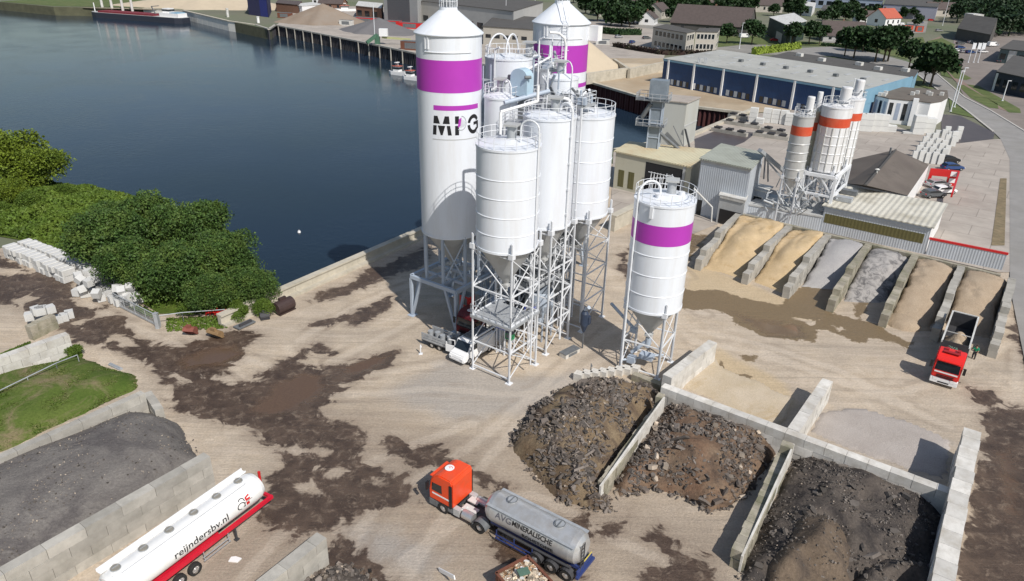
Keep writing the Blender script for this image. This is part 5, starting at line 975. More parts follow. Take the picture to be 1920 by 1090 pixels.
# tipper at the bays
def tipper():
    h = R(234.6); t = thing('tipper_lorry', 'red and white tipper lorry with open grey trailer half filled with gravel', 'lorry', (43.3, 61.0, 0), h); rw = mat('bright_red_cab', (.72, .025, .02), .35, 0, .05, 1); tractor(t, rw, grey='white', roofmark=False, top=3.4)
    MB().bx(1.335, 1.35, -1.0, 1.0, 1.55, 1.7).build('front_stripe', M['white'], t)
    MB().bx(.2, .6, -.7, .7, 3.5, 3.56).box((-.2, .5, 3.56), (.5, .3, .1)).box((-.2, -.5, 3.56), (.5, .3, .1)).build('roof_vent', mat('dark_red_trim', (.35, .015, .015), .4), t)
    w = 1.22; x0, x1 = -2.6, -11.3; zb, zt = 1.35, 3.0; mb = MB()
    for s in (-1, 1): mb.bx(x0, x1, s*w-.04, s*w+.04, zb, zt)
    mb.bx(x0, x0-.08, -w+.05, w-.05, zb, zt+.25).bx(x1, x1+.08, -w+.05, w-.05, zb, zt).bx(x0, x1, -w+.05, w-.05, zb-.06, zb); mb.build('trailer_body', mat('dark_trailer_steel', (.055, .055, .06), .6, .1, .3, 1.5), t)
    mb = MB()
    for s in (-1, 1): mb.beam((x0, s*w, zt+.05), (x1, s*w, zt+.05), .16, .1); [mb.box((x0-.6-i*1.2, s*(w+.06), (zb+zt)/2), (.08, .06, zt-zb)) for i in range(7)]
    mb.beam((x1, -w, zt+.05), (x1, w, zt+.05), .14, .1).beam((-5.6, -w, zt), (-5.6, w, zt), .06, .06); mb.build('top_rail', M['dwhite'], t)
    wrap_text('AVG', .45, lambda x, y: (x0+.015, .35-x*1.0, 2.5+y), .01).build('headboard_lettering', mat('pale_green_lettering', (.3, .5, .4), .5), t)
    for s in (-1, 1):
        for x in (-8.0, -9.3, -10.6): wheel(t, x, s*1.2, .46, .34)
        MB().bx(-4.2, -11, s*.5-.06, s*.5+.06, .95, 1.25).build('trailer_frame', M['chassis'], t)
    g = MB(); X, Y = np.meshgrid(np.linspace(-2.8, -7.6, 40), np.linspace(-1.1, 1.1, 20)); H = zb+.05+1.75*np.maximum(np.exp(-((X+3.9)**2+(Y*1.1)**2*1.2)/1.6), np.exp(-((X+5.9)**2+(Y*1.1-.1)**2*1.2)/1.8))+vnoise(X, Y, .8, 3)*.05
    o = g.grid(X, Y, H).build('gravel_load', M['gravel'], None, (43.3, 61.0, 0), h); fix(o); tag(o, 'two humps of brown gravel lying inside the open tipper trailer', 'gravel')
tipper()
# ---------------------------------------------------------------- person beside the tipper
def person(label, loc, rz, shirt, trousers, pose='stand', hgt=1.76, hair=(.05, .03, .02)):
    t = thing('person', label, 'person', loc, rz); k = hgt/1.76; skin = mat('skin', (.42, .24, .17), .6)
    J = {'pel': (0, 0, .94), 'wai': (0, 0, 1.10), 'che': (0, .01, 1.32), 'nck': (0, .01, 1.47), 'hed': (0, .03, 1.60), 'top': (0, .02, 1.71)}
    for s, q in ((-1, 'l'), (1, 'r')):
        J.update({q+'hip': (s*.09, 0, .90), q+'kne': (s*.11, .03+.05*(s > 0), .49), q+'ank': (s*.12, -.02, .09), q+'toe': (s*.13, .15, .04), q+'sho': (s*.18, .0, 1.41), q+'elb': (s*.25, .02 if s < 0 else .12, 1.14), q+'wri': (s*.24, .16 if s < 0 else .36, .95 if s < 0 else 1.18), q+'hnd': (s*.23, .22 if s < 0 else .43, .90 if s < 0 else 1.22)})
    E_ = [('pel', 'wai'), ('wai', 'che'), ('che', 'nck'), ('nck', 'hed'), ('hed', 'top')]; RR = {'pel': .14, 'wai': .125, 'che': .15, 'nck': .06, 'hed': .095, 'top': .07, 'hip': .10, 'kne': .065, 'ank': .045, 'toe': .04, 'sho': .065, 'elb': .045, 'wri': .03, 'hnd': .03}
    for q in 'lr': E_ += [('pel', q+'hip'), (q+'hip', q+'kne'), (q+'kne', q+'ank'), (q+'ank', q+'toe'), ('che', q+'sho'), (q+'sho', q+'elb'), (q+'elb', q+'wri'), (q+'wri', q+'hnd')]
    F5 = []
    for s, q in ((-1, 'l'), (1, 'r')):
        hx = Vector(J[q+'hnd']); d = (hx-Vector(J[q+'wri'])).normalized(); sd_ = Vector((1, 0, 0))
        for i in range(4):
            b = hx+sd_*(i-1.5)*.02; J[q+'f%da' % i] = tuple(b+d*.03); J[q+'f%db' % i] = tuple(b+d*(.065-.006*abs(i-1.5))+Vector((0, 0, -.015))); E_ += [(q+'hnd', q+'f%da' % i), (q+'f%da' % i, q+'f%db' % i)]; F5 += [q+'f%da' % i, q+'f%db' % i]
        J[q+'th'] = tuple(hx-sd_*s*.045+d*.01+Vector((0, 0, -.01))); E_ += [(q+'hnd', q+'th')]; F5.append(q+'th')
    def skin_obj(name, keys, edges, grow, mt_, sub=2):
        me = bpy.data.meshes.new(name); ix = {a: i for i, a in enumerate(keys)}; me.from_pydata([Vector(J[a])*k for a in keys], [(ix[a], ix[b]) for a, b in edges if a in ix and b in ix], []); o = bpy.data.objects.new(name, me); col(o)
        m_ = o.modifiers.new('s', 'SKIN'); m2 = o.modifiers.new('ss', 'SUBSURF'); m2.levels = sub; m2.render_levels = sub
        for a, i in ix.items():
            r = .009 if a in F5 else RR.get(a, RR.get(a[1:], .05)); me.skin_vertices[0].data[i].radius = ((r+grow)*k, (r+grow)*k*(.75 if a in ('che', 'pel', 'wai') else 1)); me.skin_vertices[0].data[i].use_root = (i == 0)
        dg = bpy.context.evaluated_depsgraph_get(); dg.update(); nm = bpy.data.meshes.new_from_object(o.evaluated_get(dg)); bpy.data.objects.remove(o); nm.materials.clear(); nm.materials.append(mt_); o = col(bpy.data.objects.new(name, nm)); o.parent = t
        for p in nm.polygons: p.use_smooth = True
        return o
    skin_obj('body', list(J), E_, 0, skin)
    skin_obj('shirt', ['che', 'wai', 'pel', 'nck', 'lsho', 'rsho', 'lelb', 'relb'], [('che', 'wai'), ('wai', 'pel'), ('che', 'lsho'), ('che', 'rsho'), ('lsho', 'lelb'), ('rsho', 'relb')], .022, shirt)
    skin_obj('trousers', ['pel', 'lhip', 'rhip', 'lkne', 'rkne', 'lank', 'rank'], [('pel', 'lhip'), ('pel', 'rhip'), ('lhip', 'lkne'), ('rhip', 'rkne'), ('lkne', 'lank'), ('rkne', 'rank')], .02, trousers)
    for s, q in ((-1, 'l'), (1, 'r')): MB().box((s*.125*k, .05*k, .05*k), (.1*k, .28*k, .1*k), 0, 0, .85, .8).build('shoe', M['black'], t)
    MB().lathe([(.105*k, 1.60*k), (.115*k, 1.66*k), (.10*k, 1.73*k), (.05*k, 1.765*k), (0, 1.775*k)], 16, (0, .0)).build('hair', mat('hair', hair, .8), t)
    mb = MB(); mb.box((0, .135*k, 1.60*k), (.025, .04, .04)); [mb.box((s*.035, .115*k, 1.625*k), (.02, .015, .012)) for s in (-1, 1)]; mb.box((0, .115*k, 1.55*k), (.05, .012, .01)); mb.build('face', mat('face_detail', (.30, .15, .10), .6), t); return t
person('person in a green shirt and dark trousers standing beside the tipper cab', (48.9, 65.6, .0), R(130), mat('green_cloth', (.01, .30, .15), .8), mat('dark_cloth', (.025, .03, .04), .85))
# ---------------------------------------------------------------- skip with rubble
t = thing('skip_container', 'rust-red open skip cut by the lower edge, beside the tanker lorry', 'skip', (1.5, 35.3, 0), R(216)); mb = MB(); L1, L2, hh = 2.6, 5.0, 1.6
mb.bx(0, L1, 0, .08, .2, hh).bx(0, L1, L2-.08, L2, .2, hh).bx(0, .08, .08, L2-.08, .2, hh).bx(L1-.08, L1, .08, L2-.08, .2, hh).bx(0, L1, .1, L2, .15, .22); mb.build('shell', M['rust'], t); mb = MB()
for x0, x1, y0, y1 in ((0, L1, -.06, .12), (0, L1, L2-.12, L2+.06), (-.06, .12, 0, L2), (L1-.12, L1+.06, 0, L2)): mb.bx(x0, x1, y0, y1, hh, hh+.12)
[mb.bx(L1, L1+.08, .4+i*1.0, .5+i*1.0, .2, hh) for i in range(5)]; mb.build('rim', M['rust'], t)
rg = random.Random(5); mb = MB(); hx = math.cos(R(216)); hy = math.sin(R(216)); mats = [mat('debris_pale', (.50, .42, .32), .9, 0, .2, 3, island=.5), mat('debris_brown', (.30, .18, .10), .9, 0, .2, 3, island=.5), M['white'], mat('debris_green', (.09, .16, .12), .7), M['red']]
mb.box((L1/2, L2/2, .9), (L1-.2, L2-.2, 1.2), 0, 1)
for i in range(620):
    x, y = rg.uniform(.15, L1-.15), rg.uniform(.15, L2-.15); z = 1.5+.5*math.sin(PI*x/L1)*math.sin(PI*y/L2)*rg.uniform(.6, 1.1); s = rg.uniform(.08, .34); mi = rg.choice((0, 0, 0, 1, 1, 0, 2)); b = len(mb.v); mb.box((0, 0, 0), (s, s*rg.uniform(.4, 1.3), s*rg.uniform(.15, .6)), 0, mi); Mx = Matrix.Translation((x, y, z)) @ Matrix.Rotation(rg.random()*6.3, 4, 'Z') @ Matrix.Rotation(rg.gauss(0, .6), 4, 'X'); mb.v[b:] = [tuple(Mx @ Vector(v)) for v in mb.v[b:]]
o = mb.build('rubble_load', mats, None, (1.5, 35.3, 0), R(216)); tag(o, None, None, None, 'stuff')
tag(MB().box((0, 0, 0), (.75, .55, .1), .4).build('green_panel', mats[3], None, Vector((1.5, 35.3, 2.12))+Matrix.Rotation(R(216), 3, 'Z') @ Vector((1.3, 1.25, 0))), 'dull green panel lying on the rubble in the skip', 'panel')
# ---------------------------------------------------------------- cars and vans
def car_proto(label, paint, kind='car'):
    t = thing('parked_car' if kind == 'car' else 'van', label, kind); w = .88 if kind == 'car' else 1.0
    prof = [(-2.1, .3), (-2.15, .75), (-1.95, .95), (-1.55, 1.35), (-.2, 1.43), (.6, 1.3), (1.2, .92), (2.0, .8), (2.15, .55), (2.1, .3)] if kind == 'car' else [(-2.5, .35), (-2.55, 1.0), (-2.45, 2.1), (-2.2, 2.25), (1.2, 2.2), (1.75, 1.3), (2.4, 1.1), (2.55, .7), (2.5, .35)]
    o = MB(); xprism(o, prof, -w, w); fix(o.build('body', paint, t), .1)
    g = MB()
    if kind == 'car':
        g.add([(.66, -w+.16, 1.30), (.66, w-.16, 1.30), (1.17, w-.1, .97), (1.17, -w+.1, .97)], [(0, 1, 2, 3)]).add([(-1.6, -w+.16, 1.33), (-1.6, w-.16, 1.33), (-1.96, w-.12, .99), (-1.96, -w+.12, .99)], [(0, 1, 2, 3)])
        for s in (-1, 1): g.add([(1.0, s*(w+.008), .95), (.55, s*(w+.008), 1.26), (-.2, s*(w+.008), 1.36), (-1.45, s*(w+.008), 1.28), (-1.7, s*(w+.008), .98)], [(0, 1, 2, 3, 4)])
        g.v = [(x, y, z+.012) for x, y, z in g.v]
    else:
        g.add([(1.24, -w+.15, 2.1), (1.24, w-.15, 2.1), (1.76, w-.12, 1.34), (1.76, -w+.12, 1.34)], [(0, 1, 2, 3)])
        for s in (-1, 1): g.add([(1.55, s*(w+.01), 1.35), (1.2, s*(w+.01), 1.95), (.4, s*(w+.01), 1.95), (.4, s*(w+.01), 1.35)], [(0, 1, 2, 3)])
        g.v = [(x+.02, y, z+.015) for x, y, z in g.v]
    g.build('windows', M['glass'], t)
    for x in ((-1.3, 1.35) if kind == 'car' else (-1.55, 1.6)):
        for s in (-1, 1): wheel(t, x, s*(w+.02), .32 if kind == 'car' else .36, .2)
    for s in (-1, 1):
        fx = 2.1 if kind == 'car' else 2.5; MB().box((fx, s*(w-.25), .62 if kind == 'car' else .8), (.12, .34, .14)).build('headlight', M['white'], t); MB().box((-fx-.02, s*(w-.2), .8 if kind == 'car' else 1.1), (.08, .25, .16)).build('tail_light', M['red'], t)
    return t
cp = {'black': M['black'], 'silver': mat('silver_paint', (.45, .46, .48), .3, .4), 'white': M['white'], 'blue': mat('car_blue', (.03, .07, .2), .3), 'red': M['red'], 'grey': mat('grey_car_paint', (.12, .13, .14), .3, .2)}
PROTO = {}
def car(px, rz, c, label, z=0, group=None, kind='car'):
    p = G(*px, 0) if len(px) == 2 else Vector(px)
    if (c, kind) not in PROTO: PROTO[(c, kind)] = o = car_proto(label, cp[c], kind); o.location = (p.x, p.y, .15); o.rotation_euler = (0, 0, rz); tag(o, None, None, group); return o
    o = dup(PROTO[(c, kind)], (p.x, p.y, .15), rz, label)
    if group: o['group'] = group
    elif 'group' in o: del o['group']
    return o
h = R(232); v = car((-3.9, 63.7, 0), h, 'white', 'white van with its front door open at the foot of the nearest tower', kind='van')
d_ = MB().bx(0, 1.1, -.03, .03, .5, 1.3).bx(0, .08, -.03, .03, 1.3, 1.95).bx(.95, 1.05, -.03, .03, 1.3, 1.6).bx(0, .75, -.03, .03, 1.9, 1.98).build('open_door', M['white'], v, (1.5, -1.02, 0), R(-75))
d_ = MB().bx(-2.0, .6, -.75, .75, 2.26, 2.32); [d_.bx(-2+i*.5, -1.92+i*.5, -.8, .8, 2.32, 2.4) for i in range(6)]; d_.build('roof_rack', M['dgalv'], v)
t = thing('flat_trailer', 'low trailer with grey slatted sides standing left of the dark red lorry', 'trailer', G(826, 650), R(-33)); MB().bx(-1.8, 1.8, -.9, .9, .6, .7).build('deck', M['chassis'], t)
for y in (-.9, .9): mb = MB(); [mb.bx(-1.8, 1.8, y-.03, y+.03, .75+i*.3, .98+i*.3) for i in range(3)]; mb.build('side_board', M['galv'], t)
for y in (-.8, .8): wheel(t, -.5, y*1.1, .34, .22); wheel(t, .5, y*1.1, .34, .22)
mb = MB(); [mb.tube((-1.3+i*.8, .2*(i % 2), .7), (-1.3+i*.8, .2*(i % 2), 1.5), .3, 12) for i in range(4)]; mb.build('drums', M['galv'], t)
# ---------------------------------------------------------------- the works behind the bays and everything beyond
M['cream'] = mat('cream_cladding', (.52, .50, .40), .6, 0, .06, .4, dirt=(.36, .33, .24), damt=.4); M['creamroof'] = corrug('cream_roof', (.60, .55, .38), 'X', .5, .05, .6, (.42, .24, .09), .7, .12)
M['palewall'] = corrug('pale_blue_cladding', (.46, .50, .55), 'X', .35, .03, .5, (.35, .36, .36), .4); M['greyroof'] = corrug('grey_green_roof', (.36, .38, .33), 'X', .4, .05, .7, (.22, .22, .18), .6)
M['whiteroof'] = corrug('ribbed_pale_roof', (.56, .54, .47), 'X', .8, .07, .75, (.30, .27, .2), .7); M['olive'] = corrug('olive_window_band', (.115, .105, .04), 'X', .5, .02, .5)
M['darkroof'] = mat('brown_grey_roof', (.13, .11, .095), .9, 0, .3, .5, .02, 8, dirt=(.07, .055, .05), damt=.7, dscale=.25); M['flatroof'] = mat('dark_flat_roof', (.085, .08, .075), .9, 0, .2, .3); M['bluewall'] = corrug('dark_blue_cladding', (.012, .05, .15), 'X', .5, .02, .5, var=.15)
M['lightblue'] = mat('light_blue_panel', (.19, .35, .47), .5, 0, .1, .3); M['warehouse_roof'] = corrug('pale_grey_roof', (.42, .42, .39), 'X', 1.0, .05, .7, (.27, .27, .25), .6, .08)
M['concyard'] = mat('concrete_paving', (.42, .375, .33), .9, 0, .15, .3, dirt=(.29, .25, .22), damt=.7, dscale=.08); M['tan'] = mat('tan_paving', (.42, .34, .24), .95, 0, .15, .2, dirt=(.34, .23, .13), damt=.6, dscale=.06); M['asph'] = mat('asphalt_road', (.27, .26, .25), .9, 0, .15, .3, dirt=(.22, .21, .19), damt=.6, dscale=.1)
M['wetdark'] = mat('wet_dark_paving', (.085, .07, .07), .45, 0, .2, .3); M['brick'] = mat('brown_brick', (.20, .11, .075), .9, 0, .2, 1); M['tile'] = mat('dark_tile_roof', (.09, .07, .065), .85, 0, .2, .8); M['rtile'] = mat('red_tile_roof', (.42, .10, .06), .8, 0, .15, .8); M['hwall'] = mat('pale_house_wall', (.45, .42, .37), .85, 0, .1, .5)
M['pile'] = corrug('steel_sheet_piling', (.045, .045, .055), 'X', 1.3, .35, .7, (.07, .06, .05), .6, .2); M['pile2'] = corrug('rust_red_sheet_piling', (.06, .016, .016), 'X', 1.3, .35, .8, (.04, .02, .02), .6, .2); M['fsand'] = mat('pale_sand', (.50, .42, .31), .95, 0, .08, .2); M['fgrav'] = mat('far_gravel', (.26, .20, .15), .95, 0, .2, .1, dirt=(.20, .2, .19), damt=.5, dscale=.05); M['fgrey'] = mat('far_grey_gravel', (.15, .145, .15), .95, 0, .1, .2)
def local(P, o, a): k, q = math.cos(-a), math.sin(-a); return [((p[0]-o[0])*k-(p[1]-o[1])*q, (p[0]-o[0])*q+(p[1]-o[1])*k) for p in P]
def bldg(name, label, foot, roof, wm, rm, cat='building', over=.25, rise=0, z0=0, group=None, thick=.22, h=None):
    b = G(*foot, z0) if foot else None; hh = ht(b, roof[0][1]) if h is None else h; C = [G(x, y, hh) for x, y in roof]; d = C[1]-C[0]; a = math.atan2(d.y, d.x); o = C[0]; P = local(C, o, a)
    t = thing(name, label, cat, (o.x, o.y, 0), a, group); cx = sum(p[0] for p in P)/len(P); cy = sum(p[1] for p in P)/len(P)
    MB().prism(P, z0-.3, hh-.02).build('wall', wm, t); Q = [(p[0]+over*(1 if p[0] > cx else -1), p[1]+over*(1 if p[1] > cy else -1)) for p in P]
    if rise and len(P) == 4:
        mb = MB(); m0 = ((Q[0][0]+Q[3][0])/2, (Q[0][1]+Q[3][1])/2); m1 = ((Q[1][0]+Q[2][0])/2, (Q[1][1]+Q[2][1])/2); zz = hh+.02
        for dz, fl in ((0, False), (thick, True)):
            v = [(*Q[0], zz+dz), (*Q[1], zz+dz), (*m1, zz+dz+rise), (*m0, zz+dz+rise), (*Q[2], zz+dz), (*Q[3], zz+dz)]; mb.add(v, [(0, 1, 2, 3), (3, 2, 4, 5)] if fl else [(3, 2, 1, 0), (5, 4, 2, 3)])
        mb.add([(*P[0], zz-.05), (*P[3], zz-.05), (*m0, zz+rise), (*P[1], zz-.05), (*P[2], zz-.05), (*m1, zz+rise)], [(0, 2, 1), (3, 4, 5)]); mb.add([(*Q[0], zz), (*Q[1], zz), (*Q[1], zz+thick), (*Q[0], zz+thick), (*Q[2], zz), (*Q[3], zz), (*Q[3], zz+thick), (*Q[2], zz+thick)], [(0, 1, 2, 3), (4, 5, 6, 7)]); mb.build('roof', rm, t)
    else: MB().prism(Q, hh, hh+thick).build('roof', rm, t)
    t['_h'] = hh; return t, P, hh
def wpanel(t, p, q, u0, u1, z0, z1, m_, name='window', off=.03, frame=None):
    p = Vector((*p, 0)); q = Vector((*q, 0)); d = (q-p).normalized(); n_ = Vector((d.y, -d.x, 0)); a = p+d*u0; b = p+d*u1; mb = MB()
    o = mb.hexa([a-n_*.05+Z*z0, b-n_*.05+Z*z0, b+n_*off+Z*z0, a+n_*off+Z*z0, a-n_*.05+Z*z1, b-n_*.05+Z*z1, b+n_*off+Z*z1, a+n_*off+Z*z1][::1]).build(name, m_, t); fix(o)
    if frame:
        f = MB(); w = .12; o2 = off+.03
        for (ua, ub, za, zb) in ((u0-w, u1+w, z0-w, z0), (u0-w, u1+w, z1, z1+w), (u0-w, u0, z0, z1), (u1, u1+w, z0, z1)): A_, B_ = p+d*ua, p+d*ub; f.hexa([A_+Z*za, B_+Z*za, B_+n_*o2+Z*za, A_+n_*o2+Z*za, A_+Z*zb, B_+Z*zb, B_+n_*o2+Z*zb, A_+n_*o2+Z*zb])
        fix(f.build('frame', frame, o))
    return o
def ln(p, q): return math.hypot(q[0]-p[0], q[1]-p[1])
# paving and roads
def joints(mt, size, amt):
    n = mt.node_tree; N = n.nodes.new; L = n.links.new; b = n.nodes['Principled BSDF']; src = b.inputs['Base Color'].links[0].from_socket; tc = N('ShaderNodeTexCoord'); mp = N('ShaderNodeMapping'); mp.inputs['Rotation'].default_value = (0, 0, -GA); L(tc.outputs['Object'], mp.inputs[0])
    br = N('ShaderNodeTexBrick'); br.inputs['Scale'].default_value = 1; br.inputs['Brick Width'].default_value = size; br.inputs['Row Height'].default_value = size*.8; br.inputs['Mortar Size'].default_value = .09; br.inputs['Mortar Smooth'].default_value = .6; br.inputs['Color1'].default_value = (1, 1, 1, 1); br.inputs['Color2'].default_value = (.88, .88, .88, 1); br.inputs['Mortar'].default_value = (amt, amt, amt, 1); L(mp.outputs[0], br.inputs['Vector'])
    x = N('ShaderNodeMix'); x.data_type = 'RGBA'; x.blend_type = 'MULTIPLY'; x.inputs[0].default_value = 1; L(src, x.inputs[6]); L(br.outputs['Color'], x.inputs[7]); L(x.outputs[2], b.inputs['Base Color'])
joints(M['concyard'], 6.5, .62); joints(M['tan'], 9, .85)
sheet('concrete_yard', [[(1145, 400), (1150, 286), (1300, 254), (1408, 215), (1500, 206), (1620, 215), (1700, 245), (1790, 262), (1880, 262), (1905, 300), (1905, 470), (1905, 512), (1870, 512), (1395, 401), (1300, 440)]], M['concyard'], .105)
sheet('tan_quay', [[(1095, 151), (1240, 193), (1408, 213), (1500, 206), (1620, 214), (1625, 180), (1500, 160), (1250, 130), (1245, 110), (1100, 110), (1095, 120)]], M['tan'], .115)
sheet('far_quay_yard', [[(519, 47), (665, 76), (780, 100), (1095, 151), (1100, 110), (1245, 110), (1250, 80), (1225, 55), (1100, 40), (900, 30), (700, 12), (560, 14)]], M['concyard'], .11)
sheet('wet_yard', [[(1302, 262), (1345, 245), (1418, 250), (1395, 268), (1352, 285), (1303, 284)]], M['wetdark'], .125)
sheet('car_park', [[(1765, 215), (1800, 218), (1865, 250), (1862, 262), (1780, 272), (1765, 250)]], M['wetdark'], .12)
sheet('road', [[(1470, 92), (1560, 88), (1640, 100), (1700, 116), (1755, 138), (1809, 184), (1858, 209), (1925, 250), (2100, 340), (2300, 600), (2300, 1000), (1960, 1000), (1925, 700), (1893, 540), (1893, 300), (1876, 262), (1862, 248), (1809, 206), (1775, 182), (1722, 142), (1640, 120), (1560, 106), (1470, 104)]], M['asph'], .13)
M['kerb'] = mat('pale_kerb', (.45, .43, .40), .9); 
def strip(label, px, w, z0, z1, mt, name, cat, kind=None):
    mb = MB(); P = gp(px)
    for a, b_ in zip(P, P[1:]): mb.beam(a+Z*((z0+z1)/2), b_+Z*((z0+z1)/2), w, z1-z0)
    o = mb.build(name, mt); tag(o, None if kind else label, None if kind else cat, None, kind); return o
for i, p in enumerate(([(1722, 142), (1775, 182), (1809, 206), (1862, 248)], [(1755, 138), (1809, 184), (1858, 209), (1925, 250)])): strip('', p, .5, .1, .26, M['kerb'], 'kerb', None, 'structure')
M['verge'] = mat('verge_grass', (.085, .12, .03), .95, 0, .3, .3, dirt=(.17, .15, .07), damt=.6, dscale=.15)
sheet('grass_verge', [[(1797, 162), (1806, 160), (1870, 196), (1872, 205), (1855, 203), (1820, 185)], [(1812, 159), (1835, 162), (1912, 205), (1914, 213), (1892, 212), (1850, 185)], [(1775, 132), (1788, 130), (1822, 148), (1812, 151), (1790, 148)], [(1762, 130), (1775, 136), (1786, 148), (1765, 142)], [(1738, 78), (1765, 72), (1790, 84), (1785, 112), (1756, 110)], [(1710, 72), (1730, 70), (1735, 82), (1720, 90)], [(1712, 132), (1724, 146), (1740, 163), (1764, 175), (1712, 158)], [(1779, 186), (1808, 208), (1835, 224), (1782, 212)], [(1500, 78), (1720, 90), (1700, 112), (1640, 98), (1560, 86), (1500, 86)], [(1230, 62), (1500, 72), (1500, 86), (1400, 84), (1240, 100)]], M['verge'], .145)
sheet('footpath', [[(1735, 82), (1745, 76), (1765, 68), (1758, 80), (1760, 92), (1770, 108), (1800, 150), (1895, 212), (1872, 205), (1790, 152), (1755, 110), (1735, 92)]], mat('brick_path', (.24, .17, .14), .9), .14)
sheet('industrial_paving', [[(1788, 70), (1900, 60), (2100, 110), (2300, 400), (2100, 340), (1925, 250), (1858, 209), (1809, 184), (1790, 150), (1786, 100)]], mat('brown_grey_paving', (.22, .19, .17), .95, 0, .2, .1), .10)
sheet('side_street', [[(1100, 40), (1225, 55), (1240, 100), (1470, 104), (1470, 92), (1400, 76), (1380, 66), (1240, 45), (1180, 30)], [(1550, 60), (1610, 58), (1600, 84), (1540, 82)], [(1700, 42), (1740, 40), (1735, 62), (1705, 64)]], mat('street_grey', (.25, .24, .22), .9, 0, .15, .1), .12)
sheet('far_grass', [[(0, 3.5), (100, 12), (270, 15), (345, 19), (300, 4), (160, -8)]], M['verge'], .12)
sheet('planting_strip', [[(1875, 336), (1887, 336), (1883, 462), (1858, 462)]], mat('dry_planting', (.22, .17, .10), .95, 0, .3, 1, dirt=(.10, .09, .05), damt=.8, dscale=.8), .15)
# quays and sheet piling
def quay_line(name, label, px, mt, capm, ph=1.2, post=None, zt=.25):
    P = [G(*p) for p in px]; t = thing(name, label, 'quay wall', P[0]); o = Vector(P[0]); W_ = MB(); C_ = MB()
    for a, b_ in zip(P, P[1:]):
        d = (b_-a); L_ = d.length; u = d.normalized(); n_ = Vector((u.y, -u.x, 0))
        if n_.y > 0: n_ = -n_
        k = int(L_/1.3); a_ = a-o
        for i in range(k):
            s0, s1, s2, s3 = [a_+u*(L_*(i+f)/k) for f in (0, .35, .5, .85)]; s4 = a_+u*(L_*(i+1)/k); Q = [s0+n_*.1, s1+n_*.1, s2+n_*.5, s3+n_*.5, s4+n_*.1]
            for p, q in zip(Q, Q[1:]): W_.add([p+Z*(WZ-1), q+Z*(WZ-1), q, p], [(0, 1, 2, 3)])
        C_.beam(a_+Z*(zt-.25)+n_*.2, b_-o+Z*(zt-.25)+n_*.2, 1.3, .6)
        if post:
            for i in range(int(L_/post)): MB().beam(a_+u*(i+.5)*post+n_*.75+Z*(WZ-1), a_+u*(i+.5)*post+n_*.75, .45, .35).build('fender_post', M['conc'], t)
    W_.build('sheet_piles', mt, t); C_.build('cap_beam', capm, t); return t
quay_line('quay_wall', 'long dark sheet-pile quay with pale posts across the water', [(517, 47), (665, 76), (780, 100), (1097, 151)], M['pile'], M['conc'], post=9)
quay_line('quay_wall', 'dark rust-red sheet-pile quay at the head of the harbour basin', [(1097, 151), (1240, 193), (1408, 213)], M['pile2'], M['quay'])
quay_line('quay_wall', 'dark quay corner stretch left of the long sheet-pile quay', [(480, 47), (505, 55), (517, 47)], M['pile'], M['conc'])
t = thing('quay_wall', 'pale concrete quay wall behind the barge at upper left', 'quay wall', G(270, 16)); o = G(270, 16); P = [G(*p)-o for p in ((270, 16), (345, 20), (430, 40), (480, 47))]; mb = MB(); c2 = MB()
for a, b_ in zip(P, P[1:]):
    k = max(2, int((b_-a).length/8))
    for i in range(k): p, q = a.lerp(b_, i/k), a.lerp(b_, (i+.97)/k); mb.beam(p+Z*(WZ/2-.3)-Vector((0, .5, 0)), q+Z*(WZ/2-.3)-Vector((0, .5, 0)), 1.0, -WZ+.4)
    c2.beam(a+Z*.1-Vector((0, .5, 0)), b_+Z*.1-Vector((0, .5, 0)), 1.6, .4)
mb.build('panels', mat('bright_concrete', (.72, .70, .64), .9, 0, .1, .2), t); c2.build('cap_beam', M['quay'], t)
a, b_ = G(1297, 256), G(1410, 208); tag(MB().beam(a+Z*.2, b_+Z*.2, 1.2, .9).beam(a-Z*2.5, b_-Z*2.5, .5, 5).build('quay_edge', M['quay']), 'pale concrete quay edge beside the rows of dark moulds', 'wall')
a, b_ = G(1152, 284), G(1297, 256); tag(MB().beam(a+Z*.2, b_+Z*.2, 1.0, .7).beam(a-Z*2.5, b_-Z*2.5, .5, 5).build('quay_edge', M['quay']), 'quay edge behind the cream shed and lift tower', 'wall')
# cream shed
t, P, hh = bldg('industrial_shed', 'low cream shed with rust-stained yellow roof and wide open front', (1149, 353), [(1155, 285), (1297, 315), (1331, 283), (1180, 268)], M['cream'], M['creamroof'], 'shed'); L_ = ln(P[0], P[1])
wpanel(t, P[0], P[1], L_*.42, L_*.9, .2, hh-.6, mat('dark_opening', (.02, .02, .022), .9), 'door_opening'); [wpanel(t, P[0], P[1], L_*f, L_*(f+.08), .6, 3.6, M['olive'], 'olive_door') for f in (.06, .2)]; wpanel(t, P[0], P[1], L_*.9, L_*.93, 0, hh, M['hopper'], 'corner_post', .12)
mb = MB(); [mb.tube((L_*(.5+.04*i), -.4, .2), (L_*(.5+.04*i)+.3, -.4, hh*.7), .08, 6) for i in range(8)]; [mb.beam((L_*.48, -.45, z), (L_*.86, -.45, z), .08, .1) for z in (1.5, 3, 4.5)]; mb.build('inner_frame', M['steel'], t)
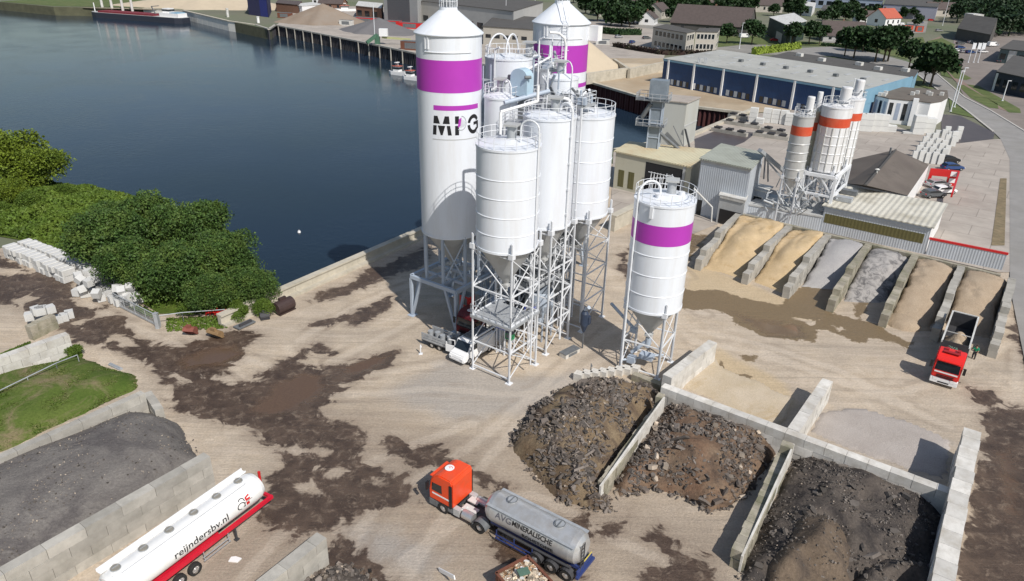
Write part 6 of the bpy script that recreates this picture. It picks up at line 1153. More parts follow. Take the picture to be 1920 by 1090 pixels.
# lift tower on the shed
b = G(1224, 279, hh); top = ht(b, 152); t = thing('lift_tower', 'slender grey-blue lift tower with caged platform rising from the cream roof', 'tower', (b.x, b.y, hh+.2), R(-20)); H_ = top-hh
MB().bx(-.95, .95, -.8, .8, 0, H_-3.2).build('shaft', mat('slate_blue_steel', (.22, .26, .30), .5, .1, .15, 1), t); mb = MB(); [mb.beam((x, y, 0), (x, y, H_-3), .2, .2) for x in (-1.0, 1.0) for y in (-.85, .85)]; [mb.beam((-1.0, -.9, z), (1.0, -.9, z), .12, .14) for z in (2, 4.5, 7, 9.5, 12) if z < H_-3]; mb.build('frame', M['bsteel'], t)
MB().bx(-1.5, 1.5, -1.1, 1.1, H_-3.2, H_).bx(-1.2, -.2, -1.15, -1.1, H_-2.6, H_-.8).build('head', bpy.data.materials['slate_blue_steel'], t)
for z, w_ in ((H_-3.4, 2.3), (H_-7.8, 2.0)):
    mb = MB(); mb.bx(-w_-1.2, w_*.9, -w_*.8, w_*.6, z, z+.12); mb.build('platform', M['dgalv'], t); mb = MB(); C4 = [(-w_-1.2, -w_*.8), (w_*.9, -w_*.8), (w_*.9, w_*.6), (-w_-1.2, w_*.6)]
    for i in range(4):
        p, q = Vector((*C4[i], z)), Vector((*C4[(i+1) % 4], z)); [mb.tube(p+Z*k, q+Z*k, .05, 5) for k in (.6, 1.2)]; [mb.tube(p.lerp(q, j/4), p.lerp(q, j/4)+Z*1.2, .05, 5) for j in range(4)]
    mb.build('platform_railing', M['galv'], t)
MB().tube((-1.0, -.9, H_-4), (-2.4, -.6, H_-6.5), .4, 8).build('chute', M['dgalv'], t); MB().tube((.9, 0, H_-9), (4.5, 1.6, H_-12), .3, 8).build('chute', M['dgalv'], t)
# grey block building
t, P, hh = bldg('silo_building', 'tall plain grey box building beside the lift tower', (1236, 272), [(1242, 189), (1288, 194), (1312, 184), (1255, 179)], mat('light_grey_cladding', (.46, .47, .44), .6, 0, .06, .3, dirt=(.32, .30, .24), damt=.5, dscale=.15, streak=True), M['concyard'])
wpanel(t, P[1], P[2], 0, ln(P[1], P[2]), hh*.47, hh*.5, M['hopper'], 'trim', .08); mb = MB(); mb.beam((P[1][0]+.8, P[1][1]-.5, 0), (P[1][0]-2, P[1][1]-1.2, hh*.5), .7, .12).beam((P[1][0]+1.6, P[1][1]+1, 0), (P[1][0]+.4, P[1][1]-.4, hh*.45), .7, .12); mb.build('outside_stair', M['dgalv'], t)
# pale blue shed
t, P, hh = bldg('industrial_shed', 'tall pale blue-grey shed with grey-green roof above the sand bays', (1308, 402), [(1315, 299), (1408, 318), (1432, 289), (1353, 272)], M['palewall'], M['greyroof'], 'shed'); L_ = ln(P[0], P[1])
wpanel(t, P[0], P[1], L_*.04, L_*.14, .1, 2.6, mat('dark_doorway', (.02, .02, .02), .8), 'doorway'); wpanel(t, P[0], P[1], 0, L_, hh-.35, hh-.05, M['hopper'], 'eaves_trim', .12)
mb = MB(); mb.tube((0, -1.2, 4.6), (3.6, -1.5, 2.4), .14, 8).tube((3.6, -1.5, 2.4), (3.8, -1.5, 0), .12, 8); mb.build('downpipe', M['dwhite'], t)
t, P, _ = bldg('garage_annex', 'lean-to garage with dark opening at the foot of the pale shed', (1346, 418), [(1350, 367), (1397, 378), (1400, 369), (1353, 359)], M['hopper'], M['dwhite'], 'annex', .15); L_ = ln(P[0], P[1]); wpanel(t, P[0], P[1], .3, L_-.3, .1, _*.55, M['black'], 'garage_opening'); wpanel(t, P[0], P[1], .1, L_-.1, _-.3, _+.1, M['dwhite'], 'fascia', .15)
t, P, _ = bldg('control_cabin', 'small grey control cabin with a dark window band right of the garage', (1398, 395), [(1401, 353), (1436, 361), (1447, 352), (1412, 345)], M['palewall'], M['dwhite'], 'cabin', .2, z0=0); L_ = ln(P[0], P[1]); wpanel(t, P[0], P[1], L_*.15, L_*.85, _-2.0, _-1.0, M['glass'], 'window', .03, M['dwhite'])
# low clad deck carrying the striped silos
t, P, DZ = bldg('clad_base', 'low ribbed grey base wall carrying the orange-striped silos', (1392, 410), [(1396, 384), (1541, 408), (1560, 384), (1440, 366)], M['palewall'], M['hopper'], 'base', .1)
# orange striped silos
def stripe_silo(label, axpx, basez, rimrow, rimw, botrow, band, r2=None, zc=None, filt=True, mats=('osilo', 'orange'), legs=True, stripes=False):
    b = G(*axpx, basez); zt = ht(b, rimrow); zb = ht(b, botrow); dpt = (Vector((b.x, b.y, zt))-Vector((0, 0, CH))).dot(fw); r = rimw*dpt/CF/2
    t, top = silo('striped_silo', label, (b.x, b.y), r, max(zb-2.6, basez+.8), zb, zt, band=(ht(b, band[1]), ht(b, band[0])), s=r*1.5, levels=(basez, (basez+zb)/2), group='weathered silos with orange stripes', filt=None, rail=(0, 2*PI), mats=mats, rings=[zb+(ht(b, band[1])-zb)*f for f in (.2, .4, .6, .8)], ring_r=.09, stripes=False, legs=legs, legw=.3)
    if stripes:
        s_ = MB()
        for i in range(14): a = 2*PI*i/14; s_.box(((r+.05)*math.cos(a), (r+.05)*math.sin(a), (zb+ht(b, band[1]))/2), (.12, .12, ht(b, band[1])-zb), a)
        s_.build('ribs', M['dwhite'], t)
    if filt: MB().lathe([(r*.36, zt+.2), (r*.36, zt+2.6), (r*.33, zt+2.75), (0, zt+2.8)], 18, (r*.3, r*.2)).build('filter_unit', M['osilo'], t)
    mb = MB(); rg = random.Random(int(r*100)); [mb.tube((rg.uniform(-.7, .7)*r, rg.uniform(-.7, .7)*r, zt+.2), (rg.uniform(-.8, .8)*r, rg.uniform(-.8, .8)*r, zt+rg.uniform(.5, 1.4)), .12, 6) for _ in range(7)]; mb.build('roof_pipes', M['galv'], t); return t, b, r, zb, zt
M['osilo'] = mat('white_silo_shell', (.72, .73, .75), .5, 0, .08, .8, dirt=(.42, .38, .34), damt=.5, dscale=.9, streak=True); M['rsil'] = mat('galvanised_silo', (.50, .51, .51), .4, .2, .15, .7, dirt=(.36, .35, .33), damt=.5, streak=True)
s4 = stripe_silo('broad orange-striped silo half hidden behind the ribbed one', (1556, 374), DZ, 184, 46, 305, (209, 223), stripes=True)
s3 = stripe_silo('broadest orange-striped silo with square white ribbing', (1530, 392), DZ, 199, 55, 316, (218, 235), stripes=True)
s2 = stripe_silo('slim cream silo with orange stripe squeezed between the dull silo and the ribbed one', (1492, 382), DZ, 207, 28, 320, (227, 243), mats=('cream', 'orange'))
s1 = stripe_silo('slim dull silo with dark red-orange stripe at the left of the striped group', (1473, 396), DZ, 217, 38, 330, (235, 252), mats=('rsil', 'orange'))
t = thing('support_frame', 'heavy grey frame of diagonal beams under the ribbed striped silo', 'frame', (s3[1].x, s3[1].y, 0), R(-35)); zf = s3[3]-.6; w_ = s3[2]*1.05; C4 = [(-w_, -w_), (w_, -w_), (w_, w_*3), (-w_, w_*3)]
for x, y in C4: MB().beam((x, y, DZ), (x, y, zf), .4, .4).build('post', M['steel'], t)
mb = MB()
for i in range(4):
    p, q = C4[i], C4[(i+1) % 4]; mb.beam((*p, zf), (*q, zf), .45, .5); mb.beam((*p, (DZ+zf)/2), (*q, (DZ+zf)/2), .3, .3); m_ = ((p[0]+q[0])/2, (p[1]+q[1])/2); mb.beam((*p, (DZ+zf)/2), (*m_, zf), .2, .2).beam((*q, (DZ+zf)/2), (*m_, zf), .2, .2).beam((*p, DZ), (*m_, (DZ+zf)/2), .2, .2)
mb.build('beams', M['steel'], t); mb = MB(); rg = random.Random(8)
for i in range(26): x, y, z = rg.uniform(-w_, w_), rg.uniform(-w_, w_*2), rg.uniform(DZ+.3, zf-1); mb.tube((x, y, z), (x+rg.uniform(-1.5, 1.5), y+rg.uniform(-1, 1), z+rg.uniform(-.6, 1)), rg.uniform(.1, .35), 8)
mb.build('pipework', M['galv'], t)
a = G(1438, 300, 9); b2 = G(1490, 372, DZ+2); tag(MB().beam(G(1425, 282, 11), G(1480, 330, 6.5), 1.0, .5).beam(G(1437, 300, 9), G(1476, 345, 5.5), .25, .25).tube(G(1435, 296, 9.5), G(1432, 335, DZ), .15, 6).tube(G(1440, 292, 9.8), G(1440, 340, DZ), .15, 6).build('belt_conveyor', M['galv']), 'slanting grey conveyor between pale shed and striped silos', 'conveyor')
mb = MB(); rg = random.Random(4); q0 = s1[1]
for i in range(34): x, y, z = rg.uniform(-3, 2.5), rg.uniform(-2, 2), DZ+rg.uniform(0, 3); mb.tube((x, y, z), (x+rg.uniform(-1.8, 1.8), y+rg.uniform(-1, 1), z+rg.uniform(-.4, 2)), rg.uniform(.06, .2), 6)
mb.build('pipework', M['galv'], s1[0])
# long ribbed-roof shed
t, P, hh = bldg('industrial_shed', 'long shed with ribbed pale roof and olive window band behind the bays', (1538, 434), [(1547, 386), (1747, 427), (1772, 384), (1583, 351)], M['palewall'], M['whiteroof'], 'shed', .35, thick=.15); L_ = ln(P[0], P[1])
wpanel(t, P[0], P[1], .3, L_*.96, hh*.38, hh*.72, M['olive'], 'window_band'); wpanel(t, P[0], P[1], 0, L_, hh-.4, hh-.02, M['bsteel'], 'eaves', .1); wpanel(t, P[1], P[2], .2, ln(P[1], P[2])-.2, .3, hh-.3, M['white'], 'end_panel')
for k_, (u_, v_) in enumerate(((.04, .25), (.02, .6))): MB().bx(L_*u_, L_*(u_+.16), P[3][1]*v_, P[3][1]*v_+1.2, hh+.2, hh+.9).build('roof_duct', M['dgalv'] if k_ else M['galv'], t)
# low ribbed wall with red trim
a, b_ = G(1735, 478), G(1878, 508); t = thing('ribbed_wall', 'low ribbed pale wall with a red top trim along the paving', 'wall', a, math.atan2((b_-a).y, (b_-a).x)); Ld = (b_-a).length; hw = ht(a, 449); MB().bx(0, Ld, -.1, .1, 0, hw).build('cladding', M['palewall'], t); MB().bx(-.1, Ld+.1, -.16, .16, hw, hw+.28).build('red_trim', M['red'], t)
# dark hipped roof house
t, P, hh = bldg('roofed_hall', 'low hall under a big brown-grey pitched roof with white gable', (1697, 374), [(1587, 344), (1702, 367), (1742, 309), (1592, 301)], M['white'], M['darkroof'], 'hall', .3, rise=0, h=3.6)
for c in kids(t):
    if c.name.startswith('roof'): bpy.data.objects.remove(c)
R1 = local([G(1680, 279, 6.2), G(1624, 345, 6.2)], G(1587, 344, 3.6), t.rotation_euler.z); C4 = [(p[0], p[1], 3.6) for p in P]; rB, rF = (*R1[0], 6.0), (*R1[1], 6.0); mb = MB(); mb.add(C4+[rF, rB], [(0, 4, 5, 3), (4, 1, 2, 5), (0, 1, 4), (3, 5, 2)][:2]); mb.add(C4+[rF, rB], [(0, 1, 4), (3, 5, 2)]); fix(mb.build('roof', M['darkroof'], t)); mb = MB(); mb.beam(rF, rB, .35, .2); mb.build('ridge', M['flatroof'], t); MB().tube((R1[0][0]*.9, R1[0][1]*.85, 5.2), (R1[0][0]*.9, R1[0][1]*.85, 6.9), .18, 8).build('flue', M['dgalv'], t); MB().tube((P[0][0]+4, P[0][1]+1, 4), (P[0][0]+4, P[0][1]+1, 6.6), .14, 8).lathe([(.4, 6.6), (.1, 6.8)], 10, (P[0][0]+4, P[0][1]+1)).build('vent', M['dwhite'], t)
# red portal and cars beside it
a, b_, c_ = G(1737, 345), G(1790, 350), G(1779, 385); t = thing('red_canopy', 'bright red rectangular canopy frame with two white emblems beside the white gable', 'canopy', (a.x, a.y, 0), math.atan2((b_-a).y, (b_-a).x)); La = (b_-a).length; zc_ = 3.0
MB().bx(0, La, -.2, .2, zc_-1.3, zc_).build('front_beam', M['red'], t); MB().bx(0, .5, -.2, .2, 0, zc_-1.3).build('post', M['red'], t); MB().bx(La-1.6, La, -.2, .2, 0, zc_-1.3).build('post', M['red'], t); MB().bx(La-1.3, La-.3, -.24, -.2, zc_-1.1, zc_-.2).bx(La-1.3, La-.3, -.24, -.2, zc_-2.3, zc_-1.5).build('emblem', M['white'], t)
dd = (c_-b_); MB().beam((La, 0, zc_-.5), (La+dd.dot((b_-a).normalized()), -abs(dd.cross((b_-a).normalized()).z), zc_-1.2), .3, .8).build('side_beam', M['red'], t)
for i, (px, rz_, c, lb) in enumerate([((1778, 306), 8, 'black', 'black car parked at the far end of the row by the slab stacks'), ((1784, 320), 5, 'blue', 'dark blue car parked next to the black one'), ((1757, 352), 10, 'silver', 'silver car parked behind the red canopy'), ((1768, 364), 12, 'white', 'white car in front of the silver one by the red canopy'), ((1748, 371), 12, 'grey', 'dark grey car tight against the white gable'), ((1845, 76), 80, 'white', 'white car at the top of the distant car park'), ((1822, 82), 5, 'silver', 'silver car, left end of the top row in the car park'), ((1800, 84), 5, 'grey', 'grey car in the top row of the distant car park'), ((1800, 92), 5, 'blue', 'blue car in the middle of the distant car park'), ((1795, 98), 5, 'white', 'white car at the left of the lower row in the car park'), ((1808, 100), 5, 'silver', 'silver car in the lower row of the car park'), ((1819, 101), 5, 'blue', 'bright blue car in the lower row of the car park'), ((1797, 126), 50, 'black', 'black car driving where the road meets the car park'), ((1185, 82), 60, 'blue', 'blue car parked beyond the far hedge'), ((1240, 93), 20, 'white', 'white car by the two-storey office wall'), ((1760, 60), 10, 'silver', 'silver car before the dark curved roof'), ((1150, 60), 10, 'red', 'red car on the far forecourt by the dark hedge'), ((1128, 56), 10, 'red', 'red car behind the cabinet of the far silo')]):
    car(px, R(rz_), c, lb, group='parked cars around the works' if i < 5 else 'distant parked cars')
# slab stacks
M['slab'] = mat('white_slabs', (.62, .62, .60), .8, 0, .06, 1, island=.08)
def stack(px, w_, d_, h, rz, lab, grp, n=3):
    p = G(*px); mb = MB(); [mb.bx(-w_/2+.02, w_/2-.02, -d_/2, d_/2, .1+h*i/n, .1+h*(i+1)/n-.05) for i in range(n)]; o = mb.build('slab_stack', M['slab'], None, (p.x, p.y, .05), rz); return tag(o, lab, 'slab stack', grp)
for i, (x, y, h) in enumerate([(1411, 230, 3.6), (1424, 233, 1.4), (1436, 231, 3.6), (1452, 232, 3.4), (1468, 234, 3.4), (1478, 236, 3.0)]): stack((x, y), 1.9, 1.4, h, R(-25), 'white slab stack in the group behind the rows of dark moulds', 'white slab stacks behind the moulds')
for i, (x, y, h) in enumerate([(1609, 246, 4.2), (1624, 247, 4.2), (1639, 247, 4.2), (1653, 247, 4.0)]): stack((x, y), 2.1, 1.6, h, R(-15), 'tall grey-white slab stack right of the orange-striped silos', 'tall slab stacks right of the striped silos')
stack((1670, 248), 2, 1.5, 1.6, R(-15), 'low white slab stack at the end of the tall row', None); stack((1701, 252), 2.2, .8, .5, R(-10), 'single flat white slab lying before the office', None)
for x, y, h in ((1718, 252, 4.4), (1737, 250, 3.6)): stack((x, y), 2.6, 2.2, h, R(-10), 'large white slab stack in front of the curved office end', 'large stacks by the office')
for j in range(6):
    for i in range(5):
        if (i+j*2) % 11 == 10: continue
        x, y = 1713+i*12.5+j*6-(i*.5), 304-j*8.6+i*1.5; stack((x, y), 1.1, .55, 2.2+.3*((i+j) % 2), R(-12), '%s pack from the left, %s row from the front, close-set white slab packs' % (nth(i), nth(j)), 'close-set slab packs', 1)
for x, y in ((1772, 262), (1785, 272), (1795, 262)): stack((x, y), 1.2, .6, 3.0, R(-12), 'lone narrow slab pack at the road side of the stacks', 'lone slab packs by the road')
# moulds on long tables
for j, (x0, y0, x1, y1) in enumerate([(1335, 246, 1400, 258), (1356, 232, 1425, 243), (1366, 220, 1400, 226), (1428, 246, 1475, 256), (1412, 255, 1478, 265)]):
    p, q = G(x0, y0), G(x1, y1); tag(MB().beam(p+Z*.5, q+Z*.5, 1.2, .9).build('casting_table', M['conc']), ['front', 'middle', 'rear', 'right', 'lower right'][j]+' long concrete table carrying dark moulds by the quay', 'table'); n_ = max(2, int((q-p).length/2.4))
    for i in range(n_): c = p.lerp(q, (i+.5)/n_); tag(MB().bx(-.75, .75, -.5, .5, 0, .35).bx(-.8, .8, -.6, -.5, .1, .45).bx(-.8, .8, .5, .6, .1, .45).build('mould', M['chassis'], None, (c.x, c.y, .98), math.atan2((q-p).y, (q-p).x)), nth(i)+' dark mould from the left on the '+['front', 'middle', 'rear', 'right', 'lower right'][j]+' casting table', 'mould', 'dark moulds on the tables')
# blue warehouse
t, P, hh = bldg('warehouse', 'long dark blue warehouse with pale grey roof and white posts', (1241, 158), [(1245, 111), (1620, 173), (1709, 147), (1351, 95)], M['bluewall'], M['warehouse_roof'], 'warehouse', .3); L_ = ln(P[0], P[1])
for f in (.035, .19, .355, .53, .71, .88): MB().bx(L_*f-.3, L_*f+.3, -.45, -.05, 0, hh).build('white_post', M['white'], t)
for i in range(5):
    f0 = (.04, .195, .36, .535, .715)[i]; f1 = (.185, .35, .525, .705, .875)[i]
    for j in range(6): u0 = L_*(f0+(f1-f0)*(.12+.13*j)); wpanel(t, P[0], P[1], u0, u0+(f1-f0)*L_*.10, .5, 2.1, M['glass'] if (i+j) % 2 else M['palewall'], 'window', .04)
wpanel(t, P[0], P[1], 0, L_, hh-.5, hh+.15, M['lightblue'], 'eaves_band', .3); W2 = ln(P[1], P[2]); wpanel(t, P[1], P[2], 0, W2, hh-3.2, hh+.5, M['lightblue'], 'end_fascia', .4); wpanel(t, P[1], P[2], 0, 6, 0, hh-3.2, M['lightblue'], 'end_panel', .3)
e_, f_ = Vector((*P[0], 0)), Vector((*P[3], 0)); g_ = Vector((*P[1], 0))-e_
for i in range(12):
    for k in (.25, .6): c = e_+g_*((i+.5)/12)+(f_-e_)*k; MB().beam(c+Z*(hh+.27), c+(f_-e_)*.13+Z*(hh+.27), 1.0, .06).build('rooflight', M['hopper'], t)
for i in range(6): c = e_+g_*(.3+i*.12)+(f_-e_)*.45; MB().box((c.x, c.y, hh+.6), (1.2, 1.2, .8)).build('roof_vent', M['dgalv'], t)
t, P, hb = bldg('flat_hall', 'dark flat-roofed hall joined to the back of the blue warehouse', None, [(1437, 109), (1712, 148), (1722, 133), (1480, 98)], M['lightblue'], M['flatroof'], 'hall', .1, h=hh-.6)
for f, v in ((.15, .6), (.35, .4), (.6, .5), (.75, .3), (.9, .5)): c = Vector((*P[0], 0)).lerp(Vector((*P[1], 0)), f)+(Vector((*P[3], 0))-Vector((*P[0], 0)))*v; MB().box((c.x, c.y, hb+.7), (2.0, 1.6, 1.0)).build('roof_unit', M['dwhite'], t)
tag(MB().tube((0, 0, 0), (0, 0, 10), .09, 6).box((0, 0, 10.1), (.5, .3, .1)).build('lamp_post', M['steel'], None, G(1600, 165, hh)-Z*hh), 'thin pale mast above the warehouse roof behind the striped silos', 'mast')
# gantry unit before the warehouse
t = thing('loading_unit', 'small dark loading hopper with white drums before the blue warehouse', 'hopper', G(1310, 168)); mb = MB(); [mb.beam((x, y, 0), (x, y, 9.5), .3, .3) for x in (-1, 1) for y in (-1, 1)]; [mb.beam((-1, -1, z), (1, -1, z), .2, .2) for z in (3, 6, 9.4)]; mb.build('frame', M['galv'], t); MB().lathe([(.4, 1.5), (1.6, 4), (1.6, 5.5)], 14).build('funnel', M['dgalv'], t); MB().tube((1, -1.6, 0), (1, -1.6, 3), .9, 12).tube((-1.4, -1.8, .5), (-1.4, -1.8, 2.2), .9, 12).build('drums', M['white'], t)
# office with curved end
t, P, hh = bldg('office_building', 'low white office with flat brown roof and rounded white end', (1706, 236), [(1722, 191), (1745, 194), (1765, 191), (1777, 184), (1775, 171), (1680, 164), (1634, 178), (1667, 186)], M['white'], mat('brown_flat_roof', (.14, .12, .10), .9, 0, .2, .3), 'office', .1)
for i_, (a_, b__) in enumerate(((7, 0), (6, 7))):
    Lw = ln(P[a_], P[b__])
    for j in range(4): wpanel(t, P[a_], P[b__], Lw*(.06+.24*j), Lw*(.2+.24*j), 1, hh-.8, M['glass'] if j % 2 == 0 else mat('pale_blue_panel', (.35, .40, .50), .5), 'window' if j % 2 == 0 else 'wall_panel', .05)
wpanel(t, P[7], P[0], ln(P[7], P[0])-1.2, ln(P[7], P[0]), 0, hh+.8, M['white'], 'fin_wall', .9)
rg = random.Random(9)
for i in range(8): f, v = rg.random(), rg.uniform(.2, .9); c = Vector((*P[7], 0)).lerp(Vector((*P[3], 0)), f)*(1-v)+Vector((*P[6], 0)).lerp(Vector((*P[4], 0)), f)*v; MB().box((c.x, c.y, hh+.6), (.9, .9, .9)).build('roof_vent', M['dwhite'], t)
# two-storey office
def office(label, foot, roof, wm, rows, n_, name='office_building'):
    t, P, hh = bldg(name, label, foot, roof, wm, M['flatroof'], 'office', .2); 
    for (a_, b__, nn) in ((0, 1, n_), (1, 2, max(1, n_//2))):
        Lw = ln(P[a_], P[b__])
        for r in range(rows):
            for i in range(nn): wpanel(t, P[a_], P[b__], Lw*(.08+.86*i/nn), Lw*(.08+.86*(i+.72)/nn), hh*(r+.3)/rows, hh*(r+.78)/rows, M['glass'], 'window', .03, M['dwhite'])
    return t, P, hh
office('two-storey cream office with a band of windows across the basin', (1222, 90), [(1225, 52), (1288, 63), (1304, 59), (1250, 46)], M['hwall'], 2, 7); office('narrow cream office wing with rows of windows', (1303, 97), [(1305, 60), (1345, 61), (1350, 54), (1312, 54)], M['hwall'], 2, 5)
# sand heaps and walls at the basin head
def cone_heap(label, px, r, h, mt, sx=1.0, name='sand_heap', rz=0):
    p = G(*px); X, Y = np.meshgrid(np.linspace(-1.1, 1.1, 41)*r*sx, np.linspace(-1.1, 1.1, 41)*r); D = np.hypot(X/sx, Y)/r; D = D*(1+.05*np.sin(np.arctan2(Y, X)*5)+.03*np.sin(np.arctan2(Y, X)*9)); H = h*np.clip(1-D, 0, 1)**1.05-(D > 1)*.3+.1; o = MB().grid(X, Y, H).build(name, mt, None, (p.x, p.y, 0), rz); return tag(fix(o), label, 'heap')
cone_heap('pale sand cone heaped behind the concrete wall right of the far lettered silo', (1092, 132), 15, 11, M['fsand']); cone_heap('low pale sand spill behind the concrete walls', (1180, 128), 12, 1.6, M['fsand'], 1.6)
for a_, b__, h, lb in (((1097, 158), (1176, 146), 3.6, 'long pale concrete retaining wall below the sand cone'), ((1178, 148), (1243, 134), 3.0, 'pale concrete retaining wall left of the blue warehouse'), ((1176, 146), (1150, 128), 3.0, 'short concrete cross wall behind the retaining wall')): wall(lb, G(*a_), G(*b__), h, 1.0, 'quay', name='retaining_wall', bl=3.2, z=.1)
cone_heap('large brown gravel heap on the far quay', (608, 42), 19, 9.5, M['fgrav'], 1.3, 'gravel_heap'); cone_heap('dark grey gravel heap on the far quay left of the tall silo', (712, 60), 15, 6.5, M['fgrey'], 1.5, 'gravel_heap', -.6); cone_heap('pale earth heap beyond the barge', (395, 12), 30, 9, M['fsand'], 2.0, 'earth_heap')
# far buildings
def simple(label, foot, roof, wm, rm, nwin=0, name='warehouse', cat='building', door=None, rise=0, wz=(.3, .7)):
    t, P, hh = bldg(name, label, foot, roof, wm, rm, cat, .3, rise); L_ = ln(P[0], P[1])
    for i in range(nwin): wpanel(t, P[0], P[1], L_*(.05+.9*i/nwin), L_*(.05+.9*(i+.6)/nwin), hh*wz[0], hh*wz[1], M['glass'], 'window', .05)
    if door: wpanel(t, P[0], P[1], L_*door[0], L_*door[1], .1, hh*door[2], door[3], 'big_door', .08)
    return t
lg = mat('light_grey_wall', (.42, .42, .41), .8, 0, .08, .2); gd = mat('grey_door', (.13, .13, .14), .7)
simple('grey hall with one huge dark grey door left of the tall silo', (716, 44), [(718, -16), (782, -10), (800, -22), (740, -28)], lg, M['flatroof'], 0, door=(.12, .78, .85, gd)); simple('long light grey hall behind the two tall silos', (783, 44), [(785, 2), (963, 22), (1018, 4), (850, -12)], lg, M['flatroof'], 9, wz=(.15, .4))
simple('white low hall with dark roof lights between the tall silos', (905, 84), [(906, 50), (1000, 56), (1020, 34), (930, 28)], M['hwall'], M['flatroof'], 5, wz=(.4, .6)); simple('brown brick house with flat white canopy near the red skips', (665, 36), [(667, 11), (715, 16), (718, 7), (672, 3)], M['brick'], M['dwhite'], 3); simple('white flat-roofed shed behind the brown gravel heap', (545, 24), [(545, 9), (566, 12), (606, 9), (585, 5)], M['white'], M['dwhite'], 2)
simple('dark blue-black steel structure at the end of the pale quay', (465, 28), [(462, -10), (500, -6), (505, -14), (468, -16)], mat('blue_black_steel', (.03, .03, .09), .6), M['flatroof'], 0, door=(.6, .95, .9, mat('deep_blue', (.02, .03, .2), .5))); simple('low red-brown shed right of the blue-black structure', (515, 22), [(517, 6), (560, 10), (566, 3), (522, 0)], M['brick'], M['tile'], 0)
simple('long white hall at the top left beyond the gravel heap', (585, 8), [(585, -3), (640, 0), (650, -8), (590, -12)], M['white'], M['dwhite'], 6); simple('pale blue-grey factory with purple doors at the far right', (1655, 32), [(1657, 8), (1758, 14), (1765, -4), (1665, -10)], mat('lilac_wall', (.38, .38, .46), .7), M['flatroof'], 0, door=(.12, .25, .6, mat('violet_door', (.06, .06, .22), .6)))
simple('long pale blue factory along the top edge', (1515, 14), [(1515, -6), (1655, 2), (1660, -14), (1520, -20)], mat('pale_blue_wall', (.40, .46, .58), .7), M['flatroof'], 8); simple('white-roofed long shed row in the far estate', (1540, 30), [(1540, 17), (1665, 24), (1668, 16), (1545, 10)], lg, M['flatroof'], 10)
simple('dark green barn with broad pale roof behind the tree row', (1438, 66), [(1443, 33), (1478, 49), (1512, 40), (1488, 25)], mat('dark_green_wall', (.02, .04, .035), .7), M['dwhite'], 0, 'barn', 'barn', door=(.5, .8, .5, M['hwall'])); simple('white gabled shop front in the far estate', (1500, 28), [(1500, 10), (1524, 13), (1530, 6), (1506, 3)], M['white'], M['dwhite'], 2, 'shop')
simple('dark hall at the right edge with white end fins', (1860, 170), [(1868, 135), (1940, 150), (1990, 120), (1900, 105)], mat('dark_hall_wall', (.02, .03, .05), .6), M['flatroof'], 4, door=(.02, .08, .95, M['white'])); simple('grey workshop with white angular gables at the right edge', (1872, 118), [(1876, 92), (1935, 98), (1960, 82), (1900, 76)], mat('grey_green_wall', (.10, .14, .14), .7), M['flatroof'], 3, door=(.3, .55, .95, M['dwhite']))
t, P, hh = bldg('black_hall', 'black pitched-roof hall in front of the dark forest', (1790, 74), [(1795, 54), (1858, 66), (1868, 52), (1815, 44)], M['flatroof'], M['flatroof'], 'hall', .3, rise=6); MB().box((P[3][0]+4, P[3][1], hh+3), (9, 6, 5)).build('white_annex', M['dwhite'], t)
def house(label, px, w_, l_, h, rz, rm, wm, group=None, z=0):
    p = G(*px); t = thing('house', label, 'house', (p.x, p.y, 0), rz, group); MB().bx(-l_/2, l_/2, -w_/2, w_/2, 0, h).add([(-l_/2, -w_/2, h), (-l_/2, w_/2, h), (-l_/2, 0, h+w_*.38)], [(2, 1, 0)]).add([(l_/2, -w_/2, h), (l_/2, w_/2, h), (l_/2, 0, h+w_*.38)], [(0, 1, 2)]).build('wall', wm, t)
    e = .5; mb = MB(); [mb.hexa([(-l_/2-e, s*(w_/2+e), h-.35), (l_/2+e, s*(w_/2+e), h-.35), (l_/2+e, 0, h+w_*.38), (-l_/2-e, 0, h+w_*.38), (-l_/2-e, s*(w_/2+e), h-.15), (l_/2+e, s*(w_/2+e), h-.15), (l_/2+e, 0, h+w_*.38+.22), (-l_/2-e, 0, h+w_*.38+.22)]) for s in (-1, 1)]; r_ = fix(mb.build('roof', rm, t)); MB().bx(-.4, .4, .6, 1.4, h+w_*.2, h+w_*.38+1.0).build('chimney', M['brick'], r_)
    for i in range(3): x = -l_/2+l_*(i+.5)/3; MB().bx(x-.7, x+.7, -w_/2-.05, -w_/2+.02, h*.35, h*.75).build('window', M['glass'], t)
    MB().bx(-l_/2-.05, -l_/2+.02, -1, 1, h*.4, h*.8).build('window', M['glass'], t); return t
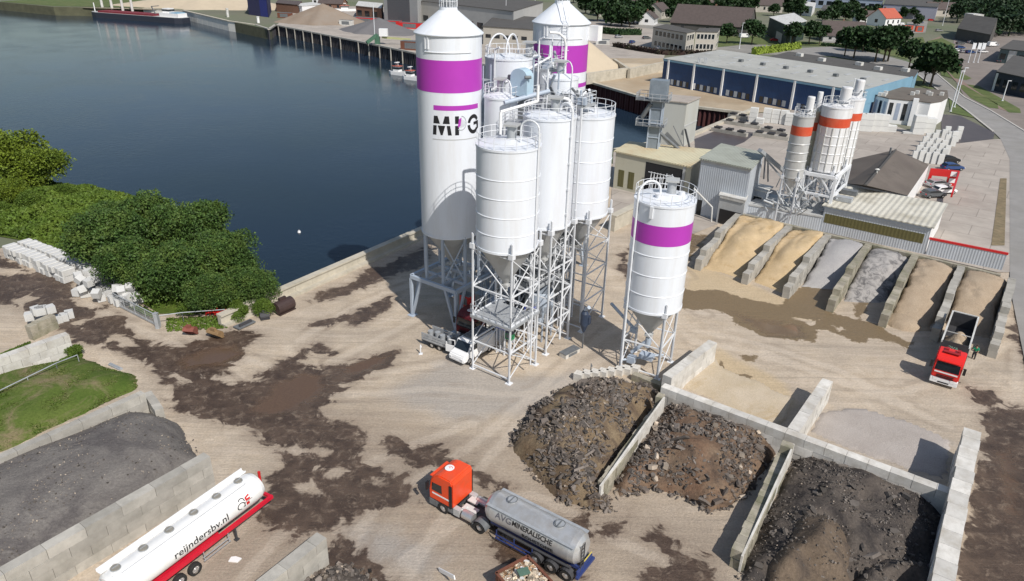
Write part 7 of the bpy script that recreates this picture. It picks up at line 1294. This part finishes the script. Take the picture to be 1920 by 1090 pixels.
for i, (px, w_, l_, h, rz, rm, wm, lb) in enumerate([((1335, 62), 22, 40, 5, -28, 'tile', 'flatroof', 'broad dark-roofed hall behind the cream offices'), ((1300, 40), 12, 22, 4, 20, 'tile', 'hwall', 'grey house left of the broad dark-roofed hall'), ((1232, 34), 11, 15, 5, 60, 'tile', 'hwall', 'house with pale gable behind the tree pair'), ((1250, 16), 10, 14, 5, 30, 'rtile', 'brick', 'brown-gabled house among trees at the top'), ((1215, 46), 9, 12, 4, 70, 'tile', 'white', 'white-walled house right of the dark trees'), ((1430, 22), 14, 26, 5, -10, 'tile', 'hwall', 'long house behind dark trees'), ((1655, 48), 13, 15, 5, 30, 'rtile', 'white', 'red tile-roofed pavilion beside the tree row'), ((1620, 42), 8, 12, 4, 10, 'tile', 'white', 'small white house left of the red-roofed pavilion'), ((1190, 20), 11, 16, 5, 0, 'tile', 'hwall', 'house hidden in trees above the far silo'), ((1330, 24), 10, 14, 4, 45, 'tile', 'hwall', 'grey gabled house at the edge of the trees'), ((1395, 12), 10, 15, 5, 10, 'tile', 'brick', 'brick house near the top edge'), ((625, 18), 9, 16, 4, -10, 'tile', 'brick', 'dark house behind the brown gravel heap'), ((1140, 30), 12, 18, 5, 80, 'tile', 'hwall', 'dark-roofed house right of the far silo cone'), ((1760, 30), 12, 22, 5, 0, 'tile', 'hwall', 'grey house before the forest'), ((1575, 76), 16, 20, 3, -10, 'tile', 'lilac', 'low lilac-grey sloped shelter among the tree row')]):
    house(lb, px, w_, l_, h, R(rz), M[rm], M.get(wm, lg))
# boats
def barge():
    a, b_ = G(180, 30, WZ), G(352, 40, WZ); a, b_ = G(176, 31, WZ), G(350, 44, WZ); d = b_-a; L_ = d.length; t = thing('cargo_barge', 'long low dark cargo barge with red hold and white wheelhouse moored at upper left', 'barge', (a.x, a.y, WZ), math.atan2(d.y, d.x)); w_ = 5
    def hull(z): return [(0, 0), (3, -w_*.7), (8, -w_), (L_-4, -w_), (L_, -w_*.6), (L_, w_*.6), (L_-4, w_), (8, w_), (3, w_*.7)]
    MB().prism(hull(0), -.5, 3.0).build('hull', mat('barge_hull', (.03, .035, .05), .5), t); MB().prism(hull(0)[0:1]+[(x, y*.97) for x, y in hull(0)[1:]], 3.0, 3.1).build('deck', M['hopper'], t); MB().bx(9, L_*.72, -w_*.8, w_*.8, 3.1, 4.0).build('hold', mat('hold_red', (.18, .02, .03), .7), t)
    MB().bx(L_*.78, L_*.97, -w_*.7, w_*.7, 3.1, 5.2).build('cabin', M['white'], t); wh = MB().bx(L_*.80, L_*.86, -w_*.45, w_*.45, 5.2, 7.6).build('wheelhouse', M['white'], t); MB().bx(L_*.795, L_*.865, -w_*.47, w_*.47, 6.2, 7.1).build('window', M['glass'], wh); MB().bx(L_*.88, L_*.96, -w_*.6, w_*.6, 5.2, 5.6).build('roof', M['lightblue'], t); MB().tube((2, 0, 3), (2, 0, 8), .3, 6).build('mast', M['white'], t); MB().beam((L_*.70, 0, 3), (L_*.66, 0, 8), .5, .5).beam((L_*.66, 0, 8), (L_*.74, 0, 8.6), .4, .4).build('crane', M['dgalv'], t)
barge()
def boat(label, px, L_, w_, rz, hull_m, cab=True, grp=None):
    p = G(*px, WZ); t = thing('work_boat', label, 'boat', (p.x, p.y, WZ), rz, grp); H_ = [(-L_/2, -w_/2), (L_*.25, -w_/2), (L_/2, 0), (L_*.25, w_/2), (-L_/2, w_/2)]; MB().prism(H_, -.3, 1.1).build('hull', hull_m, t); MB().prism([(x*.9, y*.85) for x, y in H_], 1.1, 1.16).build('deck', M['hopper'], t)
    if cab: MB().bx(-L_*.1, L_*.18, -w_*.32, w_*.32, 1.1, 3.0).build('cabin', M['white'], t); MB().bx(-L_*.12, L_*.2, -w_*.34, w_*.34, 2.0, 2.6).build('window', M['glass'], t); MB().bx(-L_*.14, L_*.22, -w_*.38, w_*.38, 3.0, 3.15).build('cabin_roof', M['rtile'], t); MB().bx(L_*.0, L_*.1, -w_*.3, w_*.3, 4.2, 4.4).tube((0, 0, 3), (0, 0, 4.3), .08, 6).tube((L_*.1, 0, 3), (L_*.1, 0, 4.3), .08, 6).build('mast', M['white'], t)
    MB().tube((-L_*.45, -w_*.4, 1.1), (-L_*.45, -w_*.4, 2), .05, 5).tube((-L_*.45, w_*.4, 1.1), (-L_*.45, w_*.4, 2), .05, 5).tube((-L_*.45, -w_*.4, 2), (-L_*.45, w_*.4, 2), .05, 5).build('rail', M['white'], t)
boat('small white work boat with red cabin roof by the sheet-pile quay', (747, 140), 9, 3.4, R(150), M['white']); boat('white open work boat partly behind the tall silo', (771, 149), 8, 3.4, R(150), M['white'], True); 
t = boat('white motor yacht standing ashore beyond the gravel heaps', (645, 22), 16, 5, R(10), M['white']); 
for o in bpy.data.objects:
    if o.get('label') == 'white motor yacht standing ashore beyond the gravel heaps': p = G(645, 22); o.location = (p.x, p.y, .6)
for i, (px, ptop) in enumerate([((487, 62), 38), ((430, 50), 22), ((192, 14), -4), ((210, 15), -2), ((230, 17), 0), ((248, 18), 2)]):
    p = G(*px, WZ if i < 2 else 0); h = ht(p, ptop)+5 if i < 2 else 10; tag(MB().tube((0, 0, -1), (0, 0, h+1.5), .8, 10, .7).lathe([(.85, h+1.4), (.85, h+1.7), (0, h+1.8)], 10).build('mooring_pole', M['dwhite'] if i else M['white'], None, (p.x, p.y, WZ if i < 2 else 0)), ['white mooring pole standing alone in the water near the quay corner', 'blue-grey mooring pole by the pale quay', 'white post on the far grassy bank behind the barge', 'white post on the far grassy bank behind the barge', 'white post on the far grassy bank behind the barge', 'white post on the far grassy bank behind the barge'][i], 'pole', None if i < 2 else 'white posts on the far bank')
tag(MB().lathe([(0, -.2), (.28, 0), (.22, .25), (0, .35)], 12).tube((0, 0, .3), (0, 0, .5), .04, 6).build('buoy', M['white'], None, (*G(561, 436, WZ)[:2], WZ)), 'tiny white buoy floating in the middle of the dark water', 'buoy')
# far clutter
for i, (px, s, c, lb) in enumerate([((685, 44), (14, 4, 3), M['red'], 'long red skip on the far quay left of the big door'), ((735, 50), (10, 3.5, 3), M['red'], 'shorter red skip near the big grey door'), ((770, 54), (12, 3.5, 3), M['red'], 'long red skip beside the tall silo'), ((774, 94), (9, 4, 3.5), M['rust'], 'rust-brown container on the far quay edge')]): cbox(lb, tuple(G(*px))[:2], s, c, 0, R(-15), 'skip_container')
t = thing('quay_crane', 'small green hopper crane with white cabin at the far quay edge', 'crane', G(708, 84)); MB().beam((0, 0, 0), (0, 0, 4), 2, 2).beam((0, 0, 4), (-4, -3, 1), 1.2, 1.2).build('base', mat('crane_green', (.06, .14, .09), .7), t); MB().bx(1, 4.5, -1, 1.5, 3.5, 6.5).build('cabin', M['white'], t); MB().beam((2, 0, 3), (14, 2, 2.2), .8, .8).build('boom', mat('boom_yellow', (.35, .36, .18), .7), t); MB().tube((-1, 0, 4), (-1, 0, 16), .15, 6).build('mast', M['steel'], t)
for i, (px, h, lb) in enumerate([((948, 56), 20, 'thin tall mast behind the cluster, left of two'), ((1002, 40), 22, 'thick twin white mast left of the far silo'), ((1386, 92), 11, 'pale lamp post in front of the dark trees'), ((1782, 210), 11, 'slim pale lamp post, left of the pair by the grass verge'), ((1789, 202), 11, 'slim pale lamp post, right of the pair by the grass verge'), ((1815, 118), 8, 'left flagpole of three by the car park'), ((1825, 118), 8, 'middle flagpole of three by the car park'), ((1833, 118), 8, 'right flagpole of three by the car park'), ((1767, 48), 18, 'tall pole before the dark forest'), ((1879, 190), 6, 'dark lamp post on the right-hand verge')]):
    t = MB().tube((0, 0, 0), (0, 0, h), .16, 8, .1).lathe([(.35, 0), (.35, .25), (0, .3)], 8)
    t.box((.4, 0, h), (1.0, .3, .14)) if i not in (5, 6, 7) else t.bx(.1, 1.4, -.02, .02, h-2.6, h-.2)
    tag(t.build('lamp_post' if i not in (0, 1, 5, 6, 7, 8) else ('flagpole' if i in (5, 6, 7) else 'mast'), M['steel'], None, G(*px)), lb, 'pole')
def hedge(label, px, w_, h, mt, name='hedge'):
    P = gp(px); pts = []
    for a, b_ in zip(P, P[1:]):
        n_ = int((b_-a).length*w_*h*5); t_ = RNG.random(n_)[:, None]; u = (b_-a).normalized(); nv = np.array([-u.y, u.x, 0]); pts.append(np.array(a)*(1-t_)+np.array(b_)*t_+nv*RNG.uniform(-w_/2, w_/2, n_)[:, None]+np.array([0, 0, 1])*RNG.uniform(.1, h, n_)[:, None])
    mb = MB(); [mb.beam(a+Z*h*.4, b_+Z*h*.4, w_*.7, h*.8) for a, b_ in zip(P, P[1:])]; clumps(mb, np.concatenate(pts), .5); tag(mb.build(name, mt), label, 'hedge')
hedge('dark clipped hedge in front of the two-storey office', [(1152, 88), (1180, 93), (1240, 103), (1345, 104)], 3, 2, leafmat('purple_hedge', (.035, .02, .018), (.03, .04, .015)))
hedge('bright green hedge behind the blue warehouse', [(1412, 103), (1450, 99), (1496, 92)], 3, 3, mat('bright_hedge', (.20, .27, .03), .8, 0, .2, 1, island=.3)); hedge('dark hedge along the far forecourt', [(1120, 62), (1160, 66), (1200, 66)], 5, 3, M['leaf_f'])
hedge('low dark hedge behind the warehouse roof', [(1540, 86), (1620, 94), (1645, 100)], 3, 1.5, M['leaf_f'])
for i, (px, rz_, c, kd, lb) in enumerate([((1212, 74), 20, 'grey', 'car', 'grey car at the left end of the cream office'), ((1395, 72), 15, 'white', 'van', 'white van on the street before the green barn'), ((1452, 78), 5, 'red', 'car', 'red car below the dark tree by the barn'), ((1560, 72), 10, 'white', 'car', 'white car at the lilac shelter'), ((1668, 56), 20, 'silver', 'car', 'silver car by the red-roofed pavilion'), ((1690, 50), 70, 'white', 'van', 'white van on the street beyond the pavilion'), ((1725, 44), 10, 'blue', 'car', 'blue car before the lilac factory'), ((1745, 40), 10, 'red', 'car', 'red car before the lilac factory'), ((1812, 74), 5, 'black', 'car', 'black car by the black pitched hall'), ((1860, 88), 10, 'white', 'van', 'white van at the right end of the car park'), ((1875, 118), 40, 'grey', 'car', 'grey car before the grey workshop'), ((1885, 150), 40, 'silver', 'car', 'silver car beside the dark right-hand hall'), ((1835, 90), 5, 'black', 'car', 'black car in the middle of the upper car park'), ((1842, 100), 5, 'white', 'car', 'white car at the right end of the lower row'), ((1535, 60), 10, 'blue', 'car', 'blue car at the end of the barn forecourt'), ((1160, 72), 30, 'silver', 'car', 'silver car on the wide far forecourt'), ((640, 32), 10, 'white', 'van', 'white van behind the brown gravel heap'), ((595, 18), 10, 'white', 'van', 'white van beyond the flat-roofed shed')]): car(px, R(rz_), c, lb, group='distant parked cars', kind=kd)
for i, (px, s_, c, lb) in enumerate([((1590, 82), (7, 3, 2.6), 'lightblue', 'light blue container under the row of trees'), ((1700, 56), (6, 3, 2.6), 'orange', 'orange container near the far street'), ((1652, 62), (5, 3, 2.6), 'hopper', 'grey container below the red roof'), ((1130, 84), (6, 3, 2.2), 'dwhite', 'white container left of the far hedge'), ((535, 34), (8, 3, 2.8), 'rust', 'brown container on the far quay corner'), ((650, 48), (7, 3, 2.6), 'dwhite', 'white container between the two far gravel heaps'), ((860, 60), (7, 3, 2.6), 'hopper', 'grey container right of the tall silo'), ((1722, 60), (4, 3, 3.2), 'orange', 'small orange machine box by the far road'), ((1060, 60), (6, 3, 2.6), 'hopper', 'grey container under the far silo eave')]): cbox(lb, tuple(G(*px))[:2], s_, M[c], 0, R(-12), 'container')
# trees of the estate
TB = [tree_mesh(10, 4.2, 3.2, 2200, .62, M['leaf_f'], s, .28, 11, .15) for s in (21, 22, 23)]; TF = [tree_mesh(12, 5.5, 1.5, 1300, 1.0, M['leaf_f'], s, .35, 9, .1) for s in (31, 32, 33)]
for i, (x, y, top) in enumerate([(1362, 82, 43), (1409, 84, 36), (1483, 86, 42), (1516, 84, 38), (1536, 84, 46), (1583, 106, 52), (1600, 110, 48), (1617, 98, 48), (1640, 117, 50), (1656, 116, 46), (1664, 116, 46), (1703, 130, 74), (1731, 158, 96), (1744, 163, 78)]):
    b = G(x, y); h = ht(b, top); tree('roadside_tree', TB[i % 3], b, ['round tree right of the cream office wing', 'dark tree between lamp post and green barn', 'tree before the pale barn roof', 'tree right of the pale barn roof', 'tree at the right end of the barn group', 'first tree of the long row behind the warehouse', 'second tree of the long row behind the warehouse', 'tree set back in the long row behind the warehouse', 'fourth tree of the long row, its trunk on the verge', 'fifth tree of the long row', 'last tree of the long row before the road bends', 'tree standing alone between row and road', 'left one of the two large trees at the road by the light-blue fascia', 'right and taller one of the two large trees at the road'][i], h/10, i*1.1, 'roadside trees behind the blue warehouse')
k = 0
for x, y, s in [(1145, 48, 1.0), (1165, 50, 1.1), (1180, 52, 1.0), (1208, 44, .9), (1130, 30, 1.1), (1260, 42, .8), (1285, 50, .5), (1240, 25, 1), (1275, 30, 1), (1300, 22, 1.1), (1345, 32, 1.0), (1365, 28, 1.1), (1385, 24, 1.1), (1400, 34, .8), (1415, 14, 1.1), (1350, 12, 1.2), (1320, 8, 1.2), (1290, 6, 1.2), (1230, 6, 1.2), (1200, 10, 1.2), (1170, 6, 1.2), (1470, 20, 1), (1495, 24, 1), (1450, 30, .7), (1560, 40, .9), (1585, 38, .9), (1545, 44, .7), (1610, 44, .8), (1640, 34, .8), (1110, 12, 1.2), (1380, 2, 1.3), (1440, 0, 1.3), (1485, -4, 1.3), (1530, -6, 1.3), (1700, -4, 1.3), (1590, -10, 1.3), (1245, 84, .35), (1282, 92, .35), (1330, 96, .35), (1268, 90, .3), (1145, -4, 1.3), (1075, 6, 1.2), (1250, -8, 1.4), (1320, -10, 1.4), (1155, 42, 1.2), (1172, 44, 1.2), (1188, 46, 1.1), (1310, 34, 1.2), (1372, 20, 1.3), (1392, 18, 1.3), (1358, 24, 1.3), (1405, 26, 1.0), (1424, 6, 1.3), (1455, 12, 1.2), (1478, 28, .8), (1225, 18, 1.2), (1262, 30, 1), (1280, 16, 1.2), (1305, 14, 1.2), (1500, 34, .8), (1568, 34, 1.0), (1596, 32, 1.0), (1625, 38, .8), (1690, 36, .7), (1720, 48, .6), (1710, 36, .7), (1340, 44, .7), (1205, 28, 1.1), (1120, 40, 1.1), (1098, 26, 1.2)]:
    tree('garden_tree', TF[k % 3], G(x, y), 'dark green tree among the houses along the top edge' if s > .5 else 'small round shrub against the cream office wall', s, k*1.7, 'trees among the far houses' if s > .5 else 'shrubs at the office wall'); k += 1
mb = MB(); L_ = []; rg = random.Random(77)
for i in range(520):
    x = rg.uniform(1750, 2120); lo = 30 if x < 1790 else (44 if x < 1850 else 70); y = rg.uniform(4, lo) if i % 3 else rg.uniform(-18, 4); b = G(x, y); L_.append(((b.x, b.y, rg.uniform(4, 8)), rg.uniform(5, 7.5)))
clumps(mb, crown_pts(60000, L_), 1.2); [mb.tube((c[0], c[1], 0), (c[0], c[1], 6), .4, 5) for c, r in L_[:150]]; tag(mb.build('forest', leafmat('forest_leaves', (.016, .036, .014), (.025, .05, .018))), kind='stuff')
mb = MB(); L_ = []
for i in range(420):
    x = rg.uniform(-900, 1750); b = G(x, rg.uniform(-42, -24)); L_.append(((b.x, b.y, 6), 11))
clumps(mb, crown_pts(26000, L_), 2.6); tag(mb.build('far_forest', M['leaf_f']), kind='stuff')

relabel('trees among the far houses', '# dark green tree from the left among the far houses'); relabel('shrubs at the office wall', '# round shrub from the left at the cream office'); relabel('white slab stacks behind the moulds', '# white slab stack from the left behind the dark moulds'); relabel('tall slab stacks right of the striped silos', '# tall grey-white slab stack from the left beside the striped silos')
relabel('large stacks by the office', '# large white slab stack from the left before the curved office end'); relabel('lone slab packs by the road', '# lone narrow slab pack from the left at the road side'); relabel('white posts on the far bank', '# white post from the left on the grassy bank behind the barge')
